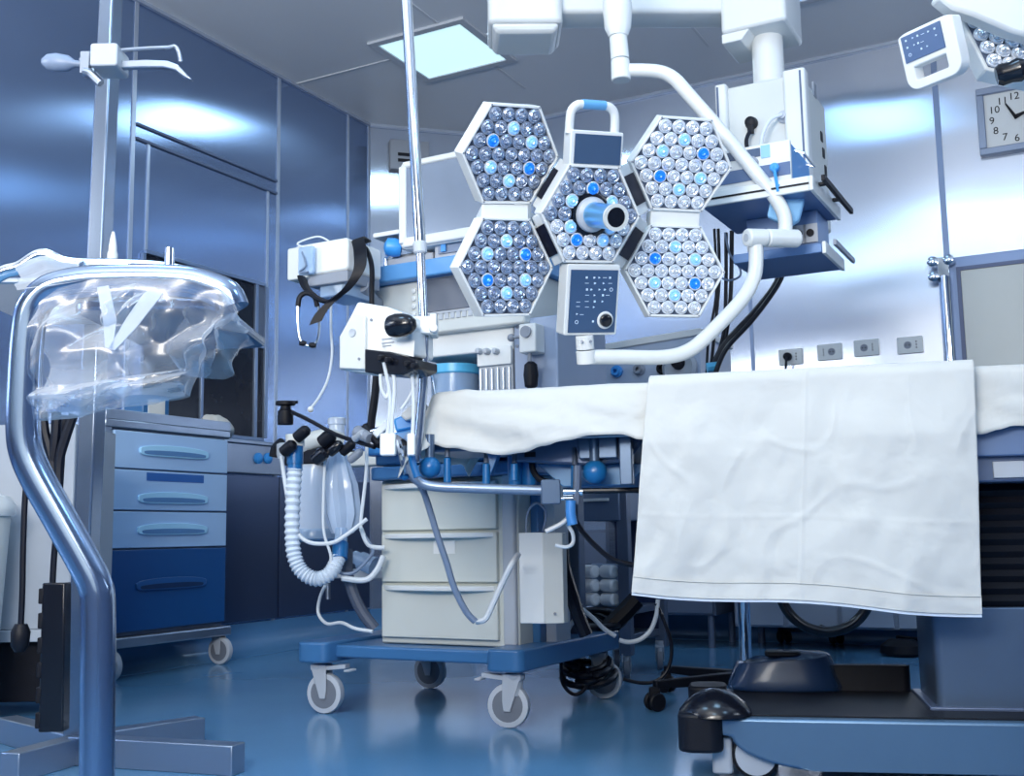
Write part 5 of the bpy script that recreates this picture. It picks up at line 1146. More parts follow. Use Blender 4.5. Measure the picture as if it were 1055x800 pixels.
# ------------------------------------------------------------------ sheets
def edge(pxs):
    """front drop of the sheet along the table: (local x, lower z)"""
    out_ = []
    for px, py in pxs: k = TT.on(px, py, 1, -0.02); out_.append((k.x, k.z))
    return out_
ED = edge([(430, 454), (445, 457), (465, 462), (490, 465), (520, 468), (540, 466), (560, 460), (585, 454), (610, 449), (640, 447), (660, 452), (700, 462), (800, 455), (900, 450), (1010, 447), (1028, 441), (1043, 437), (1100, 440), (1300, 445)])
def zdrop(x):
    if x <= ED[0][0]: return ED[0][1]
    for (a_, za), (b_, zb) in zip(ED, ED[1:]):
        if x <= b_: t_ = (x - a_) / (b_ - a_); t_ = t_ * t_ * (3 - 2 * t_); return za + (zb - za) * t_
    return ED[-1][1]
def clothpt(x, y, x0, x1, y0, y1, top, rad, flare, x0d=None):
    """a point of cloth laid over the table: beyond the edges it rolls over and hangs"""
    dx = max(x0 - x, 0) - max(x - x1, 0); dy = max(y0 - y, 0) - max(y - y1, 0)
    d = math.hypot(dx, dy)
    bx, by = min(max(x, x0), x1), min(max(y, y0), y1)
    if d < 1e-6: return V((bx, by, top)), 0
    ux, uy = -dx / d, -dy / d
    arc = rad * pi / 2
    if d < arc: th = d / rad; o_, z_ = rad * math.sin(th), rad * (1 - math.cos(th))
    else: o_, z_ = rad + flare * (d - arc), rad + (d - arc) * 0.995
    return V((bx + ux * o_, by + uy * o_, top - z_)), d
def wr(p, s, a): return noise.noise(V((p[0] * s, p[1] * s, p[2] * s))) * a
def sheet1(u, v):
    X0, X1 = 0.018, 3.0
    x = -0.16 + u * 3.0
    yb = TWD + 0.10
    zf = zdrop(max(x, -0.0)); drop = (TZ + .012 - zf); 
    if x < 0: drop = 0.155
    y = -drop + v * (drop + yb)
    p, d = clothpt(x, y, 0.03, 5, 0.015, TWD - 0.015, TZ + 0.008, 0.028, 0.10 if x > 0.03 else 0.10 + 0.35 * min(1, (0.03 - x) / .08))
    k = min(d / 0.10, 1)
    # soft folds running along the table plus pulls at the end
    f = 0.012 * noise.noise(V((x * 2.2 + 3, y * 9 + x * 2, 0))) + 0.008 * noise.noise(V((x * 5 + 1, y * 24 + x * 5, 2))) - .008 * max(0, .3 - abs(noise.noise(V((x * 3.5 + y * 4, y * 14 - x * 3, 7)))) * 3)
    if d > 0:
        outy = -1 if y < 0.2 else 1
        p.y += outy * (abs(f) * 1.6 * k + 0.010 * k * math.sin(x * 9 + y * 20)); p.z += f * 0.3
    else: p.z += max(0, 0.5 * f) + 0.004 * noise.noise(V((x * 6, y * 6, 5)))
    if x < 0.25: 
        t_ = (0.25 - x) / 0.25; p.z += 0.010 * t_ * max(0, noise.noise(V((x * 14, y * 14, 9))))
    return p
MB(TT).grid(lambda u, v: sheet1(u, v), 260, 70).build('surgical_sheet', CLOTH, None, label='long white sheet covering the whole operating table with short overhang', cat='sheet', recalc=False, smooth=180)
s1 = bpy.data.objects[list(WM)[-1]]; md = s1.modifiers.new('thick', 'SOLIDIFY'); md.thickness = 0.003; md.offset = -1
# hanging drape
tl, tr_, blp, brp = TT.on(671, 393, 1, -0.03).x, TT.on(1003, 378, 1, -0.03).x, TT.on(652, 612, 1, -0.06), TT.on(1011, 634, 1, -0.06)
def sheet2(u, v):
    # v 0 = bottom hem, 1 = back edge of the cloth on the table top
    zb_ = blp.z + (brp.z - blp.z) * u; drop = TZ + 0.047 - zb_ + 0.006 * math.sin(u * 9)
    L2 = drop + TWD * 0.8; s_ = v * L2; y = -drop + s_
    kx = min(1, max(0, -y / drop)) ** 1.0
    xl = tl + (blp.x - tl) * kx; xr = tr_ + (brp.x - tr_) * kx
    x = xl + (xr - xl) * u
    p, d = clothpt(x, y, -5, 9, -0.012, TWD, TZ + 0.020, 0.034, 0.02)
    if d > 0 and y < 0.2:
        hang = min(d / 0.2, 1)
        f = 0.014 * noise.noise(V((u * 3.2, v * 2.0, 1))) + 0.009 * noise.noise(V((u * 7 + v * 3, v * 6, 4))) + 0.004 * noise.noise(V((u * 16 - v * 6, v * 12, 6))) - 0.010 * max(0, 0.25 - abs(noise.noise(V((u * 3.5 + v * 2, v * 4 - u * 1.5, 21)))) * 3)
        r1 = abs(noise.noise(V((u * 2.5 + v * 1.8, v * 3.5 - u, 11)))); f += -0.003 * math.exp(-(r1 / 0.12) ** 2)
        f += 0.010 * math.sin((u * 2.4 - v * 1.1) * 3.1) * (1 - v) ** .5
        cre = -0.0022 * math.exp(-((u - 0.50) / 0.006) ** 2) * (1 if v < .7 else 0); cre2 = -0.0012 * math.exp(-((v * L2 / drop - 0.33) / 0.008) ** 2)
        p.y += f * hang + cre + cre2 - 0.02 * hang
        p.y -= 0.010 * math.exp(-((1 - v * L2 / drop) / 0.1) ** 2)
    else:
        p.z += 0.006 * max(-.2, noise.noise(V((x * 9, y * 9, 3)))) + 0.003 * noise.noise(V((x * 5, y * 12, 8)))
    return p
MB(TT).grid(sheet2, 190, 190).build('surgical_drape', CLOTH, None, label='white folded cloth hanging far down the front of the operating table', cat='drape', recalc=False, smooth=180)
s2o = bpy.data.objects[list(WM)[-1]]; md = s2o.modifiers.new('thick', 'SOLIDIFY'); md.thickness = 0.003; md.offset = -1
# hem of the drape: a doubled band with stitching
def hem(u, v):
    vv = v * 0.035; p = sheet2(u, vv); return p + V((0, -0.0035, -0.002))
hm = MB(TT).grid(hem, 120, 3).build('hem', CLOTH, s2o, recalc=False, smooth=180)
MB(TT).tube([sheet2(i / 60, 0.036) + V((0, -0.004, 0)) for i in range(61)], 0.0010, 5, sm=False).build('hem_stitch', CLOTH, s2o)
MB(TT).tube([sheet2(i / 60, 0.0) + V((0, 0.003, -0.005)) for i in range(61)], 0.006, 6, sm=False, flat=.5).build('hem_edge', HEMM, s2o)
# covered foot pedal lying on the base
pc = BF.on(805, 712, 2, BT + 0.01); pe0 = BF.on(750, 708, 2, BT + 0.01); pe1 = BF.on(862, 700, 2, BT + .01)
fp = thing('foot_pedal', 'dark blue foot pedal wrapped in clear plastic resting on the table base', 'foot pedal', BF.w((pc.x, pc.y + .1, BT)))
rx = (pe1.x - pe0.x) / 2; cxp = (pe1.x + pe0.x) / 2; cyp = pc.y + 0.085
def dome(sc_, h, z0):
    P = []
    for (r_, hh) in ((1.0, 0), (1.02, 0.10), (0.95, 0.35), (0.88, .75), (0.82, 0.95), (0.72, 1.0), (0.3, 1.03), (0.01, 1.03)):
        P.append([(cxp + rx * sc_ * r_ * math.copysign(abs(math.cos(t)) ** .75, math.cos(t)), cyp + 0.085 * sc_ * r_ * math.copysign(abs(math.sin(t)) ** .75, math.sin(t)), z0 + h * hh + 0.012 * hh * math.cos(t)) for t in [2 * pi * i / 40 for i in range(40)]])
    vs = [p for q in P for p in q]; n = 40
    return vs, [(k * n + i, k * n + (i + 1) % n, (k + 1) * n + (i + 1) % n, (k + 1) * n + i) for k in range(len(P) - 1) for i in range(n)] + [tuple(range(n))[::-1]]
zp = BT + 0.008
hp_ = BF.on(800, 676, 1, cyp).z - zp
d_ = MB(BF); d_.add(*dome(0.94, hp_ * .95, zp)); d_.build('pedal_body', mat('pedal_blue', (0.008, 0.02, 0.06), 0.4), fp)
d_ = MB(BF); vs, fs = dome(1.0, hp_, zp - 0.002)
vs = [(x + 0.006 * noise.noise(V((x * 25, y * 25, z * 25))), y + 0.006 * noise.noise(V((x * 25 + 9, y * 25, z * 25))), z + (0.006 * noise.noise(V((x * 25, y * 25 + 5, z * 25))) if z > zp + .01 else 0)) for x, y, z in vs]
d_.add(vs, fs); d_.build('plastic_cover', clear_mat('pedal_film', (0.02, 0.06, 0.16), 0.2), fp)
MB(BF).rbox(cxp - .05, cxp + .05, cyp - .04, cyp + .04, zp + hp_ * 1.0, zp + hp_ * 1.16, .02, ax=2).build('pedal_button', BLACK, fp, bevel=0.005)
# black cushion block by the column
k0 = BF.on(855, 728, 2, BT + .004); k1 = cx0 - .02; zt_ = BF.on(905, 697, 1, k0.y + .05).z
MB(BF).rbox(k0.x - .02, k1, cyp - 0.03, BW - .02, BT + 0.004, max(zt_, BT + .03) * 1.0, 0.02, ax=2).build('step_pad', BLACK, None, bevel=0.008, label='flat black pad lying on the table base against the steel column', cat='pad')
# ================================================================== DRAWER CART
CRT = Frame(az(107, 704, 0), YAW + pi / 2)     # local x along the window wall, y towards the wall
def cr(*a): return CRT.rect(*a)
p0 = CRT.on(109, 655, 1, 0).x; p1 = CRT.on(230, 645, 1, 0).x
ct = thing('drawer_cart', 'blue-fronted hospital drawer cart standing by the black window', 'cart', CRT.w(((p0 + p1) / 2, .22, 0)))
zs = [CRT.on(170, y, 1, 0).z for y in (448, 486.5, 528, 566, 649)]
zt = CRT.on(170, 428, 1, 0).z; zrail = CRT.on(170, 652, 1, 0).z
DEP = 0.46
MB(CRT).box(p0 + .0, p1, 0.012, DEP, zrail, zs[0] + .02).build('cabinet', DSTEEL, ct, bevel=0.004)
MB(CRT).box(p0 - 0.045, p0 - 0.002, -0.004, DEP, zrail + .0, zs[0] + .02).build('corner_post', STEEL, ct, bevel=0.004)
tp = MB(CRT).box(p0 - 0.05, p1 + 0.012, -0.015, DEP, zs[0] + .012, zt - 0.045).build('top_rim', STEEL, ct, bevel=0.004)
tp2 = MB(CRT)
for (a_, b_, c_, d_) in ((p0 - .05, p1 + .012, -.015, -.005), (p0 - .05, p1 + .012, DEP - .01, DEP), (p0 - .05, p0 - .04, -.005, DEP - .01), (p1 + .002, p1 + .012, -.005, DEP - .01)): tp2.box(a_, b_, c_, d_, zt - .045, zt)
tp2.build('top_gallery', STEEL, ct, bevel=0.002)
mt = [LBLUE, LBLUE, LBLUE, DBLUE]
for k in range(4):
    za, zb_ = zs[k], zs[k + 1] + 0.008
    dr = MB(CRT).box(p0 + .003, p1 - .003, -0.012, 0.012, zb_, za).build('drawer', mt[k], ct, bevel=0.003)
    zc_ = (zb_ + za) / 2 + (0.0 if k else 0.0); 
    if k == 1: zc_ -= 0.035
    if k == 3: zc_ += 0.02
    xa, xb = p0 + (p1 - p0) * .20, p0 + (p1 - p0) * .80
    n = 14; rx_ = (xb - xa) / 2; P = []
    for i in range(n + 1): t_ = pi * i / n; P.append(((xa + xb) / 2 - rx_ * math.cos(t_), -0.012, zc_ + 0.008 + 0.022 * math.sin(t_)))
    for i in range(n + 1): t_ = pi * i / n; P.append(((xa + xb) / 2 + rx_ * math.copysign(abs(math.cos(t_)) ** .35, math.cos(t_)), -0.012, zc_ + 0.006 - 0.030 * math.sin(t_) ** .35))
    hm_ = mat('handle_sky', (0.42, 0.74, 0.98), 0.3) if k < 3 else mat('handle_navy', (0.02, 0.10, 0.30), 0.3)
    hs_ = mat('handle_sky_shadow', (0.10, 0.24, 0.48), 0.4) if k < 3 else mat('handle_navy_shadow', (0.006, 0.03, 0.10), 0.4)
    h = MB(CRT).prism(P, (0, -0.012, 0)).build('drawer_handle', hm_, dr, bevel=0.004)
    MB(CRT).prism([(xa + (p[0] - xa) * .9 + .05 * (xb - xa), -0.0243, zc_ - 0.008 + (p[2] - zc_) * .42) for p in P], (0, -0.001, 0)).build('grip_recess_shade', hs_, h, smooth=0)  # thin flat plate coloured as the shade inside the grip
    if k == 1: MB(CRT).box(p0 + (p1 - p0) * .27, p0 + (p1 - p0) * .77, -0.014, -0.012, za - .045, za - .008).build('drawer_label', mat('label_blue', (0.03, 0.13, 0.42), 0.4), dr)
MB(CRT).rbox(p0 - .06, p1 + .035, -0.03, DEP + .0, zrail - .045, zrail, .02, ax=2).build('bottom_rail', STEEL, ct, bevel=0.006)
for (x, y) in ((p0 + .035, 0.03), (p1 - .01, 0.03), (p1 - .03, DEP - .05), (p0 + .02, DEP - .05)):
    q_ = CRT.w((x, y, 0)); Rc = 0.066; castor(ct, (q_.x, q_.y, 0), Rc, 0.03, -2.0 if x > p0 + .1 else -2.1, top=max(.01, zrail - .045 - 2 * Rc) * 1.0, tyrem=TYREL if y < .1 else TYRE)
# things on the cart
k = CRT.on(228, 437, 1, 0.1)
wc = MB(CRT)
random.seed(8)
def wad(u, v):
    th = 2 * pi * u; ph = pi * v; r_ = 1 + .25 * noise.noise(V((math.cos(th) * 2, math.sin(th) * 2, v * 4)))
    return V((k.x + .09 * r_ * math.sin(ph) * math.cos(th), 0.12 + .07 * r_ * math.sin(ph) * math.sin(th), zt - .043 + .032 + .05 * r_ * math.cos(ph) + 0.03 * math.sin(ph) * math.cos(th) * -1))
wc.grid(wad, 24, 12); wc.build('folded_cloth', CLOTH, None, label='crumpled white cloth lying on top of the drawer cart', cat='cloth')
k0 = CRT.on(144, 425, 1, 0.12).x; k1 = CRT.on(171, 425, 1, 0.12).x; ztb = CRT.on(158, 408, 1, .12).z
bt = thing('glove_box', 'blue and white box standing on the drawer cart beneath the plastic bag', 'box', CRT.w(((k0 + k1) / 2, .16, zt - .045)))
MB(CRT).rbox(k0, k1, 0.10, 0.24, zt - .045, ztb, .015).build('box_body', BLUEK, bt, bevel=0.004)
MB(CRT).box(k0 + .03, k1 - .03, 0.096, 0.10, zt - .01, ztb - .02).build('box_label', PAPER, bt)

# ================================================================== TALL POST STAND
YS = 2.93
b0 = az(80, 764, 0.055); ps_ = thing('equipment_stand', 'tall square grey steel post stand on crossed flat feet', 'stand', (b0.x, b0.y, 0))
PT = at(114, 6, b0.y); PBt = V((b0.x, b0.y, 0.05))
yw = YAW * 0.4; c_, s_ = math.cos(yw), math.sin(yw)
hw = 0.029
def sq(c, w_, d__): return [c + V((c_ * a_ * w_ - s_ * b_ * d__, s_ * a_ * w_ + c_ * b_ * d__, 0)) for a_, b_ in ((-1, -1), (1, -1), (1, 1), (-1, 1))]
PTop = PBt + (PT - PBt) * 1.06
mb = MB(); q0, q1 = sq(PBt, hw, hw), sq(PTop, hw * .8, hw); mb.add(q0 + q1, [(0, 1, 2, 3), (4, 5, 6, 7)] + [(i, (i + 1) % 4, 4 + (i + 1) % 4, 4 + i) for i in range(4)])
mb.build('post', mat('post_steel', (0.30, 0.36, 0.46), 0.24, 0.85, var=.05), ps_, bevel=0.006)
# flat crossed feet
ft = [at(248, 767, 2.80), None]
def foot(a, b, z1=0.075, z0=0.0, w_=0.03):
    a = V(a); b = V(b); a.z = b.z = z0; d = (b - a).normalized(); s = V((d.y, -d.x, 0)) * w_
    MB().prism([a - s, b - s, b + s, a + s], (0, 0, z1 - z0)).build('foot', mat('foot_steel', (0.30, 0.37, 0.48), 0.3, 0.8), ps_, bevel=0.003)
FZ = 0.075
e1 = az(246, 767, FZ); e2 = az(206, 738, FZ); e3 = az(8, 738, FZ); e4 = az(10, 775, FZ)
cb_ = V((b0.x, b0.y, 0))
foot(cb_ + V((0, -.02, 0)), e1); foot(cb_, e2, FZ - .002); foot(cb_, e3, FZ - .001); foot(cb_ + V((0, -.02, 0)), e4 + V((0, .0, 0)), FZ - .003)
# clamp with grip and hooks at the top
yp = YS
cx_ = at(110, 62, yp)
cl = MB().rbox(cx_.x - .03, cx_.x + .045, yp - .045, yp + .05, cx_.z - .035, cx_.z + .03, .008).build('clamp', LGREY, ps_, bevel=0.004)
MB().lathe([(0.008, -.09), (0.010, -.03), (0.022, -.012), (0.026, .02), (0.022, .045), (0.010, .06), (0.001, .062)], at(66, 65, yp), at(50, 64, yp) - at(66, 65, yp), 20).build('clamp_grip', mat('grip_grey', (0.20, 0.26, 0.38), 0.4), cl)
MB().tube(pts(yp, (84, 64), (92, 58), (100, 62)), 0.011, 10).tube(pts(yp - .02, (86, 74), (93, 76), (104, 86)), 0.012, 10).box(at(90, 60, yp).x - .012, at(90, 60, yp).x + .012, yp - .02, yp + .02, at(90, 78, yp).z, at(90, 56, yp).z).build('clamp_jaw', STEEL, cl, bevel=0.002)
MB().tube(pts(yp, (124, 52), (150, 50), (173, 49), (180, 48), (184, 53), (186, 64)), 0.006, 10, k=5).build('hook_rod', STEEL, cl)
hb_ = [at(*p) for p in ((124, 62, yp - .01), (150, 61, yp - .01), (172, 62, yp - .01), (183, 66, yp - .01), (194, 78, yp - .01), (198, 82, yp - .01), (189, 79, yp - .01), (180, 72, yp - .01), (168, 69, yp - .01), (148, 69, yp - .01), (124, 70, yp - .01))]
MB().prism(hb_, (0, .02, 0)).build('hook_arm', STEEL, cl, bevel=0.003)
# power strip on the post
a_ = at(42, 602, yp - .02); b_ = at(64, 750, yp - .02)
pw = thing('power_strip', 'black upright power strip fixed to the tall grey post', 'power strip', at(52, 752, yp - .02))
c1_, c0_ = at(55, 601, yp - .03), at(51, 755, yp - .03); w2 = .030
MB().prism([c0_ + V((-w2, 0, 0)), c0_ + V((w2 + .004, 0, 0)), c1_ + V((w2, 0, 0)), c1_ + V((-w2, 0, 0))], (0, 0.045, 0)).build('strip_body', BLACKG, pw, bevel=0.004)
for i in range(6):
    p = c1_.lerp(c0_, (i + .5) / 6); MB().box(p.x - w2 - .008, p.x - w2 + .006, p.y - .002, p.y + .04, p.z - .022, p.z + .018).build('outlet', BLACK, pw, bevel=0.003)
cable('hanging_cable', pts(yp - .01, (66, 428), (64, 470), (60, 530), (56, 570), (54, 604)), 0.0085, CABLEB, 'black lead running down into the top of the power strip')
cable('hanging_cable', pts(yp - .05, (44, 428), (36, 460), (27, 500), (24, 560), (23, 610), (21, 655)), 0.008, CABLEB, 'black lead falling to the floor beyond the bent chrome tube')
MB().lathe([(0.012, 0), (0.022, .015), (0.024, .05), (0.015, .07)], at(20, 672, yp - .05), (0.02, 0, 1), 14).build('cable_plug', BLACK, None, label='black cable connector dangling low by the power strip', cat='plug')
for i, (p_, lab) in enumerate(((((44, 425), (46, 445), (52, 470), (56, 500)), 'thick black strap-like cable hanging straight beneath the plastic bag'), (((58, 425), (57, 450), (53, 475), (50, 490)), 'black cable curling inwards beneath the plastic bag'), (((76, 427), (68, 450), (61, 475), (60, 500)), 'black cable slanting in from the post beneath the plastic bag'))):
    cable('hanging_cable', pts(yp - .1, *p_), 0.013, CABLEB, lab)
# pale panel unit behind the cables at the edge of view
wu = thing('pale_cabinet', 'pale grey cabinet partly hidden behind the bent chrome tube', 'cabinet', at(20, 700, 3.9))
fu = Frame((at(40, 640, 3.9).x, 3.9, 0), 0.0); u1_ = fu.on(74, 560, 1, 0).x
MB(fu).box(-0.75, u1_, 0.0, 0.4, 0.30, fu.on(50, 437, 1, 0).z).build('cabinet_body', mat('pale_unit', (0.40, 0.44, 0.50), 0.4, var=.08), wu, bevel=0.006)
MB(fu).box(-0.77, u1_ + 0.01, -0.012, 0.40, 0.26, 0.30).build('cabinet_edge', LGREY, wu, bevel=0.003)
MB(fu).box(-0.70, u1_ - .04, 0.05, 0.36, 0.05, 0.26).build('cabinet_plinth', BLACK, wu, bevel=0.003)
bx = fu.on(12, 520, 1, -0.15)
for X in (-.68, u1_ - .05): MB(fu).cyl((X, .1, 0), (X, .1, .06), .03).build('foot', BLACK, wu)
wb = thing('white_bin', 'white plastic bin with rim peeking in beside the chrome tube', 'bin', fu.w((bx.x - .14, -0.20, 0)))
z1_ = fu.on(12, 521, 1, -.2).z
MB(fu).lathe([(0.10, 0.0), (0.135, z1_ - .03), (0.13, z1_ - .03), (0.09, .01)], (bx.x - .125, -.2, 0), (0, 0, 1), 30).build('bin_body', OFFW, wb)
MB(fu).lathe([(0.145, z1_ - .035), (0.15, z1_ - .02), (0.15, z1_), (0.13, z1_ + .03), (0.06, z1_ + .05), (0.001, z1_ + .055)], (bx.x - .125, -.2, 0), (0, 0, 1), 30).build('bin_lid', WHITE, wb)

# ================================================================== BENT TUBE INSTRUMENT STAND WITH PLASTIC
YT = 1.30
its = thing('instrument_stand', 'bent chrome tube stand draped with crumpled clear plastic', 'instrument stand', at(98, 790, YT))
TP = [(98, 1010), (99, 900), (100, 790), (101, 700), (101, 625), (98, 603), (86, 578), (62, 535), (38, 492), (27, 465), (24, 440), (25, 400), (28, 350), (34, 318), (52, 299), (85, 291), (120, 289), (160, 289), (195, 291), (218, 297), (234, 305), (240, 318)]
P = [at(x, y, YT) for x, y in TP]
zf = 0.02; P[0].z = zf
MB().tube(P, 0.0195, 20, k=6).build('bent_tube', mat('chrome_blueish', (0.30, 0.39, 0.54), 0.15, 0.95), its)
MB().lathe([(0.020, 0), (0.028, 0.002), (0.028, .03), (0.022, .04)], V((P[0].x, P[0].y, 0)), (0, 0, 1), 20).build('tube_foot', BLACK, its)
T2 = pts(YT + .36, (20, 276), (44, 263), (70, 272), (120, 274), (160, 276), (190, 281), (218, 292), (228, 300))
MB().tube([T2[0] + V((-.08, 0, -.05)), T2[0] + V((-.03, 0, -.01))] + T2[0:], 0.011, 12).build('rear_tube', CHROME, its)
pr = [at(170, 290, YT), at(186, 281, YT + .36)]; MB().tube(pr, 0.008, 10, sm=False).build('cross_bar', CHROME, its)
pr = [at(80, 292, YT), at(86, 273, YT + .36)]; MB().tube(pr, 0.008, 10, sm=False).build('cross_bar', CHROME, its)
rr0 = T2[0] + V((-.08, 0, -.05)); MB().tube([rr0, V((rr0.x, rr0.y, 0.02))], 0.011, 12, sm=False).build('rear_leg', CHROME, its)
MB().lathe([(0.013, 0), (0.02, 0.002), (0.02, .03), (0.013, .04)], V((rr0.x, rr0.y, 0)), (0, 0, 1), 16).build('tube_foot', BLACK, its)
# tray resting on the two tubes under the plastic
zt1 = at(130, 288, YT).z
tX0, tX1 = at(60, 300, YT).x, at(215, 300, YT).x
MB().rbox(tX0, tX1, YT + .03, YT + .33, zt1 - .03, zt1 - .018, .03, ax=2).build('tray', mat('tray_steel', (0.20, 0.27, 0.40), 0.2, 0.9), its, bevel=0.003)
# plastic: crumpled film hanging from the tube, a second lower fold and a crumpled corner
def film(name, cor, nu, nv, amp, seed, lab=None, parent=None, bow=0.0):
    a, b, c, d = cor   # top-left, top-right, bottom-right, bottom-left as lists of points across
    def fn(u, v):
        def line(L, t):
            t = t * (len(L) - 1); i = min(int(t), len(L) - 2); f = t - i; return L[i].lerp(L[i + 1], f)
        p = line(a, u).lerp(line(b, u), v)
        e = min(1, 4 * v) 
        f1 = noise.noise(V((u * 3.5 + seed, v * 3, seed))); f2 = noise.noise(V((u * 9, v * 7 + seed, seed * 2))); f3 = abs(noise.noise(V((u * 3 + v * 3, v * 2.5 - u * 3, seed * 3))))
        dd = amp * (1.5 * f1 + .15 * f2 + 0.9 * (0.3 - f3)) * e
        return p + V((0.25 * dd, dd - bow * math.sin(pi * v), 0.2 * dd * (1 - v)))
    return MB().grid(fn, nu, nv).build(name, FILM, parent, recalc=False, smooth=60, label=lab, cat='plastic sheet' if lab else None)
pf = thing('plastic_sheet', 'crumpled clear plastic film hanging over the bent chrome tube', 'plastic sheet', at(130, 420, YT))
A_ = pts(YT - .022, (40, 312), (60, 297), (95, 288), (140, 286), (185, 288), (215, 294), (238, 306), (246, 322)); B_ = pts(YT - .0, (38, 432), (60, 431), (90, 428), (120, 422), (150, 415), (175, 411), (192, 408), (186, 396))
film('front_film', (A_, B_, 0, 0), 70, 50, 0.022, 3.1, parent=pf, bow=.015)
A_ = pts(YT + .37, (14, 270), (44, 261), (80, 270), (130, 272), (170, 274), (205, 279), (235, 292), (248, 312)); B_ = pts(YT + .22, (40, 425), (70, 420), (100, 408), (130, 396), (160, 388), (180, 386), (196, 388), (206, 388))
film('rear_film', (A_, B_, 0, 0), 70, 50, 0.035, 7.7, parent=pf, bow=-.02)
A_ = pts(YT + .37, (14, 272), (44, 262), (80, 270), (130, 272), (170, 274), (205, 279), (235, 292), (246, 304)); B_ = pts(YT - .02, (20, 300), (50, 296), (95, 287), (140, 285), (185, 286), (215, 291), (236, 302), (250, 318))
film('top_film', (A_, B_, 0, 0), 60, 24, 0.010, 1.3, parent=pf)
A_ = pts(YT + .08, (196, 300), (214, 292), (226, 296), (240, 310), (247, 335)); B_ = pts(YT + .05, (184, 384), (205, 390), (218, 388), (240, 370), (257, 354))
film('corner_film', (A_, B_, 0, 0), 50, 40, 0.028, 5.5, parent=pf, bow=.03)
A_ = pts(YT + .0, (222, 282), (230, 284), (240, 300), (247, 336)); B_ = pts(YT + .05, (204, 280), (214, 288), (228, 312), (243, 326))
film('fold_film', (A_, B_, 0, 0), 24, 16, 0.02, 9.5, parent=pf)
A_ = pts(YT - .02, (100, 300), (140, 292), (160, 296)); B_ = pts(YT - .03, (110, 360), (114, 359), (122, 352)); film('fold_film', (A_, B_, 0, 0), 24, 24, 0.012, 2.5, parent=pf, bow=.02)
VF = clear_mat('folded_film', (0.66, 0.72, 0.80), 0.42)
for pq in (((100, 296), (112, 294), (120, 330), (116, 360), (108, 358), (106, 330)), ((112, 359), (118, 361), (140, 338), (168, 302), (160, 296), (148, 302), (130, 328))):
    MB().prism(pts(YT - .045, *pq), (0, .0015, 0)).build('sharp_fold', VF, pf, smooth=0)
A_ = pts(YT - .01, (36, 398), (80, 396), (130, 388), (190, 380)); B_ = pts(YT + .02, (40, 434), (80, 430), (130, 420), (193, 409)); film('fold_film', (A_, B_, 0, 0), 50, 16, 0.018, 12.5, parent=pf, bow=.03)
# spray bottle tip and chrome rod behind
YB_ = 2.72
zsb = at(116, 296, YB_).z; MB().box(b0.x - .16, b0.x + .22, YB_ - .12, b0.y - .03, zsb - .015, zsb).build('shelf', STEEL, ps_, bevel=.004)
sb = thing('spray_bottle', 'white bottle with narrow nozzle standing behind the plastic-covered tube', 'bottle', at(116, 296, YB_))
z0_ = at(116, 296, YB_).z; q = at(116, 262, YB_)
MB().lathe([(0.0125, -0.0), (0.0130, at(116, 262, YB_).z - z0_), (0.0115, at(116, 260, YB_).z - z0_)], V((q.x, YB_, z0_)), (0, 0, 1), 22).build('bottle_body', OFFW, sb)
MB().lathe([(0.0105, at(116, 262, YB_).z - z0_), (0.010, at(116, 254, YB_).z - z0_), (0.006, at(116, 244, YB_).z - z0_), (0.003, at(116, 239, YB_).z - z0_)], V((q.x, YB_, z0_)), (0, 0, 1), 18).build('nozzle', WHITE, sb)
q = at(174, 290, YT + .2); MB().tube([q, V((q.x, q.y, at(174, 256, YT + .2).z))], 0.0068, 14, sm=False).build('chrome_rod', CHROME, None, label='short upright chrome rod rising behind the bent tube', cat='rod')
# ================================================================== IV POLE AND PUMP MODULE
YI = 2.94
ip = thing('infusion_pole', 'slim leaning chrome pole clamped at the covered end of the operating table', 'pole', at(438, 470, YI))
A_, B_ = at(417, -30, YI + .02), at(433, 250, YI); C_ = at(437, 345, YI); D_ = at(431, 455, YI + .03)
up = A_ + (A_ - B_) * 0.3
MB().tube([up, A_, B_], 0.0155, 16, sm=False).build('upper_tube', CHROME, ip)
MB().tube([at(432.5, 245, YI), C_, at(436, 400, YI + .01), D_, at(428, 476, YI + .03)], 0.0125, 14, sm=False).build('lower_tube', mat('pole_steel', (0.38, 0.44, 0.54), 0.18, 0.9), ip)
MB().lathe([(0.015, 0), (0.019, .005), (0.019, .03), (0.016, .035)], at(433, 262, YI), B_ - C_, 18).build('tube_collar', LGREY, ip)
k = at(437, 337, YI)
pc_ = MB().rbox(k.x - .045, k.x + .030, YI - .03, YI + .03, k.z - .024, k.z + .024, .006).cyl((k.x + .028, YI - .02, k.z - .012), (k.x + .028, YI - .05, k.z - .012), .012).build('pole_clamp', WHITE, ip, bevel=0.003)
MB().box(k.x + .018, k.x + .036, YI - .034, YI + .03, k.z - .028, k.z + .030).build('clamp_jaw', OFFW, pc_, bevel=0.003)
MB().tube(pts(YI - .01, (424, 470), (426, 480), (430, 492)), 0.010, 10).build('table_clamp', BLUEK, ip)

# white pressure module hanging on the pole
yw_ = YAW * 1.0
c0 = at(400, 350, 2.93); FMo = Frame((c0.x, c0.y, 0), YAW)
pmn = thing('pressure_module', 'white boxy monitoring module with black knob clamped to the leaning pole', 'medical device', at(395, 385, 2.93))
def mo(px, py, y=0.0): return FMo.on(px, py, 1, y)
yF = -0.02
P_ = [mo(*p, yF) for p in ((349, 381), (349, 347), (362, 323), (368, 311), (398, 316), (424, 326), (424, 366), (375, 384))]
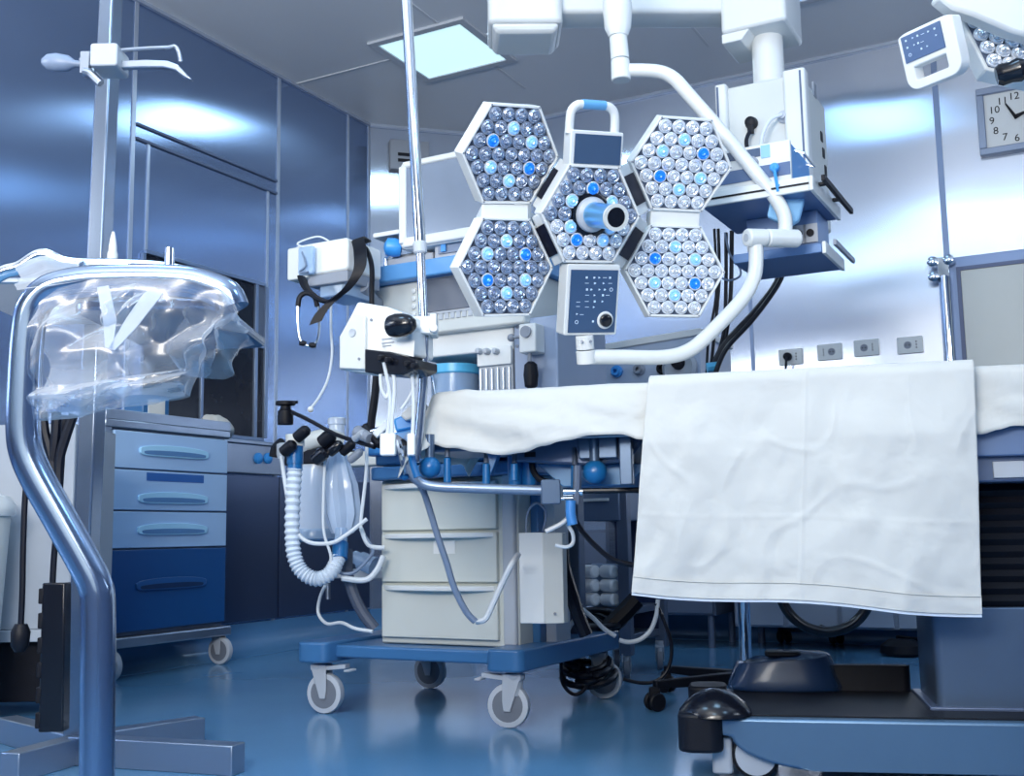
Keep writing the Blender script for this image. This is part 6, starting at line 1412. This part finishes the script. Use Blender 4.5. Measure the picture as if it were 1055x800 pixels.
# front-left face polygon and extruded body
P1 = [(p.x, yF, p.z) for p in P_]
MB(FMo).prism(P1, (0, 0.11, 0)).build('module_body', WHITE, pmn, bevel=0.006)
h_ = [mo(*p, yF - .012) for p in ((349, 380), (350, 350), (364, 323), (373, 324), (376, 326), (376, 381))]
MB(FMo).prism([(p.x, yF - .012, p.z) for p in h_], (0, 0.014, 0)).build('side_cover', OFFW, pmn, bevel=0.004)
P_ = [mo(*p, yF - .01) for p in ((377, 360), (402, 363), (431, 371), (431, 380), (416, 387), (377, 384))]
MB(FMo).prism([(p.x, yF - .016, p.z) for p in P_], (0, 0.10, 0)).build('socket_bank', BLACKG, pmn, bevel=0.003)
for px, py in ((395, 370), (402, 372), (422, 376), (429, 378)):
    k = mo(px, py, yF - .02); MB(FMo).lathe([(0.008, 0), (0.010, .008), (0.009, .02), (0.006, .024)], (k.x, yF - .016, k.z), (0, -1, 0), 14).build('socket_plug', BLACK, pmn)
k0 = mo(403, 334, yF - .03); k1 = mo(418, 336, yF - .03)
hk = MB().lathe([(0.001, -.036), (0.018, -.034), (0.029, -.026), (0.032, -.008), (0.031, .012), (0.026, .032), (0.017, .046), (0.010, .05)], FMo.w((k1.x - .01, yF - .045, k1.z)), FMo.M.to_3x3() @ V((1, -.15, -.05)), 26).build('black_knob', BLACKG, pmn)
MB().cyl(FMo.w((k1.x + .03, yF - .045, k1.z)), at(430, 339, YI - .01), 0.012).build('mounting_arm', WHITE, pmn)
P_ = [mo(*p, yF - .02) for p in ((392, 347), (424, 350), (423, 367), (395, 361))]
lb = MB(FMo).prism([(p.x, yF - .004, p.z) for p in P_], (0, -.002, 0)).build('paper_label', PAPER, pmn)
g_ = MB(FMo)
for i, (a_, b_, c_) in enumerate(((393, 404, 350), (393, 406, 354), (394, 403, 357))):
    u0, u1 = mo(a_, c_, yF - .007), mo(b_, c_, yF - .007); g_.box(u0.x, u1.x, yF - .0075, yF - .006, u0.z - .0012, u0.z + .0012)
g_.build('printed_lines', GREYP, lb)
for px, py in ((380, 329), (370, 370), (363, 343)):
    k = mo(px, py, yF - .013); r_ = 0.004 if px != 363 else 0.012
    MB(FMo).lathe([(r_, 0), (r_ * .9, .003), (r_ * .5, .001), (0.0005, .001)], (k.x, yF - (.0125 if px < 377 else 0.0), k.z), (0, -1, 0), 16).build('screw', GREYP if px != 363 else LGREY, pmn)
# transducer leads
for pp in (((395, 372), (399, 390), (402, 410), (401, 430), (399, 448)), ((402, 374), (406, 390), (406, 412), (404, 432), (404, 448)), ((422, 378), (425, 392), (426, 420), (425, 450))):
    cable('transducer_lead', [at(x, y, 2.89) for x, y in pp], 0.0052, CABLEW, 'white lead hanging down from the sockets of the white module', group='white leads under the module', cat='lead')
cable('transducer_lead', [at(x, y, 2.9) for x, y in ((429, 380), (430, 388), (427, 398), (420, 412), (413, 422))], 0.004, CABLEW, 'white lead swinging sideways below the white module beside the pole')
cable('transducer_lead', [at(x, y, 2.9) for x, y in ((392, 386), (393, 400), (398, 410), (401, 402))], 0.005, CABLEW, 'short white lead looping up under the white module')
for (x0_, y0_, x1_, y1_, lab) in ((392, 447, 408, 470, 'broad white connector block at the ends of two hanging leads'), (420, 447, 428, 470, 'narrow white connector block at the end of a single hanging lead')):
    a_, b_ = at(x0_, y1_, 2.89), at(x1_, y0_, 2.89)
    MB().rbox(a_.x, b_.x, 2.875, 2.905, a_.z, b_.z, .005).build('lead_connector', WHITE, None, bevel=0.003, label=lab, cat='connector')
# black vertical stalk and small bits beside the machine
cable('black_stalk', pts(3.55, (388, 388), (386, 410), (383, 432), (382, 444)), 0.013, BLACK, 'thick black stalk rising beside the machine worktop', cat='stalk')
jn = thing('tube_junction', 'cluttered grey and black tubing junction at the machine arm', 'tube junction', at(380, 455, 3.55))
for a_, b_, r_, m_ in (((368, 445), (381, 452), .022, GREYP), ((376, 440), (392, 459), .018, BLACK), ((372, 449), (394, 442), .012, CHROME), ((366, 452), (374, 446), .014, LGREY)):
    MB().cyl(at(*a_, 3.56), at(*b_, 3.52), r_, r_ * .8, n=14).build('junction_piece', m_, jn, bevel=.002)
wt = MB().prism([at(*p, 3.50) for p in ((383, 446), (397, 433), (402, 439), (388, 452))], (0, .03, 0)).build('white_clip', WHITE, jn, bevel=.004)
cable('thin_rod', [at(301, 425, 3.78), at(320, 434, 3.72), at(342, 446, 3.66), at(360, 453, 3.6), at(386, 461, 3.5)], 0.007, BLACK, 'thin black rod slanting across the top of the breathing circuit', cat='rod')
for (x0_, y0_, x1_, y1_, lab, m_, Yd) in ((404, 462, 434, 477, 'x', CYANK, 3.2),): pass
# blue package and clear tray of supplies at the end of the table
bp = thing('supply_tray', 'white tray with blue packaging tucked beside the sheet end', 'tray', at(415, 440, 3.15))
MB().prism([at(*p, 3.15) for p in ((405, 432), (432, 420), (440, 428), (434, 440), (408, 445))], (0, .12, -.01)).build('blue_packet', BLUEB, bp, bevel=.006)
MB().prism([at(*p, 3.12) for p in ((412, 428), (428, 412), (440, 416), (437, 426), (418, 434))], (0, .10, 0)).build('white_packet', PAPER, bp, bevel=.006)
MB().prism([at(*p, 3.10) for p in ((394, 449), (434, 440), (434, 450), (396, 461))], (0, .16, 0)).build('tray_body', mat('tray_blue', (0.05, 0.25, 0.60), .35), bp, bevel=.004)
for i, (x, y) in enumerate(((409, 452), (415, 456), (421, 449), (413, 462))): MB().cyl(at(x - 3, y, 3.06), at(x + 4, y + 5, 3.06), .014, n=12).build('vial', (GREYP, BLACK, CLEAR, DSTEEL)[i], bp)

# ================================================================== SUSPENDED MODULE WITH STRAP AND STETHOSCOPE
YB = 3.85
o = at(303, 280, YB); FBx = Frame((o.x, o.y, 0), YAW)
def bx_(px, py, y=0.0): return FBx.on(px, py, 1, y)
xE = bx_(358, 280).x; zt0, zt1 = bx_(330, 249).z, 0; zb0 = bx_(330, 291).z
dpt = FBx.on(395, 280, 0, xE).y
bm_ = thing('side_monitor_box', 'white suspended monitor box with black strap hung round it', 'medical device', FBx.w((xE / 2, dpt / 2, zb0)))
MB(FBx).rbox(0.0, xE, 0.0, dpt * .95, zb0 + .03, zt0, 0.015).build('box_body', WHITE, bm_, bevel=0.008)
MB(FBx).rbox(-0.02, 0.07, -.014, .07, zb0 + .02, zt0 - .01, .008).build('front_cover', OFFW, bm_, bevel=0.004)
MB(FBx).rbox(0.09, xE - .02, 0.02, dpt * .85, zb0 - .05, zb0 + .035, .02, ax=2).build('cradle', CLEAR, bm_, bevel=.004)
MB(FBx).box(0.06, xE, 0.0, dpt * .9, zb0 - .01, zb0 + .03).build('base_plate', GREYP, bm_, bevel=.004)
a0_ = bx_(309, 256, -.02); a1_ = bx_(324, 282, -.02)
rm = MB(FBx).rbox(a0_.x, a1_.x, -.030, -.014, a1_.z, a0_.z, .008).build('hand_unit', CLEAR, bm_, bevel=.003)
MB(FBx).tube([(a0_.x + .02, -.02, a0_.z), (a0_.x - .01, -.02, a0_.z + .02), (a0_.x + .06, 0, zt0 + .02), (a1_.x + .03, 0.02, zt0 + .004)], 0.0035, 8).build('unit_cord', CABLEW, rm)
MB(FBx).tube([(a0_.x + .02, -.034, a0_.z - .02), (a0_.x + .04, -.036, a0_.z - .07), (a0_.x + .01, -.034, a1_.z + .01), (a0_.x + .05, -.034, a1_.z + .005)], 0.0035, 8).build('unit_cord', CABLEG, rm)
MB().tube([FBx.w((xE - .02, dpt * .5, zb0 + .0)), at(385, 312, YB + .15), at(404, 314, YB + .3)], 0.028, 12).build('support_arm', GREYP, bm_)
st_ = thing('black_strap', 'wide black strap looped over the suspended white box', 'strap', FBx.w((xE, 0, zb0 - .1)))
sp = [FBx.w((xE - .01, dpt * .55, zt0 + .006)), FBx.w((xE + .004, dpt * .25, zt0 + .004)), at(371, 258, YB - .20), at(370, 278, YB - .23), at(358, 297, YB - .22), at(342, 310, YB - .20), at(331, 322, YB - .2), at(325, 333, YB - .2)]
MB().strip(sp, V((0.042, 0.0, 0.014)), .006).build('strap_band', BLACK, st_)
cable('strap_loop', [], 0, BLACK, '') if False else None
MB().tube([at(x, y, Y) for x, y, Y in ((311, 286, 3.75), (316, 298, 3.72), (328, 308, 3.70), (340, 311, 3.68), (352, 303, 3.68))], 0.020, 10, flat=.4).build('strap_loop', BLACK, st_)
MB().tube([at(x, y, Y) for x, y, Y in ((370, 252, 3.9), (378, 258, 3.82), (383, 275, 3.75), (383, 300, 3.75), (383, 316, 3.75))], 0.009, 10).build('strap_tail', BLACK, st_)
ss = thing('stethoscope', 'stethoscope with black ear tubes hanging from the suspended white box', 'stethoscope', at(318, 340, 3.7))
MB().tube(pts(3.70, (307, 316), (309, 306), (316, 302), (324, 306), (327, 316)), 0.009, 10).build('black_tubing', BLACK, ss)
MB().tube(pts(3.70, (307, 315), (307, 330), (308, 345), (311, 353), (319, 357), (325, 354), (328, 345), (329, 330), (328, 316)), 0.0048, 10).build('chrome_frame', CHROME, ss)
for p in ((312, 354), (322, 356)): MB().lathe([(0.007, -.012), (0.010, 0), (0.007, .012)], at(*p, 3.70), (1, 0, -.1), 14).build('ear_tip', BLACK, ss)
cable('thin_tube', pts(3.8, (341, 312), (341, 340), (342, 365), (338, 390), (329, 409), (320, 421)), 0.0045, CABLEW, 'thin white tube with a bead end hanging below the suspended box')
MB().sph(at(320, 422, 3.8), 0.011, n=14).build('tube_bead', WHITE, None, label='small white bead at the end of the thin hanging tube', cat='bead')

# ================================================================== CABLE BOX AND STORAGE BEHIND THE MACHINE
YC = 3.42
o = at(535, 600, YC); FX = Frame((o.x, o.y, 0), YAW * .75)
def fx(px, py, y=0.0): return FX.on(px, py, 1, y)
cbx = thing('cable_box', 'tall narrow white cable box hung beside the three drawers', 'box', FX.w((.06, 0, fx(555, 642).z)))
xm_, xr_ = fx(560, 590).x, 0
z1_, z0_ = fx(550, 549).z, fx(550, 643).z
ym_ = FX.on(578, 590, 0, xm_).y
MB(FX).box(0.0, xm_, 0.0, 0.07, z0_, z1_).build('box_body', WHITE, cbx, bevel=0.003)
MB(FX).prism([(xm_, 0, z0_), (xm_ + .052, 0.03, z0_), (xm_ + .052, .07, z0_), (xm_, 0.07, z0_)], (0, 0, z1_ - z0_ - .002)).build('side_wing', OFFW, cbx, bevel=0.002)
MB(FX).cyl((xm_ + .03, .012, z0_ + .03), (xm_ + .03, .008, z0_ + .03), .004, n=10).build('screw', GREYP, cbx)
MB(FX).tube([(.01, .08, z1_ - .1), (-.02, .09, z1_ - .14), (-.025, .09, z1_ - .2), (.0, .08, z1_ - .25)], .006, 8).build('coiled_cord', CABLEG, cbx)
MB(FX).tube([(.015, .03, z1_), (.02, .03, z1_ + .06), (.05, .03, z1_ + .09), (.08, .03, z1_ + .06), (.07, .03, z1_ + .004)], .004, 8).build('hanging_loop', CABLEG, cbx)
cable('grey_tube', pts(3.15, (424, 492), (434, 502), (441, 520), (450, 550), (460, 580), (468, 606), (480, 630), (490, 641)), 0.0095, CABLEG, 'grey-blue tube drooping in front of the pale drawers')
cable('white_tube', pts(3.2, (490, 641), (500, 638), (508, 622), (518, 600), (528, 580), (534, 572, 3.3)), 0.0085, CABLEW, 'white tube rising from the drooping grey tube towards the cable box')
cable('white_tube', pts(3.05, (588, 531), (578, 540), (562, 548)), 0.0065, CABLEW, 'short white tube joining the blue sleeve to the cable box')
cable('white_tube', pts(3.08, (584, 540), (590, 550), (590, 560), (583, 564), (572, 562)), 0.0055, CABLEW, 'white tube curling just below the blue sleeve')
cable('black_lead', pts(3.1, (592, 534), (600, 548), (615, 564), (632, 577), (654, 583)), 0.0075, CABLEB, 'black lead swinging from the blue sleeve to behind the white drape')
cable('black_lead', pts(3.6, (579, 562), (581, 585), (588, 610), (596, 635), (604, 655)), 0.022, CABLEB, 'very thick black hose running down beside the white cable box')
# storage trolley behind
YR = 4.75
o = at(592, 580, YR); FS = Frame((o.x, o.y, 0), YAW)
def fs_(px, py, y=0.0): return FS.on(px, py, 1, y)
stt = thing('storage_trolley', 'dark steel storage trolley behind the machine with canisters on its shelf', 'trolley', FS.w((.15, .2, 0)))
xr_ = fs_(658, 580).x
for X, Y in ((0, 0), (fs_(642, 560).x, 0), (0, .4), (fs_(642, 560).x, .4)): MB(FS).box(X - .02, X + .03, Y - .02, Y + .02, 0.10, fs_(630, 470).z).build('post', DSTEEL, stt, bevel=.003)
XP = fs_(642, 560).x
MB(FS).box(0, XP, 0.0, .4, fs_(620, 627).z - .03, fs_(620, 627).z).build('shelf', DSTEEL, stt, bevel=.003)
MB(FS).box(0, XP, 0.0, .4, fs_(620, 655).z - .03, fs_(620, 655).z).build('shelf', DSTEEL, stt, bevel=.003)
MB(FS).box(0.0, XP, -.03, .4, fs_(620, 537).z, fs_(620, 508).z).build('drawer', mat('steel_drawer', (0.16, 0.22, 0.33), .35, .4), stt, bevel=.004)
MB(FS).box(0.02, .18, -.045, -.03, fs_(620, 517).z, fs_(620, 514).z).build('drawer_pull', WHITE, stt, bevel=.001)
MB(FS).box(0, XP, 0.38, .40, 0.15, fs_(620, 500).z).build('back_panel', mat('deep_blue_panel', (0.015, 0.03, 0.09), .4), stt)
MB(FS).box(0, XP, 0.0, .4, fs_(620, 490).z, fs_(620, 478).z).build('top', DSTEEL, stt, bevel=.003)
for X, Y in ((0.02, 0.0), (XP, 0.0), (.02, .38), (XP, .38)):
    q_ = FS.w((X, Y, 0)); castor(stt, (q_.x, q_.y, 0), .045, .025, YAW + .4, tyrem=TYRE)
# six canisters in their holder
zsf = fs_(620, 627).z
hx0, hx1 = fs_(597, 600, -.02).x, fs_(635, 600, -.02).x
hld = thing('canister_holder', 'pale holder board carrying white round-ended canisters on the storage trolley', 'holder', FS.w(((hx0 + hx1) / 2, .05, zsf)))
MB(FS).box(hx0 + .02, hx1 + .01, .06, .075, zsf, fs_(615, 581, .06).z).build('board', mat('pale_blue_board', (0.40, 0.52, 0.72), .4), hld, bevel=.002)
for r_ in range(3):
    zc_ = zsf + .035 + r_ * .058
    for cidx in range(2):
        xa_ = hx0 + .028 + cidx * .085
        c_ = MB(FS); labc = ['lowest', 'middle', 'top'][r_] + ' row ' + ['outer', 'inner'][cidx]
        c_.lathe([(0.020, -.045), (0.027, -.038), (0.027, .03), (.020, .036)], (xa_ + .01, .015, zc_), (0.85 if cidx == 0 else 1, -.5, 0), 20)
        c_.build('canister', mat('canister_white', (0.9, 0.92, 0.95), 0.35), None, bevel=.002, label='white plastic canister in the %s place of the %s row of the holder' % (('nearer', 'farther')[cidx], ('lowest', 'middle', 'top')[r_]), cat='canister', group='white canisters on the trolley')
# bundle of black cables heaped on the blue base
random.seed(21)
for i in range(15):
    P = []
    up_ = i < 8; Yd_ = 4.22 if up_ else 4.12
    cx0_, cy0_, rr_ = (610 + random.uniform(-6, 6), 644 + random.uniform(-6, 6), random.uniform(14, 32)) if up_ else (604 + random.uniform(-6, 6), 688 + random.uniform(-7, 8), random.uniform(16, 30))
    ph = random.uniform(0, 6)
    for k in range(9):
        t_ = ph + k * 0.75; P.append(at(cx0_ + rr_ * math.cos(t_), cy0_ + rr_ * .42 * math.sin(t_) + (k - 4) * 1.2, Yd_ - .10 * math.sin(t_) + random.uniform(-.03, .03)))
    for p in P: p.z = max(p.z, .26 if up_ else .02)
    cable('coiled_cable', P, random.choice((.008, .010, .012)), CABLEB, 'black cable coiled in the tangle on the blue base' if up_ else 'black cable drooping in loops under the blue base rail', group='tangled black cables on the blue base' if up_ else 'black cable loops under the base rail', cat='cable')
for pp, m_, lab in ((((578, 682), (580, 705), (592, 716), (604, 708), (606, 690)), CABLEB, 'black cable loop nearly touching the floor by the rear castor'),
    (((642, 700), (660, 704), (676, 702), (688, 690), (692, 668), (686, 645), (676, 622)), CABLEB, 'thin black cable arching over the floor beneath the white drape'),
    (((638, 660), (648, 662), (660, 659), (670, 650), (676, 635), (678, 618)), CABLEW, 'white hose curving down beneath the corner of the white drape'),
    (((598, 622), (594, 635), (586, 648), (582, 662)), CABLEW, 'white cord slanting across the black cable tangle towards the canisters'),
    (((600, 628), (612, 638), (622, 648), (634, 656)), CABLEW, 'white cord crossing the tangle towards the base corner')):
    P = pts(4.0, *pp)
    for p in P: p.z = max(p.z, .012)
    cable('floor_cable', P, .008 if m_ is CABLEW else .0065, m_, lab)
# dark padded arm / blue-black mass left of drape bottom
cable('black_lead', pts(4.2, (622, 652), (640, 635), (656, 618)), 0.035, BLACK, 'broad black sleeve slanting up behind the edge of the white drape', cat='sleeve')

# ================================================================== STOOL, HOOP AND FLOOR PEDAL BEHIND THE TABLE
sw = az(675, 733, 0); sc_ = az(776, 706, 0.0)
sc_ = V((0.81, 4.0, 0)); so = thing('wheeled_stool', 'black-legged wheeled stool with chrome stem partly under the operating table', 'stool', (sc_.x, sc_.y, 0))
zc_ = .095
rl = (V((sw.x, sw.y, 0)) - V((sc_.x, sc_.y, 0))); R0 = rl.length; a0_ = math.atan2(rl.y, rl.x)
zt_ = at(772, 560, sc_.y).z
MB().cyl((sc_.x, sc_.y, .07), (sc_.x, sc_.y, .42), .022, n=20).build('stem', CHROME, so)
MB().lathe([(0.035, .055), (.04, .07), (.038, .11), (.025, .13)], (sc_.x, sc_.y, 0), (0, 0, 1), 20).build('hub', BLACK, so)
for k in range(5):
    an_ = a0_ + 2 * pi * k / 5; d = V((math.cos(an_), math.sin(an_), 0)); s = V((-d.y, d.x, 0))
    c = V((sc_.x, sc_.y, 0)); e = c + d * R0
    lg = MB().add([c + s * .022 + V((0, 0, .065)), c - s * .022 + V((0, 0, .065)), c - s * .022 + V((0, 0, .11)), c + s * .022 + V((0, 0, .11)), e + s * .014 + V((0, 0, .075)), e - s * .014 + V((0, 0, .075)), e - s * .014 + V((0, 0, .10)), e + s * .014 + V((0, 0, .10))],
                  [(0, 1, 2, 3), (4, 5, 6, 7), (0, 1, 5, 4), (1, 2, 6, 5), (2, 3, 7, 6), (3, 0, 4, 7)])
    mb = MB(); mb.add([c + s * .022 + V((0, 0, .065)), c - s * .022 + V((0, 0, .065)), c - s * .022 + V((0, 0, .11)), c + s * .022 + V((0, 0, .11)), e + s * .014 + V((0, 0, .075)), e - s * .014 + V((0, 0, .075)), e - s * .014 + V((0, 0, .10)), e + s * .014 + V((0, 0, .10))],
                  [(0, 1, 2, 3), (4, 5, 6, 7), (0, 1, 5, 4), (1, 2, 6, 5), (2, 3, 7, 6), (3, 0, 4, 7)])
    l_ = mb.build('leg', BLACK, so, bevel=.004)
    for sg in (-1, 1): 
        MB().lathe([(.010, -.009), (.026, -.009), (.031, -.004), (.031, .004), (.026, .009), (.010, .009)], e + s * sg * .018 + V((0, 0, .031)), s, 22).build('castor_wheel', BLACK, l_)
    MB().rbox(e.x - .018, e.x + .018, e.y - .012, e.y + .012, .035, .08, .008).build('castor_hood', BLACK, l_, bevel=.003)
MB().lathe([(0.001, .40), (.15, .41), (.17, .43), (.17, .47), (.15, .49), (.001, .495)], (sc_.x, sc_.y, 0), (0, 0, 1), 36).build('seat', BLACK, so)
# hoop trolley
YH = 5.1
hc = at(850, 604, YH); hr = (at(901, 604, YH).x - hc.x)
ho = thing('hoop_stand', 'black hoop stand on small castors beyond the operating table', 'hoop stand', (hc.x, YH, 0))
MB().ring((hc.x, YH, hc.z), (.1, 1, 0), hr - .02, .024, n=56, m=12).build('hoop', BLACKG, ho)
q1 = az(862, 664, 0); q2 = az(888, 655, 0)
for q_ in (q1, q2, V((q1.x - .25, q1.y + .1, 0)), V((q2.x - .25, q2.y + .1, 0))):
    for sg in (-1, 1): MB().lathe([(.01, -.010), (.028, -.010), (.034, -.004), (.034, .004), (.028, .010), (.01, .010)], V((q_.x + sg * .02, q_.y, .034)), (1, .2, 0), 20).build('castor_wheel', BLACK, ho)
    MB().rbox(q_.x - .03, q_.x + .03, q_.y - .02, q_.y + .02, .045, .085, .015, ax=1).build('castor_hood', BLACK, ho, bevel=.004)
    MB().cyl((q_.x, q_.y, .07), (hc.x, YH, hc.z - hr + .03), .010).build('stay', BLACK, ho)
# pedal on the floor
pq = az(934, 676, 0); pd = thing('floor_pedal', 'small black foot switch lying on the blue floor beyond the table', 'foot switch', (pq.x, pq.y, 0))
MB().lathe([(0.09, 0), (.10, .015), (.095, .05), (.06, .075), (.001, .08)], (pq.x - .02, pq.y, 0), (0, 0, 1), 26).build('switch_body', BLACK, pd)
MB().prism([(pq.x - .02, pq.y + .02, .09), (pq.x + .14, pq.y + .05, .07), (pq.x + .11, pq.y + .10, .015), (pq.x, pq.y + .1, .015)], (0, .06, 0)).build('switch_treadle', BLACK, pd, bevel=.006)
cable('pedal_cable', [V((pq.x + .1, pq.y + .1, .012)), V((pq.x + .22, pq.y, .012)), V((pq.x + .34, pq.y - .1, .012)), V((pq.x + .5, pq.y - .05, .012))], .006, CABLEB, 'black cable trailing on the floor from the small foot switch')
# ================================================================== LIGHT
w = bpy.data.worlds.new('world'); SC.world = w; w.use_nodes = True
w.node_tree.nodes['Background'].inputs[0].default_value = (0.25, 0.4, 0.8, 1); w.node_tree.nodes['Background'].inputs[1].default_value = 0.3
def area(name, loc, tgt, sx, sy, e, col):
    ld = bpy.data.lights.new(name, 'AREA'); ld.shape = 'RECTANGLE'; ld.size = sx; ld.size_y = sy; ld.energy = e; ld.color = col
    lo = bpy.data.objects.new(name, ld); COL.objects.link(lo); lo.location = loc
    lo.rotation_euler = (V(tgt) - V(loc)).to_track_quat('-Z', 'Y').to_euler(); return lo
GLOW3 = mat('light_panel_glow_dim', (0.7, 0.95, 1.0), 0.4, emit=(0.20, 0.50, 1.0), es=0.8)
for x, y, lab in ((0.6, 2.2, 'square ceiling panel above the operating table'), (-1.1, 2.2, 'square ceiling panel near the tall post'), (1.41, 5.02, 'square ceiling panel near the clock wall'), (-0.3, -0.4, 'square ceiling panel behind the operating table'), (1.9, 0.4, 'square ceiling panel beyond the table foot')):
    ceiling_light(x, y, 0.3, 0.3, lab, GLOW2 if y < 5 else GLOW3, 17 if y < 5 else 4, (0.42, 0.70, 1.0))
area('front_fill', (-0.2, -1.3, 2.5), (0.4, 3.2, 0.9), 2.2, 1.2, 52, (1.0, 0.95, 0.88))  # added soft fill behind the camera, brightens the equipment fronts
area('back_wall_fill', (0.8, -1.6, 2.9), (-0.6, -3.1, 1.7), 2.5, 0.5, 110, (1.0, 0.95, 0.87))  # added light that brightens the unseen cream band
area('ceiling_fill', (-1.2, -0.5, 1.9), (-1.6, 3.2, CEIL + 0.3), 1.6, 1.0, 170, (1.0, 0.96, 0.90))  # added uplight out of view, lifts the dim ceiling
SC.view_settings.view_transform = 'Standard'
SC.view_settings.look = 'None'
SC.view_settings.exposure = -0.32
SC.cycles.max_bounces = 8; SC.cycles.transparent_max_bounces = 16; SC.cycles.sample_clamp_indirect = 4.0
SC.cycles.caustics_reflective = False; SC.cycles.caustics_refractive = False

area('side_ceiling_fill', (-3.2, 2.4, 2.1), (-0.6, 4.6, CEIL + 1.2), 1.4, 0.8, 70, (0.92, 0.96, 1.0))  # another added uplight, outside the view, for the window-wall side of the ceiling
area('far_ceiling_fill', (3.4, 1.6, 2.0), (1.6, 4.2, CEIL + 1.5), 1.2, 0.8, 40, (0.75, 0.86, 1.0))  # added bluish uplight, also out of view, for the other ceiling half
